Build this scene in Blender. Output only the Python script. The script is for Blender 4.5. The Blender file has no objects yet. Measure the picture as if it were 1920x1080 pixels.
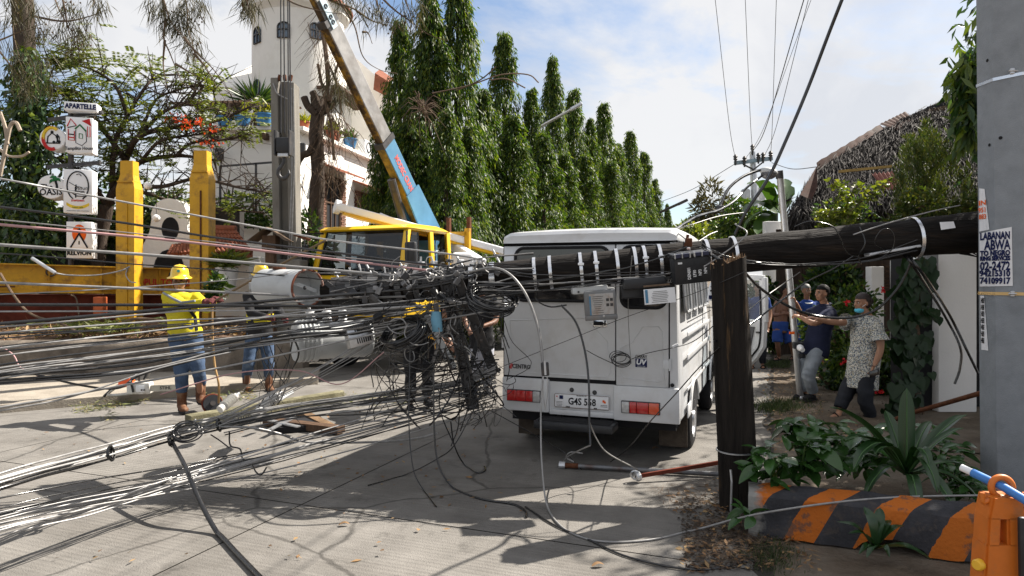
import bpy,bmesh,math,random
import numpy as np
from mathutils import Vector,Matrix,noise
random.seed(7)
NR = np.random.default_rng(11)
S = bpy.context.scene
C = S.collection
PI = math.pi
R = math.radians
V = Vector

# ---------------------------------------------------------------- camera
cam = bpy.data.objects.new('camera',bpy.data.cameras.new('camera'))
C.objects.link(cam)
cam.location = (0,0,1.6)
cam.rotation_euler = (R(90),0,0)
cam.data.sensor_width = 36
cam.data.lens = 24
cam.data.shift_y = -20/1920
cam.data.clip_end = 2000
S.camera = cam
F = 1280.0
def P(px,py,Y): return V(((px-960)/F*Y,Y,1.6-(py-520)/F*Y))
def G(px,py,z=0.0):
    Y = (1.6-z)*F/(py-520);return V(((px-960)/F*Y,Y,z))

# ---------------------------------------------------------------- light
SUN = V((1.46,.82,1.7)).normalized()
sun = bpy.data.objects.new('sun',bpy.data.lights.new('sun','SUN'))
C.objects.link(sun)
sun.data.energy = 5.0
sun.data.angle = R(.5)
sun.data.color = (1,.93,.83)
sun.rotation_euler = (-SUN).to_track_quat('-Z','Y').to_euler()
W = bpy.data.worlds.new('World');S.world = W;W.use_nodes = True
nt = W.node_tree;nt.nodes.clear()
def wn(t,**k):
    n = nt.nodes.new(t)
    for a,b in k.items(): setattr(n,a,b)
    return n
def wl(a,b): nt.links.new(a,b)
sky = wn('ShaderNodeTexSky',sky_type='NISHITA',sun_disc=False,sun_elevation=R(45.4),sun_rotation=R(60.7))
bg = wn('ShaderNodeBackground');bg.inputs[1].default_value = .05
out = wn('ShaderNodeOutputWorld')
tc = wn('ShaderNodeTexCoord');sx = wn('ShaderNodeSeparateXYZ');wl(tc.outputs['Generated'],sx.inputs[0])
def wm(op,a,b=None):
    n = wn('ShaderNodeMath',operation=op)
    for i,q in enumerate((a,b)):
        if q is None: continue
        if isinstance(q,(int,float)): n.inputs[i].default_value = q
        else: wl(q,n.inputs[i])
    return n.outputs[0]
zz = wm('ADD',wm('MAXIMUM',sx.outputs[2],0.0),.22)
cx = wn('ShaderNodeCombineXYZ');wl(wm('DIVIDE',sx.outputs[0],zz),cx.inputs[0]);wl(wm('DIVIDE',sx.outputs[1],zz),cx.inputs[1])
def wnoise(vec,sc,det,rough,dist,off):
    mp = wn('ShaderNodeMapping');mp.inputs['Location'].default_value = off;wl(vec,mp.inputs[0])
    n = wn('ShaderNodeTexNoise');n.inputs['Scale'].default_value = sc;n.inputs['Detail'].default_value = det
    n.inputs['Roughness'].default_value = rough;n.inputs['Distortion'].default_value = dist
    wl(mp.outputs[0],n.inputs['Vector']);return n.outputs[0]
def wramp(fac,stops):
    n = wn('ShaderNodeValToRGB');e = n.color_ramp.elements
    while len(e) < len(stops): e.new(.5)
    for k,(p,c) in enumerate(stops): e[k].position = p;e[k].color = (*c,1)
    wl(fac,n.inputs[0]);return n.outputs[0]
n1 = wnoise(cx.outputs[0],1.1,9,.58,.35,(3.1,7.4,0))
cover = wramp(n1,[(.36,(0,0,0)),(.50,(.93,.93,.93))])
n2 = wnoise(tc.outputs['Generated'],4.2,8,.55,.2,(1.3,.2,.7))
shade = wramp(n2,[(.36,(5.9,6.0,6.3)),(.54,(7.2,7.15,7.15))])
mix = wn('ShaderNodeMixRGB');wl(cover,mix.inputs[0]);wl(shade,mix.inputs[2])
skym = wn('ShaderNodeMixRGB',blend_type='MULTIPLY');skym.inputs[0].default_value = 1
skym.inputs[2].default_value = (1.15,1.2,1.25,1)
wl(sky.outputs[0],skym.inputs[1]);wl(skym.outputs[0],mix.inputs[1])
wl(mix.outputs[0],bg.inputs[0]);wl(bg.outputs[0],out.inputs[0])
S.view_settings.view_transform = 'Standard'
S.view_settings.look = 'None'
S.view_settings.exposure = 1.35
S.view_settings.gamma = 1
S.view_settings.use_curve_mapping = False

# ---------------------------------------------------------------- materials
MATS = {}
def M(name,col,rough=.6,metal=0,var=.18,scale=6,bump=.0,bscale=50,spec=.4,coat=0,dirt=None,dscale=3,dlo=.5,dhi=.65,damt=.7,stretch=None):
    if name in MATS: return MATS[name]
    m = bpy.data.materials.new(name);m.use_nodes = True;t = m.node_tree;n = t.nodes;L = t.links
    if rough > .55 and not coat: spec = min(spec,.14)
    b = n['Principled BSDF'];b.inputs['Roughness'].default_value = rough;b.inputs['Metallic'].default_value = metal
    b.inputs['Specular IOR Level'].default_value = spec
    if coat: b.inputs['Coat Weight'].default_value = coat;b.inputs['Coat Roughness'].default_value = .08
    co = n.new('ShaderNodeTexCoord');vec = co.outputs['Object']
    if stretch:
        mp = n.new('ShaderNodeMapping');mp.inputs['Scale'].default_value = stretch;L.new(vec,mp.inputs[0]);vec = mp.outputs[0]
    ns = n.new('ShaderNodeTexNoise');ns.inputs['Scale'].default_value = scale;ns.inputs['Detail'].default_value = 7;ns.inputs['Roughness'].default_value = .62
    L.new(vec,ns.inputs['Vector'])
    rp = n.new('ShaderNodeValToRGB');e = rp.color_ramp.elements
    e[0].position = .3;e[1].position = .7
    e[0].color = (*[max(0,c*(1-var)) for c in col],1);e[1].color = (*[min(1,c*(1+var)) for c in col],1)
    L.new(ns.outputs[0],rp.inputs[0]);c = rp.outputs[0]
    if dirt:
        n2 = n.new('ShaderNodeTexNoise');n2.inputs['Scale'].default_value = dscale;n2.inputs['Detail'].default_value = 9;n2.inputs['Roughness'].default_value = .68
        L.new(vec,n2.inputs['Vector'])
        mr = n.new('ShaderNodeMapRange');mr.inputs[1].default_value = dlo;mr.inputs[2].default_value = dhi;mr.inputs[4].default_value = damt
        L.new(n2.outputs[0],mr.inputs[0])
        mx = n.new('ShaderNodeMixRGB');mx.inputs[2].default_value = (*dirt,1)
        L.new(mr.outputs[0],mx.inputs[0]);L.new(c,mx.inputs[1]);c = mx.outputs[0]
    L.new(c,b.inputs['Base Color'])
    rr = n.new('ShaderNodeMapRange');rr.inputs[3].default_value = max(.02,rough-.1);rr.inputs[4].default_value = min(1,rough+.1)
    L.new(ns.outputs[0],rr.inputs[0]);L.new(rr.outputs[0],b.inputs['Roughness'])
    if bump:
        nb = n.new('ShaderNodeTexNoise');nb.inputs['Scale'].default_value = bscale;nb.inputs['Detail'].default_value = 6
        L.new(vec,nb.inputs['Vector'])
        bp = n.new('ShaderNodeBump');bp.inputs['Strength'].default_value = bump;bp.inputs['Distance'].default_value = .02
        L.new(nb.outputs[0],bp.inputs['Height']);L.new(bp.outputs[0],b.inputs['Normal'])
    MATS[name] = m;return m
def leafM(name,cols,trans=.35,rough=.42,spec=.45):
    m = bpy.data.materials.new(name);m.use_nodes = True;t = m.node_tree;n = t.nodes;L = t.links
    b = n['Principled BSDF'];b.inputs['Roughness'].default_value = rough;b.inputs['Specular IOR Level'].default_value = spec
    g = n.new('ShaderNodeNewGeometry');rp = n.new('ShaderNodeValToRGB');e = rp.color_ramp.elements
    while len(e) < len(cols): e.new(.5)
    for k,c in enumerate(cols): e[k].position = k/(len(cols)-1);e[k].color = (*c,1)
    L.new(g.outputs['Random Per Island'],rp.inputs[0]);L.new(rp.outputs[0],b.inputs['Base Color'])
    tr = n.new('ShaderNodeBsdfTranslucent');h = n.new('ShaderNodeMixRGB');h.blend_type = 'MULTIPLY';h.inputs[0].default_value = 1
    h.inputs[2].default_value = (1.5,1.5,.5,1);L.new(rp.outputs[0],h.inputs[1]);L.new(h.outputs[0],tr.inputs[0])
    mx = n.new('ShaderNodeMixShader');mx.inputs[0].default_value = trans
    L.new(b.outputs[0],mx.inputs[1]);L.new(tr.outputs[0],mx.inputs[2]);L.new(mx.outputs[0],n['Material Output'].inputs[0])
    return m
def glassM(name,col=(.02,.025,.03),alpha=.55):
    m = bpy.data.materials.new(name);m.use_nodes = True;t = m.node_tree;n = t.nodes;L = t.links
    g = n.new('ShaderNodeBsdfGlossy');g.inputs['Roughness'].default_value = .03;g.inputs[0].default_value = (.9,.95,1,1)
    tr = n.new('ShaderNodeBsdfTransparent');tr.inputs[0].default_value = (*col,1)
    fr = n.new('ShaderNodeFresnel');fr.inputs[0].default_value = 1.5
    ns = n.new('ShaderNodeTexNoise');ns.inputs['Scale'].default_value = 4
    mx = n.new('ShaderNodeMixShader');L.new(fr.outputs[0],mx.inputs[0]);L.new(tr.outputs[0],mx.inputs[1]);L.new(g.outputs[0],mx.inputs[2])
    df = n.new('ShaderNodeBsdfDiffuse');df.inputs[0].default_value = (.25,.24,.22,1)
    mr = n.new('ShaderNodeMapRange');mr.inputs[1].default_value = .4;mr.inputs[2].default_value = .8;mr.inputs[4].default_value = .12;L.new(ns.outputs[0],mr.inputs[0])
    m2 = n.new('ShaderNodeMixShader');L.new(mr.outputs[0],m2.inputs[0]);mr.inputs[4].default_value = .05;L.new(mx.outputs[0],m2.inputs[1]);L.new(df.outputs[0],m2.inputs[2])
    L.new(m2.outputs[0],n['Material Output'].inputs[0]);return m

m_white = M('white_vehicle_paint',(.62,.63,.645),.36,0,.04,3,spec=.5,coat=.3,dirt=(.40,.37,.32),dscale=4,dlo=.5,dhi=.8,damt=.55)
m_seam = M('dark_seam',(.015,.015,.017),.8)
m_rubber = M('black_rubber',(.022,.022,.024),.75,bump=.2)
m_blackp = M('black_plastic',(.02,.021,.024),.42,var=.3,bump=.05,dirt=(.10,.09,.08),dscale=9,dlo=.55,dhi=.8,damt=.35)
m_cab_blk = M('black_cable_jacket',(.009,.009,.010),.22,var=.4,scale=12,spec=.7,dirt=(.06,.056,.05),dscale=14,dlo=.55,dhi=.8,damt=.4)
m_cab_gry = M('weathered_grey_cable',(.25,.245,.24),.42,.2,.25,20,spec=.6)
m_cab_alu = M('bare_aluminium_strand',(.34,.335,.33),.5,.4,.2,30)
m_cab_pink = M('faded_pink_cable',(.38,.22,.22),.45,0,.2,10)
m_steel = M('galvanised_steel',(.52,.53,.55),.36,.8,.15,10,dirt=(.2,.17,.14),dscale=8,dlo=.58,dhi=.8,damt=.5)
m_band = M('shiny_steel_band',(.72,.73,.76),.25,.9,.1,10)
m_dsteel = M('dark_weathered_steel',(.06,.06,.063),.5,.5,.3,10,dirt=(.14,.10,.07),dscale=7,dlo=.5,dhi=.75,damt=.5)
m_rust = M('rusty_steel',(.105,.042,.022),.8,.1,.4,14,bump=.3)
m_tar = M('creosoted_wood',(.013,.011,.010),.8,0,.6,7,bump=.9,bscale=16,spec=.2,dirt=(.07,.045,.028),dscale=5,dlo=.54,dhi=.78,damt=.6,stretch=(.25,3,3))
m_tarv = M('creosoted_wood_upright',(.017,.014,.012),.8,0,.6,7,bump=1.,bscale=18,dirt=(.17,.10,.045),dscale=5,dlo=.60,dhi=.72,damt=.7,spec=.2,stretch=(3,3,.22))
m_splint = M('raw_split_wood',(.15,.095,.055),.85,0,.4,10,bump=.6,bscale=30)
m_conc = M('pole_concrete',(.20,.19,.17),.9,0,.2,5,bump=.35,bscale=60,dirt=(.08,.07,.06),dscale=2.5,dlo=.45,dhi=.68,damt=.75,stretch=(2.5,2.5,.6))
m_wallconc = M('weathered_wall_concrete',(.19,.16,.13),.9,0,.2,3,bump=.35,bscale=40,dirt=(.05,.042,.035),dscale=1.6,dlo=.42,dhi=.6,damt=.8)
m_walk = M('sidewalk_concrete',(.27,.24,.20),.9,0,.18,4,bump=.4,bscale=55,dirt=(.15,.125,.10),dscale=2.2,dlo=.5,dhi=.7,damt=.6)
m_paintw = M('white_wall_paint',(.74,.73,.72),.8,0,.05,2,bump=.12,bscale=40,dirt=(.42,.39,.34),dscale=1.1,dlo=.55,dhi=.85,damt=.6)
m_stucco = M('cream_stucco',(.76,.735,.69),.9,0,.05,1.2,bump=.3,bscale=18,dirt=(.5,.45,.38),dscale=.8,dlo=.55,dhi=.8,damt=.5)
m_yellow = M('yellow_steel_paint',(.56,.30,.010),.5,0,.18,3,dirt=(.15,.065,.02),dscale=4,dlo=.5,dhi=.68,damt=.85,bump=.08)
m_tyellow = M('yellow_truck_paint',(.72,.44,.012),.38,0,.08,3,coat=.3,dirt=(.30,.12,.03),dscale=9,dlo=.62,dhi=.75,damt=.7)
m_redbrown = M('red_oxide_steel',(.12,.03,.018),.8,0,.4,5)
m_blue = M('crane_blue_paint',(.07,.20,.33),.45,0,.12,4,dirt=(.25,.2,.15),dscale=8,dlo=.6,dhi=.75,damt=.6)
m_boomgrey = M('boom_grey',(.22,.215,.21),.55,.2,.3,5,dirt=(.11,.09,.075),dscale=3,dlo=.45,dhi=.7,damt=.7)
m_boomdark = M('boom_underside',(.075,.05,.03),.6,.2,.5,5,dirt=(.42,.24,.03),dscale=4,dlo=.5,dhi=.62,damt=.7)
m_sign = M('white_sign_panel',(.78,.79,.81),.5,0,.04,3,dirt=(.4,.37,.33),dscale=6,dlo=.6,dhi=.8,damt=.5)
m_black = M('black_print',(.015,.015,.018),.6)
m_navy = M('navy_print',(.012,.018,.075),.6)
m_redp = M('red_print',(.50,.03,.03),.6)
m_orangep = M('orange_print',(.80,.13,.015),.6)
m_greenp = M('green_print',(.03,.16,.06),.6)
m_yellowp = M('yellow_print',(.72,.52,.05),.6)
m_paper = M('paper',(.78,.78,.80),.8,0,.05,10,dirt=(.5,.48,.45),dscale=12,dlo=.6,dhi=.8,damt=.5)
m_tcan = M('transformer_grey',(.46,.475,.48),.5,0,.1,5,dirt=(.28,.10,.035),dscale=4,dlo=.62,dhi=.74,damt=.85)
m_glass = glassM('dark_glass',(.09,.11,.13))
m_glassc = glassM('clear_glass',(.55,.62,.66))
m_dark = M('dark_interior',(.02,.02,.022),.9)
m_red = M('red_lens',(.45,.012,.012),.18,0,.2,30,spec=.6,coat=.5)
m_amber = M('amber_lens',(.62,.07,.015),.18,0,.2,30,spec=.6,coat=.5)
m_clear = M('clear_lens',(.42,.42,.42),.15,0,.3,40,spec=.7,coat=.5)
m_chrome = M('chrome',(.78,.78,.78),.12,1,.05,10)
m_tile = M('red_clay_tile',(.21,.078,.048),.8,0,.3,6,bump=.3)
m_wood = M('brown_wood',(.085,.052,.034),.8,0,.35,8,bump=.4,stretch=(2,2,.4))
m_bark = M('grey_brown_bark',(.058,.044,.035),.9,0,.4,9,bump=.9,bscale=25,stretch=(2,2,.6))
m_twig = M('dry_twig',(.12,.085,.06),.9,0,.35,9)
m_mast = leafM('mast_tree_leaves',[(.010,.024,.008),(.024,.056,.012),(.05,.10,.016),(.09,.14,.02),(.18,.21,.035)],.45,.45,.28)
m_vine = leafM('vine_leaves',[(.008,.022,.010),(.016,.042,.016),(.04,.085,.02),(.12,.16,.02)],.25,.4)
m_feather = leafM('feathery_leaves',[(.05,.075,.015),(.10,.135,.02),(.19,.20,.035)],.4)
m_shrub = leafM('shrub_leaves',[(.012,.032,.012),(.03,.07,.018),(.07,.12,.025),(.13,.17,.03)],.32,.36)
m_broad = leafM('glossy_broad_leaves',[(.012,.04,.010),(.02,.065,.014),(.035,.09,.02),(.09,.12,.025)],.22,.26,.6)
m_strap = leafM('strap_leaves',[(.008,.028,.008),(.014,.042,.011),(.02,.055,.014)],.14,.3,.55)
m_needle = leafM('casuarina_needles',[(.035,.036,.022),(.06,.055,.03),(.10,.085,.05)],.25,.6,.3)
m_conifer = leafM('conifer_tufts',[(.03,.055,.012),(.06,.095,.018),(.13,.13,.03)],.25,.6)
m_hill = leafM('far_tree_leaves',[(.022,.04,.014),(.05,.08,.02),(.09,.12,.03)],.25,.6)
m_banana = leafM('banana_leaves',[(.022,.055,.012),(.04,.085,.018)],.3,.4)
m_flower = leafM('orange_red_petals',[(.55,.05,.015),(.7,.10,.02)],.3,.6)
m_redfl = leafM('red_petals',[(.5,.01,.02),(.6,.02,.03)],.3,.6)
m_dry = leafM('dry_leaves',[(.10,.055,.025),(.20,.11,.05),(.28,.19,.09)],.1,.8)
m_thatch = leafM('thatch',[(.030,.027,.027),(.045,.041,.040),(.060,.055,.052),(.09,.082,.076)],.0,.8,.08)
m_thatchbr = leafM('brown_thatch',[(.06,.035,.02),(.13,.085,.045),(.20,.14,.08)],.0,.7)
m_grass = leafM('short_grass',[(.02,.035,.01),(.05,.075,.018)],.2,.6)
m_skin = M('tan_skin',(.30,.155,.095),.5,0,.12,14)
m_skind = M('brown_skin',(.185,.09,.055),.5,0,.12,14)
m_hair = M('black_hair',(.008,.007,.007),.6,0,.4,60,bump=.4,bscale=120)
m_hairg = M('greying_hair',(.10,.10,.10),.55,0,.5,60,bump=.4,bscale=120)
m_eyew = M('eye_white',(.6,.58,.55),.3)

# ---------------------------------------------------------------- mesh builder
WM = {}
def ortho(d):
    d = V(d).normalized();a = V((0,0,1)) if abs(d.z) < .92 else V((1,0,0))
    u = d.cross(a).normalized();return u,u.cross(d).normalized()
class MB:
    def __init__(s): s.v = [];s.f = [];s.m = []
    def add(s,vs,fs,mi=0):
        o = len(s.v);s.v += [V(q) for q in vs];s.f += [tuple(i+o for i in q) for q in fs];s.m += [mi]*len(fs);return s
    def box(s,c,sz,rot=None,bev=0,mi=0,seg=2):
        if bev:
            b = bmesh.new();bmesh.ops.create_cube(b,size=1)
            for q in b.verts: q.co = V((q.co.x*sz[0],q.co.y*sz[1],q.co.z*sz[2]))
            bmesh.ops.bevel(b,geom=b.edges[:],offset=min(bev,min(sz)*.45),segments=seg,profile=.5,affect='EDGES')
            vs = [q.co.copy() for q in b.verts];fs = [[q.index for q in f.verts] for f in b.faces];b.free()
        else:
            vs = [V((x*sz[0]/2,y*sz[1]/2,z*sz[2]/2)) for x in (-1,1) for y in (-1,1) for z in (-1,1)]
            fs = [(0,1,3,2),(4,6,7,5),(0,4,5,1),(2,3,7,6),(0,2,6,4),(1,5,7,3)]
        if rot is not None: vs = [rot @ q for q in vs]
        return s.add([q+V(c) for q in vs],fs,mi)
    def bar(s,p,q,w,h,up=(0,0,1),bev=0,mi=0):
        p,q = V(p),V(q);d = (q-p);L = d.length;d.normalize();up = V(up)
        x = d.cross(up)
        if x.length < 1e-4: x = d.cross(V((1,0,0)))
        x.normalize();z = x.cross(d).normalized()
        rot = Matrix((x,d,z)).transposed()
        return s.box((p+q)/2,(w,L,h),rot,bev,mi)
    def tube(s,path,r,n=8,cap=True,mi=0,flat=1.0):
        path = [V(p) for p in path];k = len(path);rs = r if isinstance(r,(list,tuple)) else [r]*k
        vs = [];fs = [];u = None
        for i,p in enumerate(path):
            d = (path[min(i+1,k-1)]-path[max(i-1,0)])
            if d.length < 1e-7: d = V((0,0,1))
            d.normalize()
            if u is None: u,w = ortho(d)
            else:
                u = (u-d*u.dot(d))
                if u.length < 1e-5: u,w = ortho(d)
                u.normalize()
            w = d.cross(u)
            for j in range(n):
                a = 2*PI*j/n;vs.append(p+u*math.cos(a)*rs[i]+w*math.sin(a)*rs[i]*flat)
        for i in range(k-1):
            for j in range(n):
                a = i*n+j;b = i*n+(j+1) % n;fs.append((a,b,b+n,a+n))
        if cap: fs.append(tuple(range(n-1,-1,-1)));fs.append(tuple(range((k-1)*n,k*n)))
        return s.add(vs,fs,mi)
    def loft(s,secs,n=16,mi=0):
        # secs: (center, xaxis, yaxis, rx, ry)
        vs = [];fs = [];k = len(secs)
        for c,xa,ya,rx,ry in secs:
            for j in range(n):
                a = 2*PI*j/n;vs.append(V(c)+V(xa)*math.cos(a)*rx+V(ya)*math.sin(a)*ry)
        for i in range(k-1):
            for j in range(n):
                a = i*n+j;b = i*n+(j+1) % n;fs.append((a,b,b+n,a+n))
        fs.append(tuple(range(n-1,-1,-1)));fs.append(tuple(range((k-1)*n,k*n)))
        return s.add(vs,fs,mi)
    def lathe(s,prof,c=(0,0,0),axis=(0,0,1),n=20,mi=0,cap=False):
        d = V(axis).normalized();u,w = ortho(d);vs = [];fs = [];k = len(prof)
        for r,h in prof:
            for j in range(n):
                a = 2*PI*j/n;vs.append(V(c)+d*h+(u*math.cos(a)+w*math.sin(a))*r)
        for i in range(k-1):
            for j in range(n):
                a = i*n+j;b = i*n+(j+1) % n;fs.append((a,b,b+n,a+n))
        if cap: fs.append(tuple(range(n-1,-1,-1)));fs.append(tuple(range((k-1)*n,k*n)))
        return s.add(vs,fs,mi)
    def prism(s,pts,o,ux,uy,depth,mi=0):
        o,ux,uy = V(o),V(ux),V(uy);nn = ux.cross(uy).normalized()*depth;k = len(pts)
        a = [o+ux*x+uy*y for x,y in pts];b = [q+nn for q in a]
        fs = [tuple(range(k-1,-1,-1)),tuple(range(k,2*k))]+[(i,(i+1) % k,k+(i+1) % k,k+i) for i in range(k)]
        return s.add(a+b,fs,mi)
    def ball(s,c,r,n=12,mi=0,rot=None):
        if isinstance(r,(int,float)): r = (r,r,r)
        m = max(5,n//2);vs = [];fs = []
        for i in range(1,m):
            t = PI*i/m
            for j in range(n):
                a = 2*PI*j/n;q = V((math.sin(t)*math.cos(a)*r[0],math.sin(t)*math.sin(a)*r[1],math.cos(t)*r[2]))
                vs.append(q)
        vs += [V((0,0,r[2])),V((0,0,-r[2]))]
        for i in range(m-2):
            for j in range(n): a = i*n+j;b = i*n+(j+1) % n;fs.append((a,a+n,b+n,b))
        T = len(vs)-2
        for j in range(n): fs.append((T,j,(j+1) % n));fs.append((T+1,(m-2)*n+(j+1) % n,(m-2)*n+j))
        if rot is not None: vs = [rot @ q for q in vs]
        return s.add([q+V(c) for q in vs],fs,mi)
    def torus(s,c,Rr,r,axis=(0,0,1),n=28,k=8,mi=0,sx=1,sy=1,ux=None):
        d = V(axis).normalized()
        if ux is None: u,w = ortho(d)
        else: u = V(ux).normalized();w = d.cross(u)
        path = [V(c)+u*math.cos(2*PI*i/n)*Rr*sx+w*math.sin(2*PI*i/n)*Rr*sy for i in range(n+1)]
        return s.tube(path,r,k,False,mi)
    def mesh(s,name,mats,smooth=None,T=None):
        me = bpy.data.meshes.new(name)
        vs = s.v if T is None else [T @ q for q in s.v]
        me.from_pydata([tuple(q) for q in vs],[],s.f)
        for m in (mats if isinstance(mats,(list,tuple)) else [mats]): me.materials.append(m)
        if any(s.m): me.polygons.foreach_set('material_index',s.m)
        if smooth is not None:
            me.polygons.foreach_set('use_smooth',[True]*len(s.f));me.set_sharp_from_angle(angle=R(smooth))
        me.update();return me
    def build(s,name,mats,parent=None,smooth=None,local=False):
        T = None
        if parent is not None and not local: T = WM.get(parent.name,Matrix()).inverted()
        return link(name,s.mesh(name,mats,smooth,T),parent)
def link(name,me,parent=None):
    o = bpy.data.objects.new(name,me);C.objects.link(o)
    if parent is not None: o.parent = parent;WM[o.name] = WM.get(parent.name,Matrix())
    return o
def tag(o,label=None,cat=None,group=None,kind=None):
    for k,q in (('label',label),('category',cat),('group',group),('kind',kind)):
        if q: o[k] = q
    return o
def root(name,label,cat,loc=(0,0,0),rz=0,group=None):
    o = bpy.data.objects.new(name,None);C.objects.link(o);o.location = loc;o.rotation_euler = (0,0,rz)
    o.empty_display_size = .1
    WM[o.name] = Matrix.Translation(V(loc)) @ Matrix.Rotation(rz,4,'Z')
    return tag(o,label,cat,group)
def copy_tree(o,parent=None):
    c = o.copy();C.objects.link(c);c.parent = parent
    for ch in list(o.children): copy_tree(ch,c)
    return c
def crom(pts,n=8):
    pts = [V(p) for p in pts]
    if len(pts) < 3: return [pts[0].lerp(pts[-1],i/n) for i in range(n+1)]
    q = [pts[0]*2-pts[1]]+pts+[pts[-1]*2-pts[-2]];o = []
    for i in range(1,len(q)-2):
        a,b,c,d = q[i-1:i+3]
        for k in range(n):
            t = k/n;o.append(.5*((2*b)+(c-a)*t+(2*a-5*b+4*c-d)*t*t+(3*b-a-3*c+d)*t**3))
    o.append(pts[-1]);return o
def text(name,s,size,mat,o,ux,uy,parent,ext=.0015,bold=0.0,align='CENTER',sx=1,local=False,bend=None,spacing=1):
    cu = bpy.data.curves.new('t','FONT');cu.body = s;cu.size = size;cu.extrude = ext;cu.offset = bold
    cu.align_x = align;cu.align_y = 'CENTER';cu.resolution_u = 2;cu.space_character = spacing
    ob = bpy.data.objects.new('t',cu);C.objects.link(ob);bpy.context.view_layer.update()
    me = bpy.data.meshes.new_from_object(ob.evaluated_get(bpy.context.evaluated_depsgraph_get()))
    bpy.data.objects.remove(ob);bpy.data.curves.remove(cu)
    ux = V(ux).normalized();uy = V(uy).normalized();nn = ux.cross(uy);me.name = name
    T = Matrix() if (parent is None or local) else WM.get(parent.name,Matrix()).inverted()
    for q in me.vertices:
        if bend: q.co = T @ bend(q.co.x*sx,q.co.y,q.co.z)
        else: q.co = T @ (V(o)+ux*q.co.x*sx+uy*q.co.y+nn*q.co.z)
    me.materials.clear();me.materials.append(mat);me.update()
    return link(name,me,parent)

# leaves: one folded two-triangle blade each, numpy arrays
def norm(a): return a/np.maximum(np.linalg.norm(a,axis=1,keepdims=True),1e-9)
def leaves(pos,dr,L,Wd,fold=.25,side=None):
    n = len(pos);dr = norm(dr)
    if side is None: side = NR.normal(size=(n,3))
    sd = norm(np.cross(dr,side));up = np.cross(sd,dr)
    L = np.broadcast_to(np.asarray(L,float).reshape(-1,1),(n,1));Wd = np.broadcast_to(np.asarray(Wd,float).reshape(-1,1),(n,1))
    v = np.empty((n,4,3));v[:,0] = pos;v[:,2] = pos+dr*L
    mid = pos+dr*L*.45
    v[:,1] = mid-sd*Wd*.5+up*Wd*fold;v[:,3] = mid+sd*Wd*.5+up*Wd*fold
    i = np.arange(n)[:,None]*4
    return v.reshape(-1,3),np.concatenate([i+[0,1,2],i+[0,2,3]],1).reshape(-1,3)
def tri_mesh(name,v,f,mat):
    me = bpy.data.meshes.new(name);me.vertices.add(len(v));me.vertices.foreach_set('co',np.ascontiguousarray(v,dtype=np.float32).ravel())
    me.loops.add(f.size);me.loops.foreach_set('vertex_index',np.ascontiguousarray(f,dtype=np.int32).ravel())
    me.polygons.add(len(f));me.polygons.foreach_set('loop_start',np.arange(0,f.size,3,dtype=np.int32))
    me.polygons.foreach_set('loop_total',np.full(len(f),3,dtype=np.int32))
    me.materials.append(mat);me.update(calc_edges=True);return me
def leaf_obj(name,mat,parent,pos,dr,L,Wd,fold=.25,local=False,side=None):
    pos = np.asarray(pos,float);dr = np.asarray(dr,float)
    v,f = leaves(pos,dr,L,Wd,fold,side)
    if parent is not None and not local:
        T = np.array(WM.get(parent.name,Matrix()).inverted());v = v @ T[:3,:3].T+T[:3,3]
    return link(name,tri_mesh(name,v,f,mat),parent)
def rnd(a,b,n): return NR.uniform(a,b,n)
def blob(c,rad,n,shell=.5):
    d = norm(NR.normal(size=(n,3)));r = (NR.uniform(shell,1,n)**.6)[:,None]
    return np.asarray(c)+d*r*np.asarray(rad)
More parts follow.
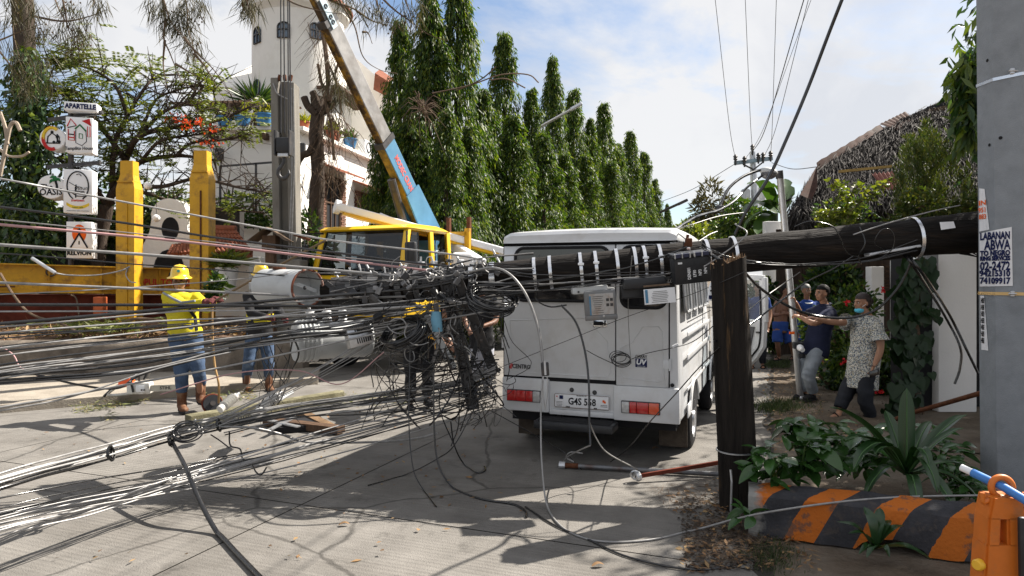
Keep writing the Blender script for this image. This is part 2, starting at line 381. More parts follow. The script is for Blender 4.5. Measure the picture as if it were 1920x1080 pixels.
# ================================================================ GROUND
D = V((.358,.934,0)).normalized();N = V((D.y,-D.x,0))
def DN(s,t,z=0): return D*s+N*t+V((0,0,z))
def groundM():
    m = M('packed_dirt',(.10,.078,.058),.95,0,.35,1.6,bump=.9,bscale=26,dirt=(.19,.165,.135),dscale=1.1,dlo=.45,dhi=.65,damt=.75)
    return m
me = MB().add([(-700,-60,-.012),(700,-60,-.012),(700,900,-.012),(-700,900,-.012)],[(0,1,2,3)]).build('ground',groundM())
tag(me,kind='structure')
def roadM():
    m = M('brushed_road_concrete',(.176,.166,.153),.9,0,.22,2.6,dirt=(.105,.096,.086),dscale=.75,dlo=.47,dhi=.68,damt=.65)
    t = m.node_tree;n = t.nodes;L = t.links;b = n['Principled BSDF']
    co = n.new('ShaderNodeTexCoord');mp = n.new('ShaderNodeMapping');mp.inputs['Rotation'].default_value = (0,0,math.atan2(N.x,N.y)-PI/2)
    mp.inputs['Rotation'].default_value = (0,0,R(21));L.new(co.outputs['Object'],mp.inputs[0])
    st = n.new('ShaderNodeMapping');st.inputs['Scale'].default_value = (.35,30,1);L.new(mp.outputs[0],st.inputs[0])
    gn = n.new('ShaderNodeTexNoise');gn.inputs['Scale'].default_value = 1;gn.inputs['Detail'].default_value = 3;gn.inputs['Roughness'].default_value = .7;L.new(st.outputs[0],gn.inputs['Vector'])
    wv = n.new('ShaderNodeTexWave');wv.bands_direction = 'Y';wv.inputs['Scale'].default_value = 7.5;wv.inputs['Distortion'].default_value = .6;wv.inputs['Detail'].default_value = 2;wv.inputs['Detail Scale'].default_value = .6
    L.new(mp.outputs[0],wv.inputs['Vector'])
    fn = n.new('ShaderNodeTexNoise');fn.inputs['Scale'].default_value = 130;fn.inputs['Detail'].default_value = 5;L.new(co.outputs['Object'],fn.inputs['Vector'])
    pn = n.new('ShaderNodeTexNoise');pn.inputs['Scale'].default_value = .5;pn.inputs['Detail'].default_value = 4;L.new(co.outputs['Object'],pn.inputs['Vector'])
    pr = n.new('ShaderNodeMapRange');pr.inputs[1].default_value = .38;pr.inputs[2].default_value = .6;pr.inputs[3].default_value = .15;L.new(pn.outputs[0],pr.inputs[0])
    def mm(op,a,c):
        q = n.new('ShaderNodeMath');q.operation = op
        for i,z in enumerate((a,c)):
            if isinstance(z,(int,float)): q.inputs[i].default_value = z
            else: L.new(z,q.inputs[i])
        return q.outputs[0]
    g = mm('MULTIPLY',mm('ADD',mm('MULTIPLY',gn.outputs[0],1.1),mm('MULTIPLY',wv.outputs[0],.45)),pr.outputs[0])
    h = mm('ADD',mm('MULTIPLY',g,.55),mm('MULTIPLY',fn.outputs[0],.6))
    bp = n.new('ShaderNodeBump');bp.inputs['Strength'].default_value = .75;bp.inputs['Distance'].default_value = .014;L.new(h,bp.inputs['Height']);L.new(bp.outputs[0],b.inputs['Normal'])
    # pits and pale aggregate specks
    vo = n.new('ShaderNodeTexVoronoi');vo.inputs['Scale'].default_value = 55;L.new(co.outputs['Object'],vo.inputs['Vector'])
    sp = n.new('ShaderNodeMapRange');sp.inputs[1].default_value = .05;sp.inputs[2].default_value = .16;sp.inputs[3].default_value = .55;sp.inputs[4].default_value = 1;L.new(vo.outputs['Distance'],sp.inputs[0])
    src = b.inputs['Base Color'].links[0].from_socket
    mu = n.new('ShaderNodeMixRGB');mu.blend_type = 'MULTIPLY';mu.inputs[0].default_value = .8;L.new(src,mu.inputs[1]);L.new(sp.outputs[0],mu.inputs[2])
    m2 = n.new('ShaderNodeMixRGB');m2.blend_type = 'MULTIPLY';m2.inputs[0].default_value = .2;L.new(mu.outputs[0],m2.inputs[1])
    gr = n.new('ShaderNodeMapRange');gr.inputs[1].default_value = .35;gr.inputs[2].default_value = .6;gr.inputs[3].default_value = .45;L.new(gn.outputs[0],gr.inputs[0]);L.new(gr.outputs[0],m2.inputs[2])
    # hairline cracks and dark stains
    dn_ = n.new('ShaderNodeTexNoise');dn_.inputs['Scale'].default_value = 1.7;dn_.inputs['Detail'].default_value = 5;L.new(co.outputs['Object'],dn_.inputs['Vector'])
    dm = n.new('ShaderNodeMixRGB');dm.inputs[0].default_value = .22;L.new(co.outputs['Object'],dm.inputs[1]);L.new(dn_.outputs['Color'],dm.inputs[2])
    vc = n.new('ShaderNodeTexVoronoi');vc.feature = 'DISTANCE_TO_EDGE';vc.inputs['Scale'].default_value = .42;L.new(dm.outputs[0],vc.inputs['Vector'])
    cr = n.new('ShaderNodeMapRange');cr.inputs[1].default_value = .0015;cr.inputs[2].default_value = .006;cr.inputs[3].default_value = .55;cr.inputs[4].default_value = 1;L.new(vc.outputs['Distance'],cr.inputs[0])
    sn = n.new('ShaderNodeTexNoise');sn.inputs['Scale'].default_value = 2.3;sn.inputs['Detail'].default_value = 8;sn.inputs['Roughness'].default_value = .7;L.new(co.outputs['Object'],sn.inputs['Vector'])
    sr = n.new('ShaderNodeMapRange');sr.inputs[1].default_value = .58;sr.inputs[2].default_value = .72;sr.inputs[3].default_value = 1;sr.inputs[4].default_value = .5;L.new(sn.outputs[0],sr.inputs[0])
    m3 = n.new('ShaderNodeMixRGB');m3.blend_type = 'MULTIPLY';m3.inputs[0].default_value = 1;L.new(m2.outputs[0],m3.inputs[1]);L.new(mm('MULTIPLY',cr.outputs[0],sr.outputs[0]),m3.inputs[2])
    L.new(m3.outputs[0],b.inputs['Base Color'])
    return m
m_road = roadM()
m_joint = M('tarred_joint',(.05,.045,.04),.95,bump=.3)
roadr = MB().add([DN(-6,-14,-.004),DN(-6,.0,-.004),DN(110,.0,-.004),DN(110,-14,-.004)],[(0,1,2,3)]).build('road',m_joint)
tag(roadr,kind='structure')
s0 = 3.95-9.0;g_ = .006
for k in range(8):
    a = s0+4.5*k+g_;b = s0+4.5*(k+1)-g_
    if k == 7: b = 105
    for (ta,tb) in ((-14,-6.6-g_),(-6.6+g_,-3.1-g_),(-3.1+g_,-.02)):
        if tb > -1:
            ed = [(a,ta),(b,ta)];st = 26
            for i in range(st+1):
                s = b+(a-b)*i/st;ed.append((s,tb+.16*noise.noise(V((s*1.3,3,0)))+.07*noise.noise(V((s*5,1,0)))-.04))
        else: ed = [(a,ta),(b,ta),(b,tb),(a,tb)]
        vs = [DN(s,t,.002) for s,t in ed]
        MB().add(vs,[tuple(range(len(vs)))[::-1]]).build('slab',m_road,roadr)
# driveway apron to the right of the road
dv = MB().add([(2.9,6.6,0),(6.5,5.6,0),(8.5,9.0,0),(4.7,10.4,0)],[(0,1,2,3)]).build('driveway',groundM());tag(dv,kind='structure')
# sidewalk
sw = MB();pl = [(-12,4.2),(-7.5,7.0),(-6.02,8.0),(-4.48,9.08),(-2.9,10.2),(-3.2,11.4),(-12,10.5)]
sw.prism(pl,(0,0,0),(1,0,0),(0,1,0),.10);tag(sw.build('sidewalk',m_walk),kind='structure')
# planter wall with rounded top
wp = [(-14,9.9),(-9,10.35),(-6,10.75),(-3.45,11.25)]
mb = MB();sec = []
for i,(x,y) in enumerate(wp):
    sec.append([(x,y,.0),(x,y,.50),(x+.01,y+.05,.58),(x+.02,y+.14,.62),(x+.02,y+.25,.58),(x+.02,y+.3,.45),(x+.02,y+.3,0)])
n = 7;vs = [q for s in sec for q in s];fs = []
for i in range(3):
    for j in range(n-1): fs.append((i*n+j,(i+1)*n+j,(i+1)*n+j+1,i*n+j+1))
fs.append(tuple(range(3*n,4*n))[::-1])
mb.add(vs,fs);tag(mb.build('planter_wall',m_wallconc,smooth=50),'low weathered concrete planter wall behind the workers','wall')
m_soil = M('planter_soil',(.13,.085,.06),.95,0,.35,5,bump=.9,bscale=20)
vs = [];fs = [];nx,ny = 40,14
for i in range(nx+1):
    for j in range(ny+1):
        x = -20+16.6*i/nx;y = 10.6+(x+9)*.1+9*j/ny
        vs.append((x,y+.1,.52+.05*j+.12*noise.noise(V((x*1.2,y*1.2,0)))))
for i in range(nx):
    for j in range(ny): a = i*(ny+1)+j;fs.append((a,a+ny+1,a+ny+2,a+1))
tag(MB().add(vs,fs).build('soil_bed',m_soil,smooth=80),kind='structure')
# dry litter on the bed (uncountable)
k = 2600;x = rnd(-11,-3.8,k);y = 11.1+(x+9)*.1+rnd(0,1.6,k)
pos = np.stack([x,y,.55+rnd(0,.16,k)],1);dr = NR.normal(size=(k,3))*[1,1,.35]
tag(leaf_obj('dry_litter',m_dry,None,pos,dr,rnd(.08,.3,k),rnd(.012,.06,k)),kind='stuff')
k = 420;c = np.array(P(185,612,11.5));pos = c+NR.normal(size=(k,3))*[.42,.2,.05];
ps = leaf_obj('cut_branch',leafM('wilted_leaves',[(.08,.11,.03),(.17,.19,.06),(.25,.26,.12)],.3),None,pos,NR.normal(size=(k,3))*[1,1,.4],.2,.035)
tag(ps,kind='stuff')
def stick(name,label,pts,r,mat=m_twig,cat='stick'):
    tag(MB().tube(crom(pts,6),r,6).build(name,mat,smooth=60),label,cat)
stick('dead_branch','bare dead branch slanting out of the planter soil at the left edge',[P(0,512,11.2),P(30,560,11.2),P(60,590,11.1),P(110,605,11.1),P(150,625,11)],.02)
stick('dead_branch','thick pale dead branch lying by the cut leaves in the planter',[P(230,605,11.5),P(255,598,11.5),P(290,600,11.6),P(340,612,11.6)],.03)
stick('dead_branch','short forked dead twig standing against the yellow beam',[P(133,553,11.6),P(143,560,11.6),P(148,590,11.5)],.012)

# ================================================================ YELLOW BEAM AND POSTS
bl,br = P(-420,512,11.0),P(398,524,15.0);bl.z = 1.66;br.z = 1.50
ax = (br-bl).normalized();per = V((ax.y,-ax.x,0)).normalized()
if per.y > 0: per = -per
rt = root('steel_beam','long yellow steel beam lying across the planter behind the workers','beam',(bl+br)/2)
b = MB();up = V((0,0,1))
b.bar(bl,br,.03,.50,up);b.build('web',m_yellow,rt)
MB().bar(bl+up*.262+per*.0,br+up*.262,.30,.024,up).build('flange',m_yellow,rt)
MB().bar(bl-up*.262,br-up*.262,.30,.024,up).build('flange',m_yellow,rt)
for t in (.12,.40,.55,.68,.84):
    q = bl.lerp(br,t)+per*.075
    MB().bar(q-up*.245,q+up*.245,.012,.11,per).build('stiffener',m_yellow,rt)
for t,w in ((.44,.4),(.70,.42)):
    q = bl.lerp(br,t)+per*.17-up*.16
    MB().bar(q-ax*w/2,q+ax*w/2,.13,.03,up).build('bracket',m_rust,rt)
for t in (.555,.88):
    q = bl.lerp(br,t)+per*.06+up*.13
    MB().torus(q,.075,.014,per,18,6).build('lifting_ring',m_dsteel,rt)
q = bl.lerp(br,.845)+per*.022-up*.04
text('lettering','NOPULITODASI',.20,m_redp,q,ax,up,rt,bold=.004,sx=.8)
mb = MB().bar(bl.lerp(br,.0)-up*.62-per*.25,br-up*.6-per*.25,.3,.6,up)
tag(mb.build('steel_plate',m_redbrown),'dark red rusted steel base under the yellow beam','steel base')
q = P(188,575,11.9);tag(MB().box(q,(.17,.14,.34),bev=.01).box(q-up*.17,(.36,.2,.03)).build('steel_stub',M('orange_primer',(.45,.11,.04),.6)),'short orange-red steel stub below the yellow beam','post')
for (px,pt,w,lab) in ((243,303,34,'yellow pointed steel post left of its pair, behind the beam'),(380,284,35,'taller yellow rust-streaked steel post, right of its pair')):
    Y = 13.6;c = P(px,520,Y);zt = 1.6+(520-pt)/F*Y;wd = w/F*Y
    r0 = root('yellow_post',lab,'post',(c.x,Y,.5))
    b = MB()
    for z0,z1,k0,k1 in ((.5,zt-.55,1,1),(zt-.55,zt-.28,1,.70),(zt-.28,zt,.70,.68)):
        q0,q1 = V((c.x,Y,z0)),V((c.x,Y,z1))
        vs = [q+V((sx*wd/2*kk,sy*.16*kk,0)) for q,kk in ((q0,k0),(q1,k1)) for sx,sy in ((-1,-1),(1,-1),(1,1),(-1,1))]
        b.add(vs,[(0,1,5,4),(1,2,6,5),(2,3,7,6),(3,0,4,7)]+([(4,5,6,7)] if z1 == zt else []))
    b.build('column',m_yellow,r0)
    MB().box((c.x+wd*.1,Y-.17,(zt+.0)/2),(.03,.025,zt-1.6),bev=.004).build('rib',m_rust if px > 300 else m_yellow,r0)
    MB().box((c.x,Y-.02,zt-.42),(wd*.86,.30,.03)).build('collar',m_yellow,r0)
    MB().box((c.x,Y,.62),(wd*1.7,.5,.06),bev=.01).build('base_plate',m_yellow,r0)

# ================================================================ SIGN POST WITH LIGHT BOXES
SY = 14.0
def SP(px,py,dy=0): return P(px,py,SY+dy)
r0 = root('sign_post','black steel sign post with two crossbars carrying white box signs','sign post',SP(126,480))
MB().tube([V((SP(126,0).x,SY+.12,.4)),V((SP(126,0).x,SY+.12,SP(126,206).z))],.055,10).build('pole',m_dsteel,r0,smooth=60)
sux = V((.96,-.28,0)).normalized()
for (a,bq) in (((82,222),(186,208)),((80,311),(182,303))):
    MB().bar(SP(*a)+V((0,.15,0)),SP(*bq)+V((0,.12,0)),.07,.07).build('crossbar',m_dsteel,r0)
def signbox(px0,py0,px1,py1,lab,parts,round_=False,dep=.38):
    c = SP((px0+px1)/2,(py0+py1)/2,-.12);w = (px1-px0)/F*SY/.93;h = (py1-py0)/F*SY
    # face turned a little to the left, so the right flank shows
    fx = V((.955,.0,0))+V((0,.297,0));fx.normalize();fn = V((fx.y,-fx.x,0));uz = V((0,0,1))
    rr = root('box_sign',lab,'sign',c)
    b = MB()
    if round_:
        b.lathe([(0,0),(w/2-.012,0),(w/2,-.012),(w/2,-dep),(0,-dep)],c,fn,36)
        b.build('case',m_sign,rr,smooth=40)
    else:
        rot = Matrix((fx,-fn,uz)).transposed();b.box(c-fn*dep/2,(w,dep,h),rot,bev=.012);b.build('case',m_sign,rr,smooth=40)
    def at(u,v,k=.004): return c+fx*u*w/2+uz*v*h/2+fn*k
    parts(rr,at,fx,uz,w,h)
    return rr
def ln(rr,at,pts,r,mat,nm='artwork',n=5):
    MB().tube([at(u,v,.004) for u,v in pts],r,5).build(nm,mat,rr)
def ap(rr,at,fx,uz,w,h): text('lettering','APARTELLE',h*.78,m_navy,at(.0,0),fx,uz,rr,bold=.006,sx=.80)
signbox(126,192,176,208,'narrow white APARTELLE sign on top of the sign post',ap,dep=.34)
def hs(rr,at,fx,uz,w,h):
    def poly(pts,m): MB().add([at(u,v) for u,v in pts],[tuple(range(len(pts)))]).build('artwork',m,rr)
    poly([(.18,.80),(.78,.95),(.92,.50),(.70,.60)],m_redp)
    ln(rr,at,[(-.88,.45),(-.62,.88),(-.2,.52)],.012,m_redp);ln(rr,at,[(-.85,.38),(-.25,.5)],.009,m_black)
    ln(rr,at,[(-.3,.32),(.05,.58),(.52,.22)],.017,m_greenp);ln(rr,at,[(-.25,.28),(-.25,-.45),(.2,-.6),(.55,-.35),(.5,.2)],.007,m_black)
    ln(rr,at,[(-.8,.3),(-.8,-.3),(-.35,-.33),(-.35,.2)],.010,m_redp);ln(rr,at,[(-.8,.02),(-.35,.0)],.012,m_black);ln(rr,at,[(-.8,-.15),(-.35,-.18)],.012,m_redp)
    ln(rr,at,[(0,.08),(.25,.05),(.25,-.2),(0,-.18),(0,.08)],.008,m_greenp);ln(rr,at,[(.62,.5),(.62,-.08),(.82,-.08),(.8,.5)],.008,m_redp)
    text('lettering','Tampilito House',h*.13,m_black,at(0,-.76),fx+uz*.06,uz,rr,bold=.002,sx=.8)
signbox(128,220,169,286,'square white box sign with drawn red-roofed houses',hs)
def ov(rr,at,fx,uz,w,h):
    pts = [(math.cos(a)*.74,.24+math.sin(a)*.66) for a in np.linspace(-.35*PI,1.35*PI,30)]
    ln(rr,at,pts,.013,m_black)
    ln(rr,at,[(-.6,.02),(-.1,-.22),(.6,-.24)],.01,m_black);ln(rr,at,[(-.15,-.3),(-.12,.3)],.012,m_black);ln(rr,at,[(-.6,.4),(-.1,.22),(.3,.18)],.006,m_black)
    ln(rr,at,[(-.1,.75),(.1,.8),(.25,.7)],.008,m_black)
    text('lettering','Moun',h*.12,m_black,at(.24,.13),fx+uz*.1,uz,rr);text('lettering','mmmm',h*.11,m_black,at(-.05,-.02),fx,uz,rr,bold=.002,sx=.9)
    text('lettering','nwnwn',h*.09,m_redp,at(0,-.42),fx,uz,rr,bold=.002)
    a = [(u,-.58-.17*(1-(u/.8)**2)) for u in np.linspace(-.78,.78,12)]
    top = [at(u,v+.07) for u,v in a];bot = [at(u,v-.07) for u,v in a]
    MB().add(top+bot,[(i,i+1,13+i,12+i) for i in range(11)]).build('banner',m_yellowp,rr)
    text('lettering','hotel cafe',h*.055,m_greenp,at(0,-.74,.007),fx,uz,rr);text('lettering','mmmmmmm mmm mmmmmm',h*.035,m_black,at(0,-.9),fx,uz,rr)
signbox(124,318,168,399,'tall white box sign with black oval emblem and yellow banner',ov)
def orr(rr,at,fx,uz,w,h):
    pts = [(math.cos(a)*.55,.35+math.sin(a)*.50) for a in np.linspace(0,2*PI,28)[:-1]]
    MB().add([at(u,v) for u,v in pts],[tuple(range(27))]).build('artwork',m_orangep,rr)
    MB().add([at(u,v,.007) for u,v in ((-.62,-.42),(0,.32),(.62,-.42))],[(0,1,2)]).build('artwork',m_sign,rr)
    for q in ([(-.66,-.42),(0,.34)],[(0,.34),(.66,-.42)]): ln(rr,lambda u,v,k: at(u,v,.009),q,.016,m_black)
    MB().add([at(u,v,.008) for u,v in ((-.06,.30),(.10,.32),(.06,.72),(-.02,.74))],[(0,1,2,3)]).build('artwork',m_black,rr)
    MB().add([at(u,v,.008) for u,v in ((-.14,.58),(.16,.58),(.16,.50),(-.14,.50))],[(0,1,2,3)]).build('artwork',m_black,rr)
    MB().add([at(u,v,.009) for u,v in ((-.05,-.25),(.05,-.25),(.05,-.05),(-.05,-.05))],[(0,1,2,3)]).build('artwork',m_black,rr)
    text('lettering','RELVION',h*.16,m_black,at(0,-.72),fx,uz,rr,bold=.006,sx=.9)
signbox(129,416,168,484,'lowest box sign with orange circle and black triangle',orr)
def r1(rr,at,fx,uz,w,h):
    a1 = [(math.cos(a)*.66-.05,math.sin(a)*.7) for a in np.linspace(.3*PI,1.62*PI,24)]
    ln(rr,at,a1[:14],.035,m_yellowp);ln(rr,at,a1[12:],.035,m_redp);ln(rr,lambda u,v,k: at(u,v,.012),[(p*1.12,q*1.12) for p,q in a1[:16]],.008,m_redp)
    ln(rr,at,[(-.4,-.3),(-.35,.1),(-.05,.35),(.25,.2),(.4,-.05),(.3,-.3)],.012,m_black);ln(rr,at,[(-.55,-.32),(.6,-.3)],.012,m_black)
    for u,v in ((-.05,.4),(.35,.1),(.1,-.25),(.5,-.2)): MB().ball(at(u,v,0),(.035,.012,.035),8).build('artwork',m_black,rr)
    ln(rr,at,[(.35,.3),(.55,.1),(.5,-.15),(.35,-.1),(.35,.3)],.008,m_black)
signbox(79,231,118,288,'upper round white sign with red and yellow ring',r1,True,.42)
def r2(rr,at,fx,uz,w,h):
    ln(rr,at,[(.45,-.1),(.42,.15),(.33,.38)],.022,m_black)
    for q in ([(.33,.38),(.15,.62),(-.08,.55)],[(.33,.38),(.05,.40),(-.1,.2)],[(.33,.38),(.52,.5),(.72,.35)],[(.33,.38),(.3,.6),(.2,.68)]):
        MB().tube(crom([at(*p) for p in q],4),[.008,.02,.03,.03,.03,.03,.022,.012,.004],5).build('artwork',m_greenp,rr)
    text('lettering','The',h*.2,m_black,at(-.3,.0),fx,uz,rr,bold=.003);text('lettering','OASIS',h*.27,m_black,at(-.0,-.32),fx+uz*.06,uz,rr,bold=.004,sx=.85)
signbox(75,320,116,381,'lower round white sign with green palm and OASIS lettering',r2,True,.42)
for (px,py,lab) in ((277,348,'upper white globe lantern hanging among branches'),(293,409,'lower white globe lantern beside the yellow post'),(222,375,'small white globe lantern left of the yellow post')):
    c = P(px,py,14.8);rr = root('globe_lantern',lab,'lantern',c)
    MB().ball(c,.085,14).build('shade',m_sign,rr,smooth=80);MB().tube([c+V((0,0,.07)),c+V((0,0,.45))],.006,5).build('cord',m_black,rr)

# ================================================================ WHITE BUILDING WITH TOWER
bd = root('white_building','white stucco house with round tower, terrace and brick-edged windows','house',(-8,25,0))
Z1 = 6.53
pl = [(-7.2,23.0),(-5.3,33.0),(-14,36),(-12.5,27)]
for a in np.linspace(0,1,9): pl.append((-10.6-.9*math.cos(a*PI/2)+.0,24.4-1.3*math.sin(a*PI/2)+ (1-a)*1.0))
b = MB().prism(pl,(0,0,0),(1,0,0),(0,1,0),Z1);b.build('wall',m_stucco,bd)
# parapet along the right side, front ledge
rs = V((1.9,10,0)).normalized();rn = V((rs.y,-rs.x,0))
def RS(t,z,o=0): return V((-7.2,23,z))+rs*t+rn*o
b = MB().bar(RS(-.15,Z1+.06,.06),RS(8.4,Z1+.06,.06),.42,.13);b.build('ledge',m_stucco,bd)
b = MB();b.bar(V((-7.1,22.95,Z1+.06)),V((-10.2,23.0,Z1+.06)),.4,.12);b.bar(V((-10.2,23.0,Z1+.06)),V((-11.6,25.0,Z1+.06)),.4,.12);b.build('ledge',m_stucco,bd)
for x in (-9.95,-9.0,-8.25,-7.6):
    MB().box((x,22.78,Z1-.22),(.16,.42,.2)).build('beam_end',m_wood,bd)
# upper storey set back
b = MB().prism([(0,0),(6.5,0),(6.5,3.0),(3.3,4.4),(0,2.3)],RS(2.2,Z1,-1.2),rs,(0,0,1),-3.5);b.build('wall',m_stucco,bd)
MB().bar(RS(2.0,Z1+2.05,.1),RS(5.4,Z1+2.05,.1),.9,.10).build('canopy',m_wood,bd)
op = MB().bar(RS(2.6,Z1+1.0,-1.2),RS(4.9,Z1+1.0,-1.2),.05,1.7).build('window',m_dark,bd)
for k in range(4): MB().box(RS(2.8+k*.55,Z1+.8,-1.15),(.1,.3,1.2)).build('curtain',M('blue_curtain',(.05,.09,.2),.8),op)
ac = MB().box(RS(5.4,Z1+.45,.1),(.3,.75,.55),Matrix.Rotation(-R(10),3,'Z'),bev=.03).build('air_conditioner',m_sign,bd)
MB().torus(RS(5.4,Z1+.45,.27),.2,.02,rn,20,6).build('fan_grille',m_dsteel,ac)
# gable and dormer
gb = MB().add([P(640,85,30),P(745,178,30),P(745,330,30),P(640,330,30),P(640,85,31),P(745,178,31),P(745,330,31),P(640,330,31)],[(0,3,2,1),(4,5,6,7),(0,1,5,4),(1,2,6,5)]).build('gable',m_stucco,bd)
MB().add([P(703,137,29.4),P(732,155,29.4),P(732,185,29.4),P(700,168,29.4),P(712,130,30.2),P(742,150,30.2)],[(0,4,5,1),(0,1,2,3)]).build('dormer',m_tile,bd)
# windows on the sunlit right side
m_brick = M('brick_surround',(.16,.085,.06),.85,0,.3,8,bump=.4)
for (t0,w,z0,h) in ((1.75,1.5,3.35,2.0),(4.9,1.8,4.05,1.05)):
    wq = MB();a,c = RS(t0,z0+h/2,.025),RS(t0+w,z0+h/2,.025)
    wq.bar(a,c,.04,h);wi = wq.build('window',m_dark,bd)
    n = int(h/.085)
    bm_ = MB().bar(V((-.21,0,0)),V((.21,0,0)),.1,.07).mesh('brick',m_brick)
    brot = Matrix((rs,rn,V((0,0,1)))).transposed().to_4x4()
    for side in (t0-.12,t0+w+.12):
        for i in range(n):
            o = link('brick',bm_,wi);o.matrix_local = WM[bd.name].inverted() @ Matrix.Translation(RS(side+(.025 if i % 2 else -.025),z0+.05+i*h/n,.05)) @ brot
    for i in range(4): MB().bar(RS(t0+w*(i+.5)/4,z0+.05,.06),RS(t0+w*(i+.5)/4,z0+h-.05,.06),.05,.05,rn).build('muntin',m_wood,wi)
    for zz_ in (z0+.03,z0+h*.5,z0+h-.03): MB().bar(RS(t0,zz_,.07),RS(t0+w,zz_,.07),.05,.06).build('frame',m_wood,wi)
    MB().add([RS(t0-.5,z0+h+.42,0),RS(t0+w+.5,z0+h+.42,0),RS(t0+w+.5,z0+h+.1,.8),RS(t0-.5,z0+h+.1,.8),RS(t0-.5,z0+h+.35,0),RS(t0+w+.5,z0+h+.35,0),RS(t0+w+.5,z0+h+.03,.8),RS(t0-.5,z0+h+.03,.8)],[(0,3,2,1),(4,5,6,7),(3,7,6,2),(0,4,7,3),(1,2,6,5)]).build('awning',m_tile,wi)
# tower
tcx,tcy,tr = -8.25,26.4,1.70
b = MB().lathe([(tr*1.03,5.5),(tr,7.5),(tr,11.8)],(tcx,tcy,0),n=48);b.build('tower',m_stucco,bd,smooth=50)
MB().lathe([(tr,11.4),(tr+.08,11.5),(tr+.2,11.6),(tr+.22,11.8),(tr+.1,11.95)],(tcx,tcy,0),n=48).build('cornice',m_stucco,bd,smooth=30)
rf = MB().lathe([(tr+.34,11.82),(tr+.36,11.88),(.1,13.9)],(tcx,tcy,0),n=48).build('tower_roof',m_tile,bd,smooth=20)
for px,pc,ph in ((532,56,29),(483,66,30),(482,164,28),(592,58,29)):
    dx = (px-960)/F; # ray to the cylinder
    th = None
    for a in np.linspace(PI,2*PI,400):
        X,Y = tcx+tr*math.cos(a),tcy+tr*math.sin(a)
        if th is None or abs(X/Y-dx) < th[0]: th = (abs(X/Y-dx),a,Y)
    a = th[1];Y = th[2];zc = 1.6-(pc-520)/F*Y;hh = ph/F*Y/2;hw = .22
    nn = V((math.cos(a),math.sin(a),0));uu = V((-nn.y,nn.x,0));o = V((tcx,tcy,zc))+nn*(tr-.02)
    arch = [(-hw,-hh),(hw,-hh)]+[(hw*math.cos(q),hh*.35+hh*.65*math.sin(q)) for q in np.linspace(0,PI,11)]
    fr = MB();fr.tube([o+uu*x+V((0,0,z))+nn*.05 for x,z in arch+[arch[0]]],.028,6);wi = fr.build('window',m_dsteel,bd,smooth=60)
    MB().prism(arch,o-nn*.02,uu,(0,0,1),-.05 if False else .05).build('pane',M('blue_grey_pane',(.07,.11,.16),.15,spec=.8),wi)
    MB().bar(o+V((0,0,-hh))+nn*.05,o+V((0,0,hh))+nn*.05,.05,.05,nn).build('muntin',m_dsteel,wi)
    MB().bar(o-uu*hw+nn*.05+V((0,0,hh*.1)),o+uu*hw+nn*.05+V((0,0,hh*.1)),.05,.05).build('muntin',m_dsteel,wi)
# small block right of the tower behind the trunk, wall lamps
for (px,py) in ((411,290),(565,280)):
    q = P(px,py,22.75);MB().box(q,(.28,.14,.42),bev=.03).build('wall_lamp',m_dsteel,bd)
# pergola
pg = root('pergola','wooden pergola roof of slats over the terrace corner','pergola',(-10,23.5,Z1))
for px in (378,452): MB().bar(P(px,258,23.4),P(px,205,23.4),.09,.09,(0,1,0)).build('post',m_dsteel,pg)
MB().tube([P(368,203,23.2),P(440,207,22.9),P(515,196,22.7)],.06,8).build('rail',m_dsteel,pg)
sl = MB().bar((-.65,-.95,0),(.65,.95,.25),.09,.07).mesh('slat',m_wood)
for i in range(15):
    o = link('slat',sl,pg);q = P(378+i*9.6,206-i*.2,23.6);o.location = q-pg.location
# terrace pots
m_potb = M('blue_pot',(.05,.20,.42),.5);m_potr = M('terracotta_pot',(.30,.09,.05),.8)
m_brom = leafM('bromeliad_leaves',[(.14,.17,.02),(.3,.28,.03),(.07,.13,.02)],.35)
for (px,py,Y,col,w,lab) in ((421,252,22.9,0,.26,'blue terrace pot left of three under the pergola'),(455,248,22.85,0,.26,'blue terrace pot in the middle under the pergola'),(496,244,22.8,0,.31,'largest blue terrace pot beside the concrete utility pole'),(568,235,23.4,1,.22,'tall dark red pot on the terrace ledge left of the dead trunk'),(622,238,24.9,1,.22,'red pot right of the dead trunk on the terrace ledge'),(628,252,25.4,1,.2,'small terracotta pot with round shrub on the right ledge'),(655,262,26.8,0,.3,'blue pot next to the air conditioner on the ledge')):
    c = P(px,py,Y);c.z = Z1+.13;rr = root('potted_plant',lab,'potted plant',c)
    MB().lathe([(0,0),(w*.7,0),(w,w*1.1),(w*1.06,w*1.1),(w*1.06,w*1.25),(w*.9,w*1.25),(w*.85,w)],c,n=18).build('pot',m_potr if col else m_potb,rr,smooth=40)
    k = 70;d = NR.normal(size=(k,3));d[:,2] = abs(d[:,2])*.8+.25
    leaf_obj('foliage',m_brom if py < 251 else m_shrub,rr,np.array(c)+[0,0,w*1.2]+NR.normal(size=(k,3))*w*.3,d,rnd(.25,.55,k),rnd(.05,.10,k))
c = P(480,195,24);rr = root('terrace_palm','dark fan-leaved palm growing beside the tower on the terrace','palm',c)
k = 240;d = NR.normal(size=(k,3));d[:,2] = d[:,2]*.5+.35
leaf_obj('fronds',m_vine,rr,np.array(c)+norm(d)*.25,d,rnd(.5,1.0,k),.06);MB().tube([c-V((0,0,1.2)),c],.1,8).build('stem',m_bark,rr)
tr_ = root('wall_trellis','black iron trellis frame on the white curved wall','trellis',P(460,430,22.6))
for (a,q) in (((413,312),(515,304)),((413,428),(515,425)),((413,312),(413,430)),((480,306),(480,428)),((413,372),(515,366))):
    MB().bar(P(*a,22.6),P(*q,22.6),.06,.06,(0,1,0)).build('bar',m_dsteel,tr_)
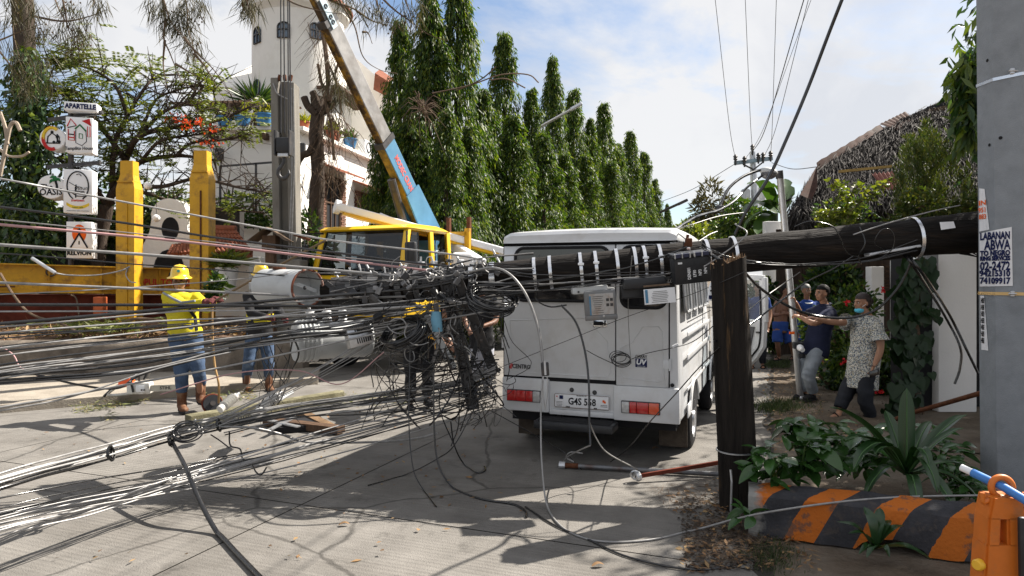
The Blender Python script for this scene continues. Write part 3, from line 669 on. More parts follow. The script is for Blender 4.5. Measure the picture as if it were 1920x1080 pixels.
k = 500;pos = np.array([P(rx,ry,22.5) for rx,ry in zip(rnd(400,520,k),425-abs(NR.normal(size=k))*28)])
tag(leaf_obj('wall_vine',m_shrub,None,pos,NR.normal(size=(k,3)),.25,.1),'thin green vine creeping along the foot of the white wall','vine')

# gate pillar with tiled roof, cream arch, dark backdrop painted as shade
gr_ = root('tiled_pillar','cream gate pillar with a small red clay-tiled roof','gate pillar',P(430,520,14.6))
MB().box((P(428,500,14.6).x,14.8,1.1),(1.1,.9,1.9),bev=.02).build('pillar',m_stucco,gr_)
a0,a1,b0,b1 = P(392,432,14.9),P(442,434,14.9),P(398,476,14.1),P(474,474,14.1)
MB().add([a0,a1,b1,b0,a0-V((0,0,.1)),a1-V((0,0,.1)),b1-V((0,0,.1)),b0-V((0,0,.1))],[(0,3,2,1),(4,5,6,7),(3,7,6,2),(0,4,7,3),(1,2,6,5)]).build('roof',m_tile,gr_)
for i in range(9):
    t = (i+.5)/9
    for j in range(5):
        p0 = a0.lerp(a1,t).lerp(b0.lerp(b1,t),j/5);p1 = a0.lerp(a1,t).lerp(b0.lerp(b1,t),(j+1)/5+.03)
        MB().tube([p0+V((0,0,.012)),p1+V((0,0,.03))],[.035,.045],8).build('tile',m_tile,gr_,smooth=60)
MB().tube([a0+V((0,0,.05)),a1+V((0,0,.05))],.08,10).build('ridge',m_tile,gr_,smooth=60)
ca = root('cream_arch','cream rounded shrine-like arch between the yellow posts','arch',P(317,500,15.6))
arch = [(-.62,-1.0),(-.62,.2),(-.45,.55),(-.4,.85)]+[(.42*math.cos(a),.9+.42*math.sin(a)) for a in np.linspace(PI*.95,.05*PI,9)]+[(.42,.6),(.62,.3),(.62,-1)]
o = P(317,480,15.6);MB().prism(arch,o,(1,0,0),(0,0,1),-.5).build('wall',m_stucco,ca)
for (u,v,w_,h_) in ((.03,.62,.2,.27),(0,-.35,.36,.5)):
    pts = [(u+w_*math.cos(a),v+h_*math.sin(a)) for a in np.linspace(0,2*PI,20)[:-1]]
    MB().add([o+V((x,-.008,z)) for x,z in pts],[tuple(range(19))]).build('opening',m_dark,ca)
a0,a1,b0,b1 = P(322,461,15.2),P(362,455,15.2),P(312,478,14.8),P(366,474,14.8)
for i in range(7):
    t = (i+.5)/7;MB().tube([a0.lerp(a1,t),b0.lerp(b1,t)],.045,8).build('tile',m_tile,ca,smooth=60)
m_shadeback = M('dark_shade_tone',(.03,.028,.027),.9,0,.4,2)  # near-black: the deep shade behind the posts is put into this colour
pr = MB().box((-10.4,18.2,1.7),(6.4,.3,3.4));tag(pr.build('shade_backdrop',m_shadeback),'dark backdrop standing in for the shade behind the yellow posts and arch','wall')
# small street shrine lantern on the utility pole, planter bush
ln_ = root('wooden_birdhouse','small grey roofed wooden box on the utility pole','birdhouse',P(508,450,11.2))
c = P(508,450,11.2);MB().box(c-V((0,0,.06)),(.22,.22,.26)).build('box',m_wood,ln_)
for s in (-1,1): MB().bar(c+V((0,-.2,.16)),c+V((0,.2,.16)),.01,.02).add([c+V((0,-.24,.2)),c+V((s*.3,-.24,-.02)),c+V((s*.3,.24,-.02)),c+V((0,.24,.2))],[(0,1,2,3)]).build('roof',m_twig,ln_)
MB().bar(c-V((0,0,.15)),c-V((0,0,1.6)),.14,.14,(0,1,0)).build('post',m_wood,ln_)
c = P(425,500,13.6);rr = root('potted_fern','bright green fern in a white pot before the cream pillar','potted plant',c)
MB().lathe([(0,-.55),(.16,-.55),(.22,-.02),(.19,-.02)],c,n=16).build('pot',m_paintw,rr,smooth=40)
k = 220;d = NR.normal(size=(k,3));d[:,2] = d[:,2]*.4+.3
leaf_obj('fronds',m_feather,rr,np.array(c)+[0,0,.08]+NR.normal(size=(k,3))*[.12,.1,.06],d,rnd(.2,.45,k),.05)
# ================================================================ WHITE VAN
VZ = -R(21);VO = V((.67,6.03,0))
van = root('van','white utility van with blue UV badge and plate G4S 558 under the fallen pole','van',VO,VZ)
def RV(px,py):
    k = (px-960)/F;x = (k*6.03-.67)/(.934+.358*k);Y = 6.03-.358*x
    return x,1.6-(py-520)/F*Y
def vb(mb,name,mat,par=None,smooth=35): return mb.build(name,mat,par or van,smooth=smooth,local=True)
def rrect(hx,z0,z1,r,top=0.0,n=4):
    # rounded rectangle section; top = inward lean at the top
    pts = []
    for cx_,cz,a0 in ((hx-r-top,z1-r,0),(-hx+r+top,z1-r,90),(-hx+r,z0+r*.6,180),(hx-r,z0+r*.6,270)):
        for i in range(n+1):
            a = R(a0+90*i/n);rr_ = r if a0 < 180 else r*.6
            pts.append((cx_+rr_*math.cos(a),cz+rr_*math.sin(a)))
    return pts
secs = [(.0,.81,.385,1.90,.06,.05),(.03,.83,.37,1.93,.06,.06),(1.2,.83,.36,1.94,.06,.06),(2.35,.83,.36,1.93,.06,.06),(2.5,.82,.36,1.86,.08,.07),(2.85,.80,.37,1.70,.09,.09),(3.15,.79,.38,1.15,.09,.04),(3.42,.77,.40,1.02,.08,.03),(3.5,.72,.44,.92,.08,.03)]
mb = MB();n = None;vs = [];fs = []
for y,hx,z0,z1,r,tp in secs:
    p = rrect(hx,z0,z1,r,tp);n = len(p);vs += [(x,y,z) for x,z in p]
for i in range(len(secs)-1):
    for j in range(n): a = i*n+j;b = i*n+(j+1) % n;fs.append((a,b,b+n,a+n))
fs.append(tuple(range(n)));fs.append(tuple(range(len(secs)*n-1,(len(secs)-1)*n-1,-1)))
vb(mb.add(vs,[f[::-1] for f in fs]),'body',m_white,smooth=40)
# raised roof cap
vs = [];fs = []
rs_ = [(-.05,.70,1.915,1.955),(-.055,.775,1.91,1.985),(-.03,.79,1.91,2.015),(.25,.80,1.91,2.05),(1.3,.80,1.91,2.06),(2.2,.79,1.91,2.04),(2.42,.74,1.91,1.97)]
n = 12
for y,hx,z0,z1 in rs_:
    pr_ = [(-hx,z0),(-hx-.004,z0+.02),(-hx+.01,z0+(z1-z0)*.6),(-hx+.07,z0+(z1-z0)*.88),(-hx*.5,z1-.004),(-.1,z1),(.1,z1),(hx*.5,z1-.004),(hx-.07,z0+(z1-z0)*.88),(hx-.01,z0+(z1-z0)*.6),(hx+.004,z0+.02),(hx,z0)]
    vs += [(x,y,z) for x,z in pr_]
for i in range(len(rs_)-1):
    for j in range(n): a = i*n+j;b = i*n+(j+1) % n;fs.append((a,a+n,b+n,b))
fs.append(tuple(range(n)));fs.append(tuple(range(len(rs_)*n-1,(len(rs_)-1)*n-1,-1)))
vb(MB().add(vs,fs),'roof_cap',m_white,smooth=40)
vb(MB().box((0,0,1.905),(1.56,.012,.012)),'rain_seam',m_seam)
# rear doors
xl,xm,xr = RV(946,600)[0],RV(1155,600)[0],RV(1254,600)[0]
vb(MB().box(((xl+xr)/2,.005,1.29),(xr-xl+.02,.014,1.25)),'door_gap',m_seam)
def panel(x0,x1,z0,z1,name,hole=None):
    d = MB();d.box(((x0+x1)/2,-.006,(z0+z1)/2),(x1-x0,.022,z1-z0),bev=.008);return vb(d,name,m_white)
def rr_poly(x0,x1,z0,z1,r,n=5):
    pts = []
    for cx_,cz,a0 in ((x1-r,z1-r,0),(x0+r,z1-r,90),(x0+r,z0+r,180),(x1-r,z0+r,270)):
        for i in range(n+1): a = R(a0+90*i/n);pts.append((cx_+r*math.cos(a),cz+r*math.sin(a)))
    return pts
def win(par,x0,x1,z0,z1,r=.08):
    p = rr_poly(x0,x1,z0,z1,r)
    vb(MB().add([(x,-.0185,z) for x,z in p],[tuple(range(len(p)))[::-1]]),'window_inside',m_dark,par)
    w = vb(MB().add([(x,-.022,z) for x,z in p],[tuple(range(len(p)))[::-1]]),'window',M('tinted_rear_glass',(.012,.012,.014),.08,0,.4,3,spec=.8,coat=.4),par)
    vb(MB().tube([(x,-.02,z) for x,z in p+[p[0]]],.016,6,False),'window_seal',m_rubber,par)
dl = panel(xl,xm-.004,.70,1.885,'rear_door');dr_ = panel(xm+.004,xr,.665,1.885,'rear_door')
win(dl,RV(968,480)[0],RV(1143,480)[0],1.39,1.865);win(dr_,xm+.05,xr-.02,1.34,1.865)
def emb(par,pts,r=.0045):
    vb(MB().tube([(x,-.017,z) for x,z in pts],r,6),'pressed_rib',m_white,par,60)
emb(dl,[RV(*p) for p in ((957,600),(1098,596),(1140,640),(1146,698),(1140,707),(960,696),(957,600))])
emb(dr_,[RV(*p) for p in ((1186,642),(1206,613),(1236,612),(1243,622),(1246,712),(1236,716),(1170,708),(1164,700),(1164,652),(1186,642))])
for zc in (.86,1.5):
    vb(MB().tube([(xr+.012,-.014,zc-.05),(xr+.012,-.014,zc+.05)],.011,8).box((xr-.02,-.019,zc),(.05,.006,.07),bev=.002),'hinge',m_white,dr_)
for zc in (1.0,1.55): vb(MB().tube([(xl-.012,-.014,zc-.05),(xl-.012,-.014,zc+.05)],.011,8),'hinge',m_white,dl)
hx,hz = RV(1126,606)
h = vb(MB().box((hx,-.02,hz),(.125,.02,.066),bev=.008),'door_handle',m_chrome,dl)
vb(MB().box((hx-.012,-.032,hz),(.085,.006,.036),bev=.006),'handle_recess',m_black,dl);vb(MB().lathe([(0,0),(.013,0),(.013,-.01)],(hx+.047,-.038,hz),(0,1,0),14),'lock',m_dsteel,dl)
# bumper panels, lamps, plate
xa,xb = RV(1031,735)[0],RV(1152,745)[0]
vb(MB().box(((-.80+xa)/2,-.018,.535),(xa+.80,.045,.30),bev=.012),'bumper_panel',m_white)
vb(MB().box(((.80+xb)/2,-.018,.515),(.80-xb,.045,.30),bev=.012),'bumper_panel',m_white)
vb(MB().box(((xa+xb)/2,-.004,.395),(xb-xa,.03,.05),bev=.008),'bumper_lip',m_white)
def lamp(p0,p1,cols,name):
    x0,z1 = RV(*p0);x1,z0 = RV(*p1)
    zc = (z0+z1)/2;hh = .095
    t = vb(MB().box(((x0+x1)/2,-.045,zc),(x1-x0+.012,.02,hh+.012),bev=.006),name,m_blackp)
    tot = sum(w for w,_ in cols);x = x0
    for w,m_ in cols:
        dx = (x1-x0)*w/tot
        vb(MB().box((x+dx/2,-.058,zc),(dx-.002,.022,hh),bev=.007),'lens',m_,t);x += dx
lamp((955,730),(1016,751),((1.2,m_red),(1.2,m_red),(.9,m_red),(.9,m_clear)),'tail_lamp')
lamp((1168,751),(1238,775),((1,m_clear),(.9,m_red),(1.5,m_red),(1.3,m_amber)),'tail_lamp')
for p in ((1072,731),(1115,736)):
    x,z = RV(*p);vb(MB().lathe([(0,-.016),(.014,-.014),(.02,-.004),(.02,0)],(x,-.0,z),(0,1,0),16),'plate_lamp',m_dsteel)
px0,pz1 = RV(1041,737);px1,pz0 = RV(1144,769);zc = (pz0+pz1)/2+.002;hh = .125
plt = vb(MB().box(((px0+px1)/2,-.02,zc),(px1-px0,.012,hh),bev=.004),'licence_plate',m_sign)
vb(MB().tube([(x,-.027,z) for x,z in rr_poly(px0+.004,px1-.004,zc-hh/2+.004,zc+hh/2-.004,.006,2)+[(px1-.004,zc+hh/2-.01)]],.002,4),'plate_rim',m_rust,plt)
UX,UZ = (1,0,0),(0,0,1)
pw = px1-px0
text('plate_text','G4S 558',.085,m_black,((px0+px1)/2+.004,-.027,zc-.004),UX,UZ,plt,.0015,.002,sx=.86,local=True)
text('plate_text','REGION VII',.018,m_black,((px0+px1)/2,-.027,zc+.05),UX,UZ,plt,.001,local=True)
text('plate_text','C0127',.014,m_black,(px0+pw*.25,-.027,zc-.052),UX,UZ,plt,.001,.001,local=True);text('plate_text','0043',.014,m_black,(px1-pw*.25,-.027,zc-.052),UX,UZ,plt,.001,.001,local=True)
for s,xx in ((0,px0+pw*.095),(1,px1-pw*.095)):
    st = vb(MB().box((xx,-.0285,zc),(pw*.155,.003,hh*.86)),'plate_sticker',m_paper,plt)
    if s == 0:
        vb(MB().box((xx+.018,-.0306,zc+.03),(.034,.002,.032)),'print',m_navy,plt);vb(MB().box((xx-.022,-.0306,zc+.035),(.01,.002,.012)),'print',m_redp,plt)
        for i in range(3): vb(MB().box((xx,-.0306,zc-.01-.012*i),(.06,.002,.003)),'print',m_black,plt)
        text('print','PILIPINAS',.012,m_black,(xx,-.0306,zc-.046),UX,UZ,plt,.0005,local=True)
    else:
        vb(MB().box((xx-.004,-.0306,zc+.016),(.018,.002,.02)).box((xx+.008,-.0306,zc+.008),(.016,.002,.018)),'print',m_orangep,plt)
        for i in range(2): vb(MB().box((xx,-.0306,zc-.02-.012*i),(.06,.002,.004)),'print',m_black,plt)
x,z = RV(977,687);text('badge','CENTRO',.055,m_dsteel,(x+.01,-.02,z),(1,0,-.02),UZ,dl,.002,.001,sx=.8,local=True)
vb(MB().prism([(-.10,-.02),(-.085,.03),(-.065,.02),(-.075,-.025)],(x-.01,-.017,z),UX,UZ,.003),'badge',m_redp,dl)
x,z = RV(1203,680)
vb(MB().box((x,-.0185,z),(.10,.004,.075),bev=.0018),'badge',m_navy,dr_)
text('badge','UV',.062,m_sign,(x,-.0215,z+.006),(1,0,0),(.18,0,1),dr_,.001,.003,sx=1.0,local=True);text('badge','UTILITY VAN',.012,m_sign,(x,-.0215,z-.029),UX,UZ,dr_,.0005,local=True)
text('badge','CARRY',.032,m_dsteel,(x,-.0185,z+.054),UX,UZ,dr_,.002,.001,sx=1.0,local=True)
for p in ((937,693),(1261,722)):
    x,z = RV(*p);vb(MB().ball((x,-.012,z),(.017,.016,.017),12),'rubber_stop',m_rubber)
sx0,sx1 = RV(1016,780)[0],RV(1160,790)[0]
vb(MB().box(((sx0+sx1)/2,-.12,.315),(sx1-sx0,.24,.07),bev=.015),'step_bumper',m_blackp)
vb(MB().box(((sx0+sx1)/2,-.12,.352),(sx1-sx0-.06,.2,.008),bev=.003),'step_tread',m_rubber)
for x in (sx0+.15,sx1-.15): vb(MB().bar((x,-.02,.30),(x,.3,.40),.05,.05),'step_bracket',m_dsteel)
# underbody, flaps
vb(MB().box((0,1.75,.34),(1.5,3.3,.12)),'underbody',m_dark);vb(MB().box((0,.75,.27),(1.3,.09,.09)),'axle',m_dsteel)
for x in (-.66,.69): vb(MB().box((x,.36,.235),(.25,.012,.30)),'mud_flap',M('mud_flap',(.045,.035,.028),.85,dirt=(.12,.10,.08),dlo=.4,dhi=.7,bump=.3))
# wheels
def wheel(x,y,par,s,r=.275):
    c = V((x,y,r));ax = V((s,0,0));w = .15
    whl = vb(MB().lathe([(r*.62,-w/2),(r*.8,-w/2-.006),(r*.95,-w/2+.01),(r,-w/2+.035),(r,w/2-.035),(r*.95,w/2-.01),(r*.8,w/2+.006),(r*.62,w/2)],c,ax,36),'wheel',m_rubber,par)
    vb(MB().lathe([(r*.62,-w/2),(r*.6,w/2-.01),(r*.64,w/2+.004),(r*.55,w/2-.005),(r*.5,w/2-.04),(r*.3,w/2-.03),(r*.24,w/2+.01),(.001,w/2+.012)],c,ax,32),'rim',m_steel,whl)
    for i in range(8):
        a = 2*PI*i/8;vb(MB().lathe([(.0,.0),(r*.07,0)],c+V((s*(w/2-.028),math.cos(a)*r*.42,math.sin(a)*r*.42)),ax,8),'rim_slot',m_dark,whl)
for y in (.75,2.72):
    for s in (-1,1):
        p = [(y+.345*math.cos(a),.30+.345*math.sin(a)) for a in np.linspace(-.15,PI+.15,16)]
        vb(MB().add([(s*.8325,q,max(.36,z)) for q,z in p],[tuple(range(16))]),'wheel_arch',m_dark)
        vb(MB().tube([(s*.835,q,z) for q,z in p if z > .36],.014,6),'arch_lip',m_white)
        wheel(s*.755,y,van,s)
# side features (right side visible)
for s in (1,-1):
    xs = s*.795
    lean = lambda z: s*(.8335-.06*max(0,(z-1.2))/.73)
    for y0,y1 in ((.14,.52),(.60,.98),(1.06,1.5),(1.62,2.2)):
        p = rr_poly(y0,y1,1.30,1.70,.03,3)
        w = vb(MB().add([(lean(z)+s*.004,y,z) for y,z in p],[tuple(range(len(p)))]),'side_window',M('side_glass',(.05,.055,.06),.1,0,.5,4,spec=.8))
        vb(MB().tube([(lean(z)+s*.006,y,z) for y,z in p+[p[0]]],.014,5,False),'window_frame',m_steel,w)
        vb(MB().bar((lean(1.3)+s*.006,(y0+y1)/2,1.31),(lean(1.7)+s*.006,(y0+y1)/2,1.69),.02,.012,(s,0,0)),'slider',m_steel,w)
    for z,h_ in ((1.10,.04),(.90,.05),(.62,.03)):
        vb(MB().box((s*.8305,1.35,z),(.011,2.2,h_),bev=.005),'side_strake',m_white)
    vb(MB().box((s*.834,1.35,1.21),(.006,2.3,.008)),'side_seam',m_seam)
    for y in (1.56,2.32): vb(MB().box((s*.834,y,.85),(.006,.008,.86)),'side_seam',m_seam)
    vb(MB().box((s*.834,.38,.43),(.010,.30,.12),bev=.004),'sill_panel',m_white)
# cab glass, open driver door
vb(MB().add([(-.68,2.585,1.80),(.68,2.585,1.80),(.72,3.12,1.2),(-.72,3.12,1.2)],[(0,1,2,3)]),'windscreen',m_glass)
hg = V((.80,3.18,0));da = R(180+43);dd = V((math.sin(R(44)),-math.cos(R(44)),0));dn = V((-dd.y,dd.x,0))
if dn.x > 0: dn = -dn
L_ = .93
def DP(u,z,o=0): return hg+dd*u+V((0,0,z))+dn*o
out_ = [(0,.58),(.06,.50),(.30,.44),(.62,.50),(.80,.66),(.91,.80),(.93,1.15),(.92,1.56),(.86,1.63),(.42,1.64),(.10,1.12),(0,1.08)]
winp = [(.14,1.10),(.86,1.10),(.85,1.52),(.80,1.56),(.46,1.57)]
def ring(o1,o2,off,depth,name,mat,par):
    b_ = MB();k = len(o1);vs_ = [DP(u,z,off) for u,z in o1]+[DP(u,z,off-depth) for u,z in o1];b_.add(vs_,[tuple(range(k)),tuple(range(2*k-1,k-1,-1))]+[(i,i+k,(i+1) % k+k,(i+1) % k) for i in range(k)]);return vb(b_,name,mat,par)
lower = [(0,.58),(.06,.50),(.30,.44),(.62,.50),(.80,.66),(.91,.80),(.93,1.10),(0,1.10)]
dd_ = ring(lower,None,.02,.05,'front_door',m_white,van)
for a_,q_,w_ in (((.90,1.08),(.89,1.60),.10),((.90,1.59),(.42,1.61),.07),((.44,1.61),(.08,1.10),.05)):
    vb(MB().bar(DP(*a_,-.005),DP(*q_,-.005),w_,.05,dn,bev=.012),'door_frame',m_white,dd_)
ring([(.10,.66),(.60,.62),(.70,.72),(.78,1.02),(.10,1.02)],None,.034,.012,'door_card',M('door_card',(.10,.10,.105),.7),dd_)
vb(MB().add([DP(u,z,0) for u,z in ((.12,1.10),(.86,1.10),(.85,1.57),(.44,1.58))],[(0,1,2,3)]),'door_glass',m_glassc,dd_)
vb(MB().tube(crom([DP(u,z,.026) for u,z in ((.05,.56),(.30,.51),(.60,.56),(.76,.70),(.86,.84),(.88,1.2),(.86,1.5))],5),.011,6),'door_seal',m_rubber,dd_)
vb(MB().bar(DP(.82,.96,.03),DP(.87,.96,.03),.02,.03,dn),'latch',m_dsteel,dd_)
vb(MB().box(DP(.2,1.2,-.2),(.06,.16,.26),bev=.03),'mirror',m_blackp,dd_)
for yy in (.8,1.7): vb(MB().box((0,yy,1.1),(1.3,.12,.6),bev=.04),'seat',m_dark)
# ================================================================ FALLEN POLE AND WHAT HANGS ON IT
P_ = P
def P(px,py,Y):
    # the pole runs slightly away to the left; everything slung on it follows, in front of the van and above the ground
    if Y < 5.75 and px < 1400:
        Y *= float(np.interp(px,(0,500,610,940,1285,1400),(1,1.13,1.13,1.08,1.03,1)))
        if py > 530: Y = min(Y,1.59*F/(py-520))
        if 932 < px < 1284 and py < 800: k = (px-960)/F;Y = min(Y,6.03-.358*((k*6.03-.67)/(.934+.358*k))-.07)
    return P_(px,py,Y)
PR = V((3.95,5.33,1.985));PL = V((-1.597,5.84,1.454));pd = (PL-PR);plen = pd.length;pd.normalize()
pu = V((0,0,1));pu = (pu-pd*pu.dot(pd)).normalized();pf = pd.cross(pu)
if pf.y > 0: pf = -pf          # towards the street side / camera
def rad(t): return .162-.042*t
def PP(t,u=0,f=0): return PR.lerp(PL,t)+pu*u+pf*f
fp = root('fallen_pole','long black creosoted wooden utility pole fallen across the van roof height','utility pole',PR.lerp(PL,.5))
def rough_pole(path,rads,n,amp,name,mat,par,fq=3.2):
    m = MB().tube(path,rads,n)
    o = []
    for q in m.v:
        o.append(q+V((noise.noise(q*fq),noise.noise(q*fq+V((9,0,0))),noise.noise(q*fq+V((0,9,0)))))*amp)
    m.v = o;return m.build(name,mat,par,smooth=60)
rough_pole([PP(i/60) for i in range(61)],[rad(i/60) for i in range(61)],20,.012,'shaft',m_tar,fp)
# splintered butt end near the concrete pole
b = MB()
for i in range(26):
    a = random.uniform(0,2*PI);r = random.uniform(.03,.14);q = PP(.035+random.uniform(-.02,.05),-abs(math.sin(a))*r-.05,math.cos(a)*r)
    b.tube([q,q-pd*.06+V((0,0,-.02)),q-pd*random.uniform(.1,.2)-pu*random.uniform(.02,.12)],[.016,.01,.002],5)
o_ = b.build('splinters',m_tar,fp);tag(o_,kind='stuff')
def pt_x(px):
    best = min(range(0,2001),key=lambda i: abs(PP(i/2000).x/PP(i/2000).y*F+960-px));return best/2000
m_gband = M('dull_grey_band',(.20,.20,.205),.5,.5,.3,9,dirt=(.06,.05,.045),dscale=9)
def band(px,w=.022,mat=m_band,k=1.045,gap=0):
    t = pt_x(px);c = PP(t);r = rad(t)*k
    n = 28;vs = [];fs = []
    for j in range(n):
        a = 2*PI*j/n
        for s in (-1,1):
            for rr_ in (r,r+.004): vs.append(c+pd*s*w/2+(pu*math.cos(a)+pf*math.sin(a))*rr_)
    for j in range(n):
        a = j*4;e = ((j+1) % n)*4
        fs += [(a+1,e+1,e+3,a+3),(a,a+2,e+2,e),(a,e,e+1,a+1),(a+2,a+3,e+3,e+2)]
    return MB().add(vs,fs).build('strap',mat,fp,smooth=40)
for px in (1713,1375,1324,1288,1237,1208,1190,1157,1118,1090,1033,1004,925,888): band(px,.026 if px > 1000 else .045)
for px in (868,852,838,822,806,786,770,752,730,706,690,668,650,634): band(px,random.choice((.05,.07,.09)),random.choice((m_gband,m_dsteel,m_dsteel)),1.06+random.random()*.06)
for px in (1237,1208,1090,1118):
    t = pt_x(px);MB().box(PP(t,.045,rad(t)*1.08),(.05,.02,.022),bev=.005).build('buckle',m_band,fp)
    MB().tube([PP(t,-.10,rad(t)*.95),PP(t,-.17,rad(t)*.9)],.011,8).build('bolt',m_steel,fp)
# printed scrap
q = PP(pt_x(1755),.075,rad(.04)*1.0);s_ = MB().add([q+pd*-.05+pu*.02+pf*.012,q+pd*.05+pu*.025+pf*.01,q+pd*.05-pu*.035+pf*.02,q-pd*.055-pu*.03+pf*.022],[(0,1,2,3)]).build('paper_scrap',m_paper,fp)
# crossarm steel channels hanging from the pole head
ca = root('crossarm','pair of dark steel crossarms hanging down from the fallen pole beside the van','crossarm',P(880,640,5.2))
for a,q,w in ((P(836,525,5.02),P(888,768,5.2),.088),(P(856,520,5.0),P(928,700,5.3),.070)):
    d = (q-a).normalized();b = MB();b.bar(a,q,w,.012,(0,-1,0));sx_ = d.cross(V((0,-1,0))).normalized()
    for s in (-1,1): b.bar(a+sx_*s*w/2,q+sx_*s*w/2,.012,.05,(0,-1,0))
    b.build('channel',m_dsteel,ca)
    for t in np.linspace(.08,.92,7): MB().lathe([(0,-.012),(.012,-.012),(.012,0)],a.lerp(q,t)-V((0,.018,0)),(0,1,0),6).build('bolt',m_dsteel,ca)
MB().bar(P(800,590,5.3),P(852,690,5.3),.05,.02,(0,-1,0)).build('brace',m_steel,ca)
MB().bar(P(905,600,5.5),P(880,700,5.4),.04,.02,(0,-1,0)).build('brace',m_dsteel,ca)
# pin hardware along the pole head
for i,px in enumerate((640,662,684,703,727,748,765,792,820,845,872,905,940)):
    t = pt_x(px);r = rad(t)
    rr = root('pole_clamp','galvanised clamp with bolt on the pole head among the cables','clamp',PP(t,r),group='clamps along the head of the fallen pole')
    h = random.uniform(.05,.12);lean = pd*random.uniform(-.05,.05)
    MB().tube([PP(t,r*.9,.02),PP(t,r+h,.02)+lean],.009,7).build('bolt',m_steel,rr)
    MB().box(PP(t,r+h*.5,.0)+lean*.5,(.05,.045,.03),Matrix.Rotation(random.random(),3,'Z'),bev=.006).build('clamp',random.choice((m_steel,m_dsteel)),rr)
    MB().bar(PP(t,r*.2,r*1.05),PP(t,r*.8,r*1.0)+lean*2,.04,.012,pf).build('plate',random.choice((m_gband,m_dsteel,m_dsteel)),rr)
# stump
st = root('pole_stump','sawn-off black wooden pole stump standing in front of the van','pole stump',G(1385,950))
b0 = G(1386,952);hgt = 1.70;n = 26;rings = 40;vs = [];fs = []
for i in range(rings+1):
    z = -.05+(hgt+.05)*i/rings;c = b0+V((-.045*z,0,z));r = .132-.012*z/1.7
    for j in range(n):
        a = 2*PI*j/n;q = c+V((math.cos(a)*r,math.sin(a)*r,0));k = noise.noise(V((math.cos(a)*4,math.sin(a)*4,z*1.1)))*.012+noise.noise(V((math.cos(a)*14,math.sin(a)*14,z*1.5)))*.007
        q += V((math.cos(a),math.sin(a),0))*k
        if i == rings: q.z += .05*noise.noise(V((math.cos(a)*2.5,math.sin(a)*2.5,5)))+.03*math.cos(a+.6)
        vs.append(q)
for i in range(rings):
    for j in range(n): a = i*n+j;e = i*n+(j+1) % n;fs.append((a,e,e+n,a+n))
MB().add(vs,fs).build('shaft',m_tarv,st,smooth=50)
top = b0+V((-.045*hgt,0,hgt));b = MB();vs2 = vs[-n:]
b.add(vs2+[top+V((0,0,-.01))],[(j,(j+1) % n,n) for j in range(n)]);b.build('cut_face',m_splint,st)
b = MB()
for i in range(150):
    a = random.uniform(0,2*PI);r = .115*math.sqrt(random.random());q = top+V((math.cos(a)*r,math.sin(a)*r,-.02+.03*math.cos(a+.6)))
    h_ = random.uniform(.02,.065);b.tube([q,q+V((random.uniform(-.012,.012),random.uniform(-.012,.012),h_))],[random.uniform(.004,.01),.001],4)
tag(b.build('splinters',m_splint,st),kind='stuff')
c = b0+V((-.02,0,.40));MB().torus(c,.133,.006,(0,0,1),30,5).build('wire_band',m_steel,st)
MB().tube([b0+V((-.10,-.13,.02)),b0+V((-.095,-.135,.22)),b0+V((-.10,-.125,.30))],.008,6).build('ground_rod',m_steel,st)
# ---- black terminal box with white lettering
def equip(name,lab,cat,cpx,Y,rotm): 
    c = P(*cpx,Y);r0 = root(name,lab,cat,c);return r0,c,rotm
ang = R(6.5)
ux = V((math.cos(ang),.05,math.sin(ang))).normalized();uz = V((-math.sin(ang)-.05,-.16,math.cos(ang)));uz = (uz-ux*uz.dot(ux)).normalized();uy = uz.cross(ux)
rot = Matrix((ux,uy,uz)).transposed()
bx = P(1299,504,5.0);tb = root('terminal_box','black plastic terminal box lettered DEN001 on the fallen pole by the stump','junction box',bx)
def TB(u,f,w): return bx+ux*u+uy*f+uz*w
MB().box(TB(0,.05,-.01),(.285,.13,.20),rot,bev=.012).build('case',m_blackp,tb,smooth=35)
MB().box(TB(0,.05,.105),(.305,.15,.035),rot,bev=.008).build('lid',m_blackp,tb,smooth=35)
for u in (-.115,-.055,.035,.095): MB().box(TB(u,-.032,.112),(.045,.018,.03),rot,bev=.004).build('latch',M('navy_plastic',(.03,.035,.07),.4),tb)
for u in (-.14,-.085,-.026,.008,.065,.135): MB().box(TB(u,-.033,.112),(.008,.022,.038),rot,bev=.002).build('lid_rib',m_clear,tb)
MB().box(TB(-.10,-.018,.055),(.032,.004,.014),rot).build('label_plate',m_sign,tb)
tux = (uz+ux*-.0).normalized();tuy = -ux
for i,s in enumerate(('DEN001','LP30','NP3','NP4')):
    ln_ = (.093,.062,.05,.05)[i]
    text('lettering',s,.033,m_sign,TB(-.035+.042*i,-.0185,-.075+.010*i+ln_/2),tux,tuy,tb,.0008,.0008,sx=.80)
# ---- grey meter box with label, white bracket
gx = P(1126,572,4.98);mbx = root('meter_box','grey box with printed instruction label hanging under the pole','meter box',gx)
ang = R(4);ux2 = V((math.cos(ang),-.08,math.sin(ang))).normalized();uz2 = V((-.12,-.18,1));uz2 = (uz2-ux2*uz2.dot(ux2)).normalized();uy2 = uz2.cross(ux2);rot2 = Matrix((ux2,uy2,uz2)).transposed()
def GB(u,f,w): return gx+ux2*u+uy2*f+uz2*w
m_gbox = M('grey_plastic',(.17,.175,.18),.45,0,.1,6,dirt=(.22,.15,.10),dscale=8,dlo=.55,dhi=.75,damt=.6)
MB().box(GB(0,.06,0),(.245,.12,.225),rot2,bev=.015).build('case',m_gbox,mbx,smooth=35)
MB().box(GB(0,-.004,-.098),(.25,.02,.04),rot2,bev=.008).build('lip',m_gbox,mbx,smooth=35)
lb = MB().box(GB(.008,-.002,.008),(.185,.006,.165),rot2).build('label_plate',M('stained_label',(.42,.41,.40),.6,dirt=(.26,.15,.08),dscale=14,dlo=.48,dhi=.7,damt=.6),mbx)
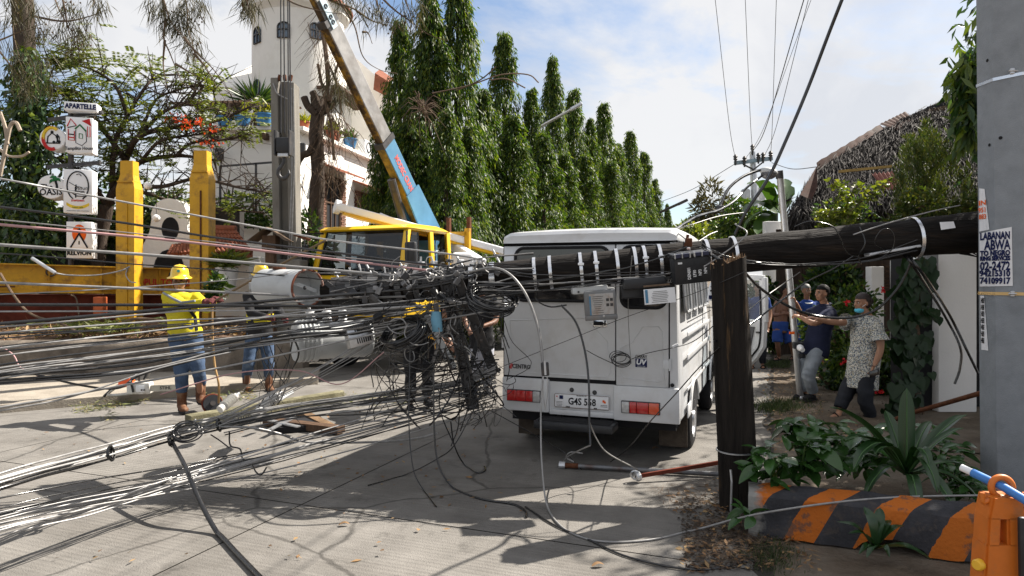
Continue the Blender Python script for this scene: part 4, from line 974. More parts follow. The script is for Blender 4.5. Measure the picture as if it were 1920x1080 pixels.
MB().box(GB(-.078,-.006,.0),(.012,.003,.15),rot2).build('print',m_blue,lb)
for i in range(9):
    w = random.uniform(.05,.085);MB().box(GB(-.025+.01*random.random(),-.006,.07-.016*i),(w,.002,.003),rot2).build('print',m_dsteel,lb)
for u,w in ((.055,.06),(.085,.06),(.055,.02),(.085,.02)): MB().box(GB(u,-.006,w-.02),(.022,.002,.022),rot2).build('print',m_dsteel,lb)
MB().lathe([(0,-.01),(.009,-.008),(.009,0)],GB(.02,-.012,-.085),tuple(uy2),10).build('screw',m_steel,mbx)
wb = root('closure_box','pale grey long splice box strapped under the pole left of the grey box','splice box',P(1106,543,5.0))
c = P(1106,543,5.0);MB().box(c+V((0,.05,0)),(.275,.14,.06),Matrix.Rotation(R(-4),3,'Y'),bev=.014).build('case',m_tcan,wb,smooth=35)
for u in (-.09,.0,.09): MB().box(c+V((u,-.022,-.018)),(.014,.012,.016),bev=.002).build('latch',m_dsteel,wb)
# black box with tilted label (right)
c = P(1210,530,5.0);kb = root('splice_closure','long black splice closure with tilted white label under the pole','splice box',c)
rk = Matrix.Rotation(R(-5),3,'Y');MB().box(c+V((0,.06,0)),(.33,.13,.085),rk,bev=.02).build('case',m_blackp,kb,smooth=35)
MB().box(c+V((.08,-.02,-.02)),(.20,.02,.014),rk).build('rail',m_twig,kb)
lp = P(1238,555,4.96);lo = MB().box(lp+V((0,.02,0)),(.235,.012,.115),rk).build('label_plate',m_sign,kb)
MB().box(lp+V((-.10,.012,-.005)),(.02,.004,.10),rk).build('print',m_blue,lo)
for i in range(7): MB().box(lp+V((.0,.012,.035-.013*i)),(random.uniform(.09,.14),.003,.0025),rk).build('print',m_dsteel,lo)
MB().box(c+V((.04,.10,-.06)),(.42,.05,.10),rk,bev=.01).build('back_plate',m_blackp,kb)
# long grey tray under pole near right end
c0,c1 = P(1625,478,5.28),P(1722,461,5.30)
tag(MB().bar(c0,c1,.08,.022,(0,0,1),bev=.005).build('cable_tray',m_steel),'short grey steel tray hanging under the right end of the pole','cable tray')
# paper/plastic tag hanging at the stump (white/blue)
tg = root('hanging_tag','grey and white plastic bag tag with blue print hanging by the stump','tag',P(1334,545,4.75))
t0 = P(1335,525,4.72)
b = MB().loft([(t0,(1,0,0),(0,1,0),.004,.004),(t0-V((0,0,.05)),(1,0,0),(0,1,0),.024,.016),(t0-V((0,0,.145)),(1,0,0),(0,1,0),.037,.022)],14);b.build('bag',m_sign,tg,smooth=40)
MB().box(t0+V((-.004,-.0235,-.120)),(.05,.004,.026)).build('print',m_navy,tg);MB().box(t0+V((-.004,-.019,-.075)),(.03,.004,.012)).build('print',m_dsteel,tg)
# ---- white cylindrical transformer can with rust
e1 = P(577,540,4.98);e0 = P(497,536,5.32);ax = (e1-e0).normalized();r = .150
cn = root('transformer_can','grey cylindrical transformer can with rusty open end at the pole tip','transformer',e0)
L_ = (e1-e0).length
MB().lathe([(0,0),(r*.9,0),(r,.02),(r,L_)],e0,ax,36).build('tank',m_tcan,cn,smooth=40)
MB().torus(e1,r,.010,ax,36,8).build('rim',M('rust_rim',(.17,.062,.038),.8,dirt=(.5,.48,.46),dscale=9),cn,smooth=60)
MB().lathe([(r-.005,0),(r-.005,-.16),(0,-.16)],e1,ax,36).build('inside',m_tcan,cn,smooth=40)
u,w = ortho(ax)
MB().bar(e1-ax*.05-u*.12-w*.03,e1-ax*.05+u*.12+w*.05,.03,.012,ax).build('strut',m_tcan,cn);MB().ball(e1-ax*.04,.016,8).build('bolt',m_dsteel,cn)
for k in (.25,.5,.72):
    q = e0.lerp(e1,k)+V((0,-1,.3)).normalized()*r;MB().tube([q,q+V((-.01,-.03,.0)),q+V((.06,-.03,.005)),q+V((.065,0,0))],.005,6).build('lug',m_steel,cn)
MB().box(e0.lerp(e1,-.04)+V((-.06,-.05,0)),(.09,.03,.06),bev=.004).build('bracket',m_tcan,cn)
MB().lathe([(0,.0),(.055,0),(.055,.02),(.03,.04)],e0.lerp(e1,.35)+V((0,0,r)),(0,-.1,1),16).build('hatch',m_rust,cn)
# ---- big hanging grey transformer with bushings
a0,a1 = P(552,640,5.35),P(692,634,5.72);ax = (a1-a0).normalized();r = .185;L_ = (a1-a0).length
tf = root('transformer','grey oil transformer lying on its side in the cable tangle','transformer',a0)
MB().lathe([(0,0),(r*.93,0),(r,.02),(r,.05),(r*.94,.06),(r*.94,.15),(r,.16),(r,.19),(r*.92,.20),(r*.92,L_-.02),(r*.85,L_),(0,L_)],a0,ax,36).build('tank',m_tcan,tf,smooth=35)
for i in range(5): MB().lathe([(r*.6,0),(r*1.02,.004),(r*1.02,.018),(r*.6,.022)],a0+ax*(.03+.036*i),ax,30).build('fin',m_tcan,tf,smooth=30)
for k,(dx,dz) in enumerate(((.25,.9),(.45,1),(.65,.8))):
    q = a0+ax*L_*dx+V((0,-.05,r*.8));prof = []
    for i in range(6): prof += [(.028,i*.022),(.042,i*.022+.008),(.028,i*.022+.018)]
    MB().lathe([(0,0)]+prof+[(.012,.14),(.012,.17),(0,.17)],q,(.1*(k-1),-.3,1),16).build('bushing',M('porcelain',(.55,.55,.56),.2,spec=.7),tf,smooth=40)
q = P(672,628,5.0);rm = Matrix.Rotation(R(-14),3,'Y') @ Matrix.Rotation(R(28),3,'Z')
vbx = root('vent_box','silver metal box with black vent slots in front of the hanging transformer','metal box',q)
MB().box(q,(.20,.13,.18),rm,bev=.006).build('case',m_steel,vbx,smooth=35)
for row in (-.045,.045):
    for i in range(7): MB().box(q+rm @ V((.015+.0*i-.05+.018*i,-.067,row)),(.008,.006,.045),rm).build('slot',m_black,vbx)
PD = P
P = P_
# ================================================================ YELLOW CRANE TRUCK
TA = -R(25);TC = V((-1.745,11.0,0));tx = V((math.cos(TA),math.sin(TA),0));ty = V((-math.sin(TA),math.cos(TA),0))
TO = TC-tx*.95
trk = root('crane_truck','yellow flatbed crane truck with blue telescopic boom raised over the street','crane truck',TO,TA)
def tb_(mb,name,mat,par=None,smooth=35): return mb.build(name,mat,par or trk,smooth=smooth,local=True)
def quadface(pts,th,b,mi=0):
    a = [V(p) for p in pts];nn = (a[1]-a[0]).cross(a[-1]-a[0]).normalized()*th;k = len(a)
    b.add(a+[q+nn for q in a],[tuple(range(k-1,-1,-1)),tuple(range(k,2*k))]+[(i,(i+1) % k,(i+1) % k+k,i+k) for i in range(k)],mi);return b
W2 = .95
# cab: lower body, pillars, roof built round real openings
zb,zw,zt = 1.0,1.66,2.40      # floor, window sill, roof line
fy = lambda z: .0 if z < zw else .26*(z-zw)/(zt-zw)
b = MB();b.box((0,.78,1.29),(1.9,1.5,.72),bev=.05);tb_(b,'cab_body',m_tyellow)
b = MB();b.box((0,.045,1.12),(1.86,.06,.30),bev=.02);tb_(b,'bumper',m_dsteel)
vs = [];fs = []
for (y,hx,z) in ((.20,.86,2.385),(.17,.90,2.42),(.24,.91,2.47),(.5,.90,2.50),(1.2,.90,2.50),(1.48,.90,2.46),(1.55,.88,2.40)):
    vs += [(-hx,y,2.385),(-hx-.02,y,min(z,2.42)),(-hx+.06,y,z),(hx-.06,y,z),(hx+.02,y,min(z,2.42)),(hx,y,2.385)]
for i in range(6):
    for j in range(6): a = i*6+j;e = i*6+(j+1) % 6;fs.append((a,a+6,e+6,e))
fs += [tuple(range(6)),tuple(range(41,35,-1))]
tb_(MB().add(vs,fs),'cab_roof',m_tyellow,smooth=45)
for s in (-1,1):
    tb_(MB().bar((s*.90,.02,zw-.03),(s*.86,.25,2.42),.09,.10,(s,0,0),bev=.02),'pillar',m_tyellow)
    tb_(MB().bar((s*.92,.93,zw-.03),(s*.875,.93,2.42),.05,.12,(0,1,0),bev=.012),'pillar',m_tyellow)
    tb_(MB().bar((s*.92,1.50,zw-.03),(s*.875,1.50,2.42),.06,.12,(0,1,0),bev=.012),'pillar',m_tyellow)
    d = tb_(MB().add([(s*.955,.10,zw),(s*.955,.92,zw),(s*.955,.92,1.05),(s*.955,.10,1.05)],[(0,1,2,3)]),'cab_door',m_tyellow)
    tb_(MB().box((s*.957,.5,zw-.02),(.012,.84,.02)),'sill_trim',m_seam,d);tb_(MB().box((s*.96,.80,1.5),(.02,.12,.03),bev=.006),'handle',m_dsteel,d)
    tb_(MB().add([(s*.925,.12,zw),(s*.925,.48,zw),(s*.885,.50,2.36),(s*.885,.33,2.36)],[(0,1,2,3)]),'quarter_glass',m_glassc,d)
    tb_(MB().bar((s*.92,.50,zw),(s*.88,.52,2.36),.025,.025),'window_channel',m_seam,d)
    tb_(MB().add([(s*.93,1.01,zw),(s*.93,1.44,zw),(s*.89,1.44,2.34),(s*.89,1.01,2.34)],[(0,1,2,3)]),'rear_side_glass',m_glassc)
    tb_(MB().tube([(s*.95,.10,2.30),(s*1.05,-.06,2.34),(s*1.07,-.08,1.55),(s*.96,.02,1.45)],.014,8),'mirror_arm',m_dsteel)
    mi = tb_(MB().box((s*1.10,-.02,2.0),(.20,.09,.34),bev=.03),'mirror',m_blackp)
    tb_(MB().tube([(s*.885,.30,2.40),(s*.885,1.45,2.39)],.018,6),'rain_gutter',m_tyellow)
ws = tb_(MB().add([(-.83,.04,zw),(.83,.04,zw),(.80,.25,2.39),(-.80,.25,2.39)],[(0,1,2,3)]),'windscreen',m_glass)
pts = [(-.83,.035,zw),(.83,.035,zw),(.80,.245,2.39),(-.80,.245,2.39),(-.83,.035,zw)]
tb_(MB().tube(pts,.022,6,False),'windscreen_seal',m_rubber,ws)
tb_(MB().tube([(-.5,.02,zw+.02),(.1,.045,zw+.1)],.008,5),'wiper',m_black,ws);tb_(MB().tube([(.1,.02,zw+.02),(.65,.045,zw+.09)],.008,5),'wiper',m_black,ws)
for u,z in ((-.15,2.28),(.72,2.26)): tb_(MB().lathe([(0,0),(.028,0)],(u,fy(z)+.005,z),(0,-1,.3),14),'windscreen_sticker',M('pale_blue_print',(.25,.5,.6),.5),ws)
# back wall with window openings, dashboard things, seats
b = MB();b.box((0,1.50,zw-.25),(1.76,.03,.6));b.box((0,1.50,2.34),(1.76,.03,.12))
for x,w in ((-.80,.16),(-.12,.50),(.80,.16)): b.box((x,1.50,2.0),(w,.03,.64))
tb_(b,'cab_back',m_dark)
for x in (-.45,.36): tb_(MB().box((x,.95,1.75),(.5,.14,.5),bev=.05),'seat',m_dark)
da_ = tb_(MB().box((0,.22,zw-.03),(1.7,.34,.06),bev=.02),'dashboard',m_dark)
tb_(MB().torus((.42,.48,1.78),.19,.016,(0,-.7,.7),24,6),'steering_wheel',m_black)
for x,c,w in ((-.70,m_blue,.16),(-.52,m_navy,.22),(-.3,M('green_bottle',(.08,.25,.08),.3),.1),(-.1,m_paper,.14),(.05,m_blue,.2),(.2,m_paper,.12),(.62,m_tcan,.14)):
    tb_(MB().box((x,.18,zw+.05),(w,.12,random.uniform(.07,.14)),Matrix.Rotation(random.uniform(-.5,.5),3,'Z') @ Matrix.Rotation(random.uniform(-.3,.3),3,'Y'),bev=.02),'clutter',c,da_)
tb_(MB().tube([(-1.35,.1,2.36),(-.82,.14,2.36)],.012,6).box((-.84,.14,2.36),(.05,.03,.03)),'roof_bar',m_black)
for x in (-.5,.5): tb_(MB().box((x,-.01,1.36),(.22,.03,.14),bev=.02),'headlight',m_clear)
tb_(MB().box((0,-.005,1.36),(.62,.02,.14),bev=.01),'grille',m_blackp)
# chassis, wheels, bed
tb_(MB().box((0,3.2,.8),(.8,6.2,.22)),'chassis',m_dsteel)
tb_(MB().box((0,4.6,1.05),(2.1,4.2,.16),bev=.02),'flatbed',m_dsteel)
for y in (.75,4.9):
    for s in (-1,1):
        w_ = tb_(MB().lathe([(.26,-.13),(.36,-.14),(.43,-.10),(.43,.10),(.36,.14),(.26,.13)],(s*.82,y,.43),(s,0,0),32),'wheel',m_rubber)
        tb_(MB().lathe([(.27,.11),(.24,.05),(.1,.04),(.09,.12),(0,.12)],(s*.82,y,.43),(s,0,0),24),'rim',m_tyellow,w_)
for s in (-1,1): tb_(MB().bar((s*1.0,1.75,1.35),(s*1.0,6.6,1.35),.04,.34),'side_board',m_dsteel)
# headboard rack behind the cab
hb = MB()
for x in (-1.0,1.0): hb.bar((x,2.05,1.1),(x,2.05,2.52),.10,.08,(0,1,0))
hb.bar((-1.0,2.05,2.42),(1.0,2.05,2.42),.08,.08);tb_(hb,'headboard',m_yellow)
for x in (.45,.63,.81): tb_(MB().bar((x,2.05,1.2),(x,2.05,2.40),.025,.025),'headboard_bar',m_rust)
for x in (.55,.99): tb_(MB().bar((x,2.12,2.0),(x,2.12,2.74),.07,.07),'stake',m_rust)
# outrigger beam lying over the cab: white box beam with yellow underside
q0,q1 = P(632,388,11.9),P(770,425,12.5)
b = MB();d = (q1-q0).normalized();b.bar(q0,q1+d*2.2,.24,.13,(0,0,1),bev=.02);b.build('stowed_beam',m_sign,trk);b = MB().bar(q0+d*.1-V((0,0,.085)),q1+d*1.8-V((0,0,.085)),.16,.06);b.build('beam_rail',m_tyellow,trk)
MB().lathe([(0,-.04),(.125,-.04),(.125,.05),(0,.05)],q0,tuple(d),20).build('beam_cap',m_sign,trk)
a,q = P(712,402,13.3),P(770,425,13.3);MB().tube([a,q],.035,8).build('pipe',m_steel,trk)
# white bundle on bed and pipe
q0,q1 = P(840,455,13.2),P(905,495,12.2);MB().bar(q0,q1,.16,.18,bev=.03).build('load_beam',m_sign,trk)
q = P(868,490,12.3);tag(MB().box(q,(.42,.25,.32),bev=.08,seg=3).build('white_sack',m_paper,smooth=60),'crumpled white sack on the truck bed behind the yellow rack','sack')
# crane column and boom
B0 = P(792,415,13.0);T0 = P(533,-130,9.8);bd_ = (T0-B0).normalized();bl_ = (T0-B0).length
sxv = -bd_.cross(V((0,0,1))).normalized();upb = bd_.cross(sxv).normalized()
col = MB().bar(V((B0.x,B0.y+.1,1.0)),V((B0.x,B0.y+.1,B0.z-.1)),.5,.5,(0,1,0),bev=.04).build('crane_column',m_blue,trk)
for s in (-1,1): quadface([B0+sxv*s*.135-bd_*.55-upb*.35,B0+sxv*s*.135+bd_*.75-upb*.25,B0+sxv*s*.135+bd_*.7+upb*.2,B0+sxv*s*.135-bd_*.55+upb*.25],.03,MB()).build('boom_cheek',m_blue,col)
m_bblue = m_blue
boom = MB();t1 = .395
def seg(a,e,w,h,lift=0):
    bb = MB();bb.bar(B0+bd_*bl_*a+upb*lift,B0+bd_*bl_*e+upb*lift,w,h,upb,bev=.015);return bb
bo = seg(-.05,.335,.17,.37).build('boom',m_bblue,trk)
MB().bar(B0+bd_*bl_*.0-upb*.187,B0+bd_*bl_*.335-upb*.187,.15,.01,upb).build('boom_underside',M('boom_worn_yellow',(.34,.22,.03),.6,.0,.4,5,dirt=(.06,.05,.03),dscale=4,dlo=.42,dhi=.62,damt=.8),bo)
MB().bar(B0+bd_*bl_*.325,B0+bd_*bl_*.345,.20,.40,upb).build('boom_collar',m_dsteel,bo)
b2 = seg(.34,.745,.14,.32,.02).build('boom_section',m_boomgrey,bo)
MB().bar(B0+bd_*bl_*.345-upb*.142,B0+bd_*bl_*.745-upb*.142,.125,.012,upb).build('boom_underside',m_boomdark,bo)
MB().bar(B0+bd_*bl_*.345-upb*.152-sxv*.05,B0+bd_*bl_*.74-upb*.152-sxv*.05,.03,.02,upb).build('boom_slide',m_boomdark,bo)
MB().bar(B0+bd_*bl_*.735,B0+bd_*bl_*.755,.175,.355,upb).build('boom_collar',m_dsteel,bo)
b3 = seg(.75,1.02,.115,.27,.03).build('boom_section',m_boomgrey,bo)
MB().bar(B0+bd_*bl_*.755-upb*.107,B0+bd_*bl_*1.02-upb*.107,.10,.012,upb).build('boom_underside',m_boomdark,bo)
# plate on collar with loops
pc = B0+bd_*bl_*.765+sxv*.093
qd = MB().bar(pc-bd_*.22,pc+bd_*.24,.012,.13,upb).build('boom_plate',M('pale_blue_plate',(.45,.58,.66),.5),bo)
for k in (-.13,-.05,.12): MB().torus(pc+bd_*k+sxv*.012,.03,.009,tuple(sxv),14,5).build('plate_hook',m_dsteel,qd)
# red lettering on the blue side
tx0 = B0+bd_*bl_*.20+sxv*.0885
text('lettering','MODEC CRANE',.17,M('faded_red_print',(.55,.13,.12),.6),tx0,tuple(-bd_),tuple(upb),bo,.001,.006,sx=.66)
MB().lathe([(.0,-.05),(.13,-.05),(.10,-.02),(.10,.02),(.13,.05),(0,.05)],T0+upb*-.05,tuple(sxv),20).build('sheave',m_dsteel,bo)
# jib cylinder
MB().tube([V((B0.x,B0.y+.1,1.7))+sxv*.0-ty*.2,B0+bd_*bl_*.22-upb*.28],.075,12).build('lift_cylinder',m_dsteel,bo)
# ---- hook block on its ropes
hk = root('hook_block','black crane hook block hanging on ropes before the concrete post','crane hook',P(532,272,9.8))
HY = 9.8
for x0,x1 in ((527,527),(532,534),(540,541),(543,545)): MB().tube([P(x0-1,-132,HY),P(x1,250,HY)],.009,6).build('wire_rope',m_dsteel,hk)
c = P(532,273,HY);MB().box(c,(.20,.17,.22),bev=.03).build('block',m_blackp,hk,smooth=35)
for s in (-1,1): MB().box(c+V((s*.105,0,.03)),(.02,.19,.36),bev=.008).build('side_plate',m_dsteel,hk)
MB().box(c-V((0,0,.14)),(.16,.11,.06),bev=.012).build('cross_head',m_steel,hk)
hp = [(0,-.17),(0,-.24),(-.035,-.30),(-.075,-.36),(-.07,-.43),(-.02,-.475),(.04,-.455),(.075,-.40),(.07,-.345)]
MB().tube(crom([c+V((x,0,z)) for x,z in hp],5),[.025]*10+[.03]*20+[.024]*6+[.018,.014,.011,.008,.005],10).build('hook',m_dsteel,hk,smooth=60)
# ---- concrete H-section utility pole, leaning dead trunk
up_ = root('concrete_post','grey square concrete utility post with a recessed face behind the hook','utility pole',P(535,520,11.6))
x0 = P(533,150,11.6).x;X1 = P(541,520,11.6).x;zt_ = P(0,150,11.6).z
for o_,w_,dp in ((-.125,.12,.30),(.145,.13,.30)): MB().bar(V((X1+o_,11.6,0)),V((x0+o_,11.6,zt_+(.0 if o_ < 0 else -.08))),w_,dp,(0,1,0),bev=.012).build('flange',m_conc,up_)
MB().bar(V((X1,11.66,0)),V((x0,11.66,zt_-.03)),.17,.12,(0,1,0)).build('web',m_conc,up_)
MB().box((X1+.02,11.55,.95),(.52,.46,1.9),bev=.03).build('base',m_conc,up_)
for px in (524,534,545): MB().box(P(px,146,11.5),(.05,.06,.10),Matrix.Rotation(random.uniform(-.4,.4),3,'Y'),bev=.008).build('stub_iron',m_rust,up_)
for px in (547,551): MB().tube(crom([P(px-1,165,11.43),P(px+1,300,11.43),P(px-3,420,11.4),P(px-8,505,11.4)],6),.012,5).build('riser_cable',m_cab_gry,up_)
MB().tube(crom([P(512,156,11.45),P(520,175,11.4),P(540,186,11.4)],5),.012,5).build('riser_cable',m_cab_gry,up_)
MB().bar(P(552,440,11.3),P(582,450,11.2),.04,.04).build('bracket',m_rust,up_)
# ================================================================ OCTAGONAL CONCRETE POLE WITH POSTERS
OC = V((3.635,4.95,0));OR = .209
op_ = root('concrete_pole','octagonal grey concrete pole with pasted posters at the right edge','utility pole',OC)
th0 = R(205)
def ov_(k,z,off=0): 
    r = (OR+.006*(1-z/6))+off;a = th0+k*PI/4;return OC+V((math.cos(a)*r-.010*(z-1.5),math.sin(a)*r,z))
vs = [];fs = []
zs = [0,.5,1,1.5,2,2.5,3,4,6]
for z in zs: vs += [ov_(k,z) for k in range(8)]
for i in range(len(zs)-1):
    for j in range(8): a = i*8+j;e = i*8+(j+1) % 8;fs.append((a,e,e+8,a+8))
b = bmesh.new();[b.verts.new(q) for q in vs];b.verts.ensure_lookup_table();[b.faces.new([b.verts[i] for i in f]) for f in fs]
vert = [e for e in b.edges if abs(e.verts[0].co.z-e.verts[1].co.z) > .2]
bmesh.ops.bevel(b,geom=vert,offset=.008,segments=2,affect='EDGES')
m2 = MB();b.verts.index_update();m2.v = [q.co.copy() for q in b.verts];m2.f = [tuple(v.index for v in f.verts) for f in b.faces];m2.m = [0]*len(m2.f);b.free()
m2.build('shaft',M('light_pole_concrete',(.25,.268,.29),.8,0,.10,9,bump=.25,bscale=160,dirt=(.15,.16,.17),dscale=5,dlo=.5,dhi=.75,damt=.45),op_,smooth=25)
def pole_pt(px,z,off=.004):
    # point on the two faces seen from the street, by its column in the picture
    A,Bv,Cv = ov_(7,z,off),ov_(0,z,off),ov_(1,z,off);k = (px-960)/F
    def hit(p,q): t = (k*p.y-p.x)/((q.x-p.x)-k*(q.y-p.y));return t
    t = hit(A,Bv)
    if t <= 1: return A.lerp(Bv,max(t,.0))
    return Bv.lerp(Cv,min(hit(Bv,Cv),1))
def zpx(py): return 1.6-(py-520)/F*4.77
def poster(name,lab_pts,par):
    (x00,y00),(x10,y10),(x11,y11),(x01,y01) = lab_pts;nx = 12;vs = [];fs = []
    for i in range(nx+1):
        t = i/nx
        for (xa,ya,xb,yb) in ((x00,y00,x10,y10),(x01,y01,x11,y11)):
            vs.append(pole_pt(xa+(xb-xa)*t,zpx(ya+(yb-ya)*t),.0035+.0025*abs(math.sin(t*9))))
    for i in range(nx): fs.append((2*i,2*i+1,2*i+3,2*i+2))
    return MB().add(vs,fs).build(name,m_paper,par)
po = poster('poster',((1836,434),(1897,425),(1899,536),(1837,538)),op_)
def bline(s,cy,size,x1,sx,par,mat=m_navy,bold=.003):
    # right aligned so the left end runs off round the bend
    w0 = [None]
    def bend(x,y,z): return pole_pt(x1+x*F/4.78,zpx(cy)+y,.0095+z)
    t_ = text('m',s,size,mat,(0,0,0),(1,0,0),(0,0,1),None,.0004,bold,align='RIGHT');xs = [q.co.x for q in t_.data.vertices];w_ = max(xs)-min(xs);bpy.data.objects.remove(t_)
    return text('lettering',s,size,mat,(0,0,0),(1,0,0),(0,0,1),par,.0004,bold,align='RIGHT',sx=sx/F*4.78/w_,bend=bend)
for s,cy,size,sx in (('LABANAN',441,.072,56),('ABWA',459,.098,50),('TO NEGRO',474,.050,57),('RING SERVICES',484,.042,57),('02-2472',499,.084,57),('94215310',513,.060,58),('74109917',527,.060,58)):
    bline(s,cy,size,1894,sx,po)
p2 = poster('poster',((1836,345),(1846,348),(1855,428),(1836,430)),op_)
for s,cy in (('IN',375),('951',389),('883',402)): bline(s,cy,.05,1849,13,p2,m_orangep,.001)
p3 = poster('poster',((1838,556),(1845,556),(1853,662),(1840,662)),op_)
for k in range(7): bline('HBE',566+k*13,.05,1845,6,p3,m_black,.002)
for zc,mt,tl in ((zpx(138),m_band,.10),(zpx(551),M('brass_band',(.55,.38,.18),.3,.9),.0)):
    vs = [];fs = []
    for k in range(9):
        for dz in (-.011,.011):
            for of in (.002,.006): q = ov_(k % 8,zc,of);q.z += dz+tl*(.5*(math.cos(th0+k*PI/4+PI))-.0)*-.35;vs.append(q)
    for k in range(8): a = 4*k;fs += [(a+1,a+5,a+7,a+3),(a,a+2,a+6,a+4),(a,a+4,a+5,a+1),(a+2,a+3,a+7,a+6)]
    MB().add(vs,fs).build('strap',mt,op_)
    q = pole_pt(1898,zc,.012);q.z += .02 if tl else 0;MB().box(q,(.03,.016,.04),bev=.004).tube([q+V((-.03,-.006,0)),q+V((.05,-.01,0))],.006,6).build('buckle',m_steel,op_)
for px,py in ((1851,101),(1855,265),(1876,255)): MB().lathe([(0,0),(.012,0)],pole_pt(px,zpx(py),.003),tuple((pole_pt(px-4,2,0)-pole_pt(px+4,2,0)).cross(V((0,0,1)))*1),12).build('bolt_hole',m_dark,op_)

# ================================================================ STRIPED CONCRETE BARRIER
def barM():
    m = M('striped_barrier_paint',(.04,.04,.045),.8,0,.3,8,bump=.35,bscale=45)
    t = m.node_tree;n = t.nodes;L = t.links;b = n['Principled BSDF'];base = b.inputs['Base Color'].links[0].from_socket
    co = n.new('ShaderNodeTexCoord');s = n.new('ShaderNodeSeparateXYZ');L.new(co.outputs['Object'],s.inputs[0])
    def mm(op,a,c):
        q = n.new('ShaderNodeMath');q.operation = op
        for i,z in enumerate((a,c)):
            if isinstance(z,(int,float)): q.inputs[i].default_value = z
            else: L.new(z,q.inputs[i])
        return q.outputs[0]
    u = mm('SUBTRACT',mm('SUBTRACT',s.outputs[0],mm('MULTIPLY',s.outputs[2],.42)),mm('MULTIPLY',s.outputs[1],.8))
    fr = mm('FRACT',mm('DIVIDE',mm('ADD',u,10.02),.385),0)
    ns = n.new('ShaderNodeTexNoise');ns.inputs['Scale'].default_value = 26;ns.inputs['Detail'].default_value = 6;L.new(co.outputs['Object'],ns.inputs[0])
    edge = mm('ADD',fr,mm('MULTIPLY',mm('SUBTRACT',ns.outputs[0],.5),.07))
    mask = mm('GREATER_THAN',edge,.54)
    mx = n.new('ShaderNodeMixRGB');mx.inputs[2].default_value = (.42,.115,.018,1);L.new(mask,mx.inputs[0]);L.new(base,mx.inputs[1])
    w = n.new('ShaderNodeTexNoise');w.inputs['Scale'].default_value = 7;w.inputs['Detail'].default_value = 10;w.inputs['Roughness'].default_value = .75;L.new(co.outputs['Object'],w.inputs[0])
    r = n.new('ShaderNodeMapRange');r.inputs[1].default_value = .53;r.inputs[2].default_value = .60;L.new(w.outputs[0],r.inputs[0])
    m2 = n.new('ShaderNodeMixRGB');m2.inputs[2].default_value = (.07,.06,.055,1);L.new(mm('MULTIPLY',r.outputs[0],.75),m2.inputs[0]);L.new(mx.outputs[0],m2.inputs[1])
    en = n.new('ShaderNodeMapRange');en.inputs[1].default_value = .10;en.inputs[2].default_value = .04;
    L.new(mm('ADD',s.outputs[0],mm('MULTIPLY',mm('SUBTRACT',ns.outputs[0],.5),.12)),en.inputs[0])
    m3 = n.new('ShaderNodeMixRGB');m3.inputs[2].default_value = (.24,.235,.22,1);L.new(en.outputs[0],m3.inputs[0]);L.new(m2.outputs[0],m3.inputs[1])
    L.new(m3.outputs[0],b.inputs['Base Color']);return m
g0,g1 = G(1403,1003),G(1842,1058);bdv = (g1-g0).normalized()
brt = root('road_barrier','orange and black striped concrete barrier under the plants','barrier',g0,math.atan2(bdv.y,bdv.x))
nxs = 60;LB = 2.1;vs = [];fs = []
for i in range(nxs+1):
    x = LB*i/nxs;e = min(1,x/.03+.2) if i < 2 else 1
    lift = 0
    if .60 < x < .98: lift = .075*math.sin((x-.60)/.38*PI)**.5+.01*noise.noise(V((x*30,0,0)))
    sec = [(0.0,lift),(.005,.06+lift*.8),(.035,.235),(.055,.255),(.19,.285),(.225,.27),(.27,0)]
    for y,z in sec: vs.append((x+.011*noise.noise(V((x*9,y*20,z*20))),y+.011*noise.noise(V((x*7,z*9,2)))-.0*e,z+.011*noise.noise(V((x*8,y*8,7)))))
for i in range(nxs):
    for j in range(6): a = i*7+j;fs.append((a,a+7,a+8,a+1))
fs += [tuple(range(7)),tuple(range(nxs*7+6,nxs*7-1,-1))]
MB().add(vs,fs).build('block',barM(),brt,smooth=30,local=True)

# ================================================================ ORANGE PLASTIC BARRICADE STAND (near right corner)
oc = P(1889,520,2.55);oc.z = 0
ob = root('plastic_barricade','bright orange plastic barricade stand holding a blue pipe','barricade',oc)
m_op = M('orange_plastic',(.55,.14,.012),.45,0,.1,10,spec=.5,bump=.05,bscale=200,dirt=(.20,.11,.06),dscale=12,dlo=.54,dhi=.75,damt=.6)
zt_ = .775
prof = [(-.115,0),(.115,0),(.062,zt_-.03),(.055,zt_),(-.055,zt_),(-.062,zt_-.03)]
hole = None
b = MB();o = oc+V((0,.04,0))
# panel with an opening: left, right and cross pieces
def strip(p,q,w0,w1,d=.09): 
    vs = []
    for (x,z),w in ((p,w0),(q,w1)):
        vs += [o+V((x-w/2,-d/2,z)),o+V((x+w/2,-d/2,z)),o+V((x+w/2,d/2,z)),o+V((x-w/2,d/2,z))]
    return vs,[(0,1,5,4),(1,2,6,5),(2,3,7,6),(3,0,4,7),(0,3,2,1),(4,5,6,7)]
b.add(*strip((0,0),(0,.60),.24,.158));b.add(*strip((-.052,.598),(-.047,.70),.05,.048));b.add(*strip((.038,.598),(.034,.70),.075,.07));b.add(*strip((0,.698),(0,zt_),.142,.112))
bm_ = bmesh.new();[bm_.verts.new(q) for q in b.v];bm_.verts.ensure_lookup_table();[bm_.faces.new([bm_.verts[i] for i in f]) for f in b.f]
bmesh.ops.recalc_face_normals(bm_,faces=bm_.faces[:]);bmesh.ops.bevel(bm_,geom=[e for e in bm_.edges if abs(e.verts[0].co.z-e.verts[1].co.z) > .05],offset=.008,segments=2,affect='EDGES');bm_.verts.index_update()
b2 = MB();b2.v = [q.co.copy() for q in bm_.verts];b2.f = [tuple(v.index for v in f.verts) for f in bm_.faces];b2.m = [0]*len(b2.f);bm_.free()
b2.build('panel',m_op,ob,smooth=40)
MB().torus(o+V((.008,0,zt_+.028)),.038,.012,(.1,1,-.1),30,10).build('ring',m_op,ob,smooth=60)
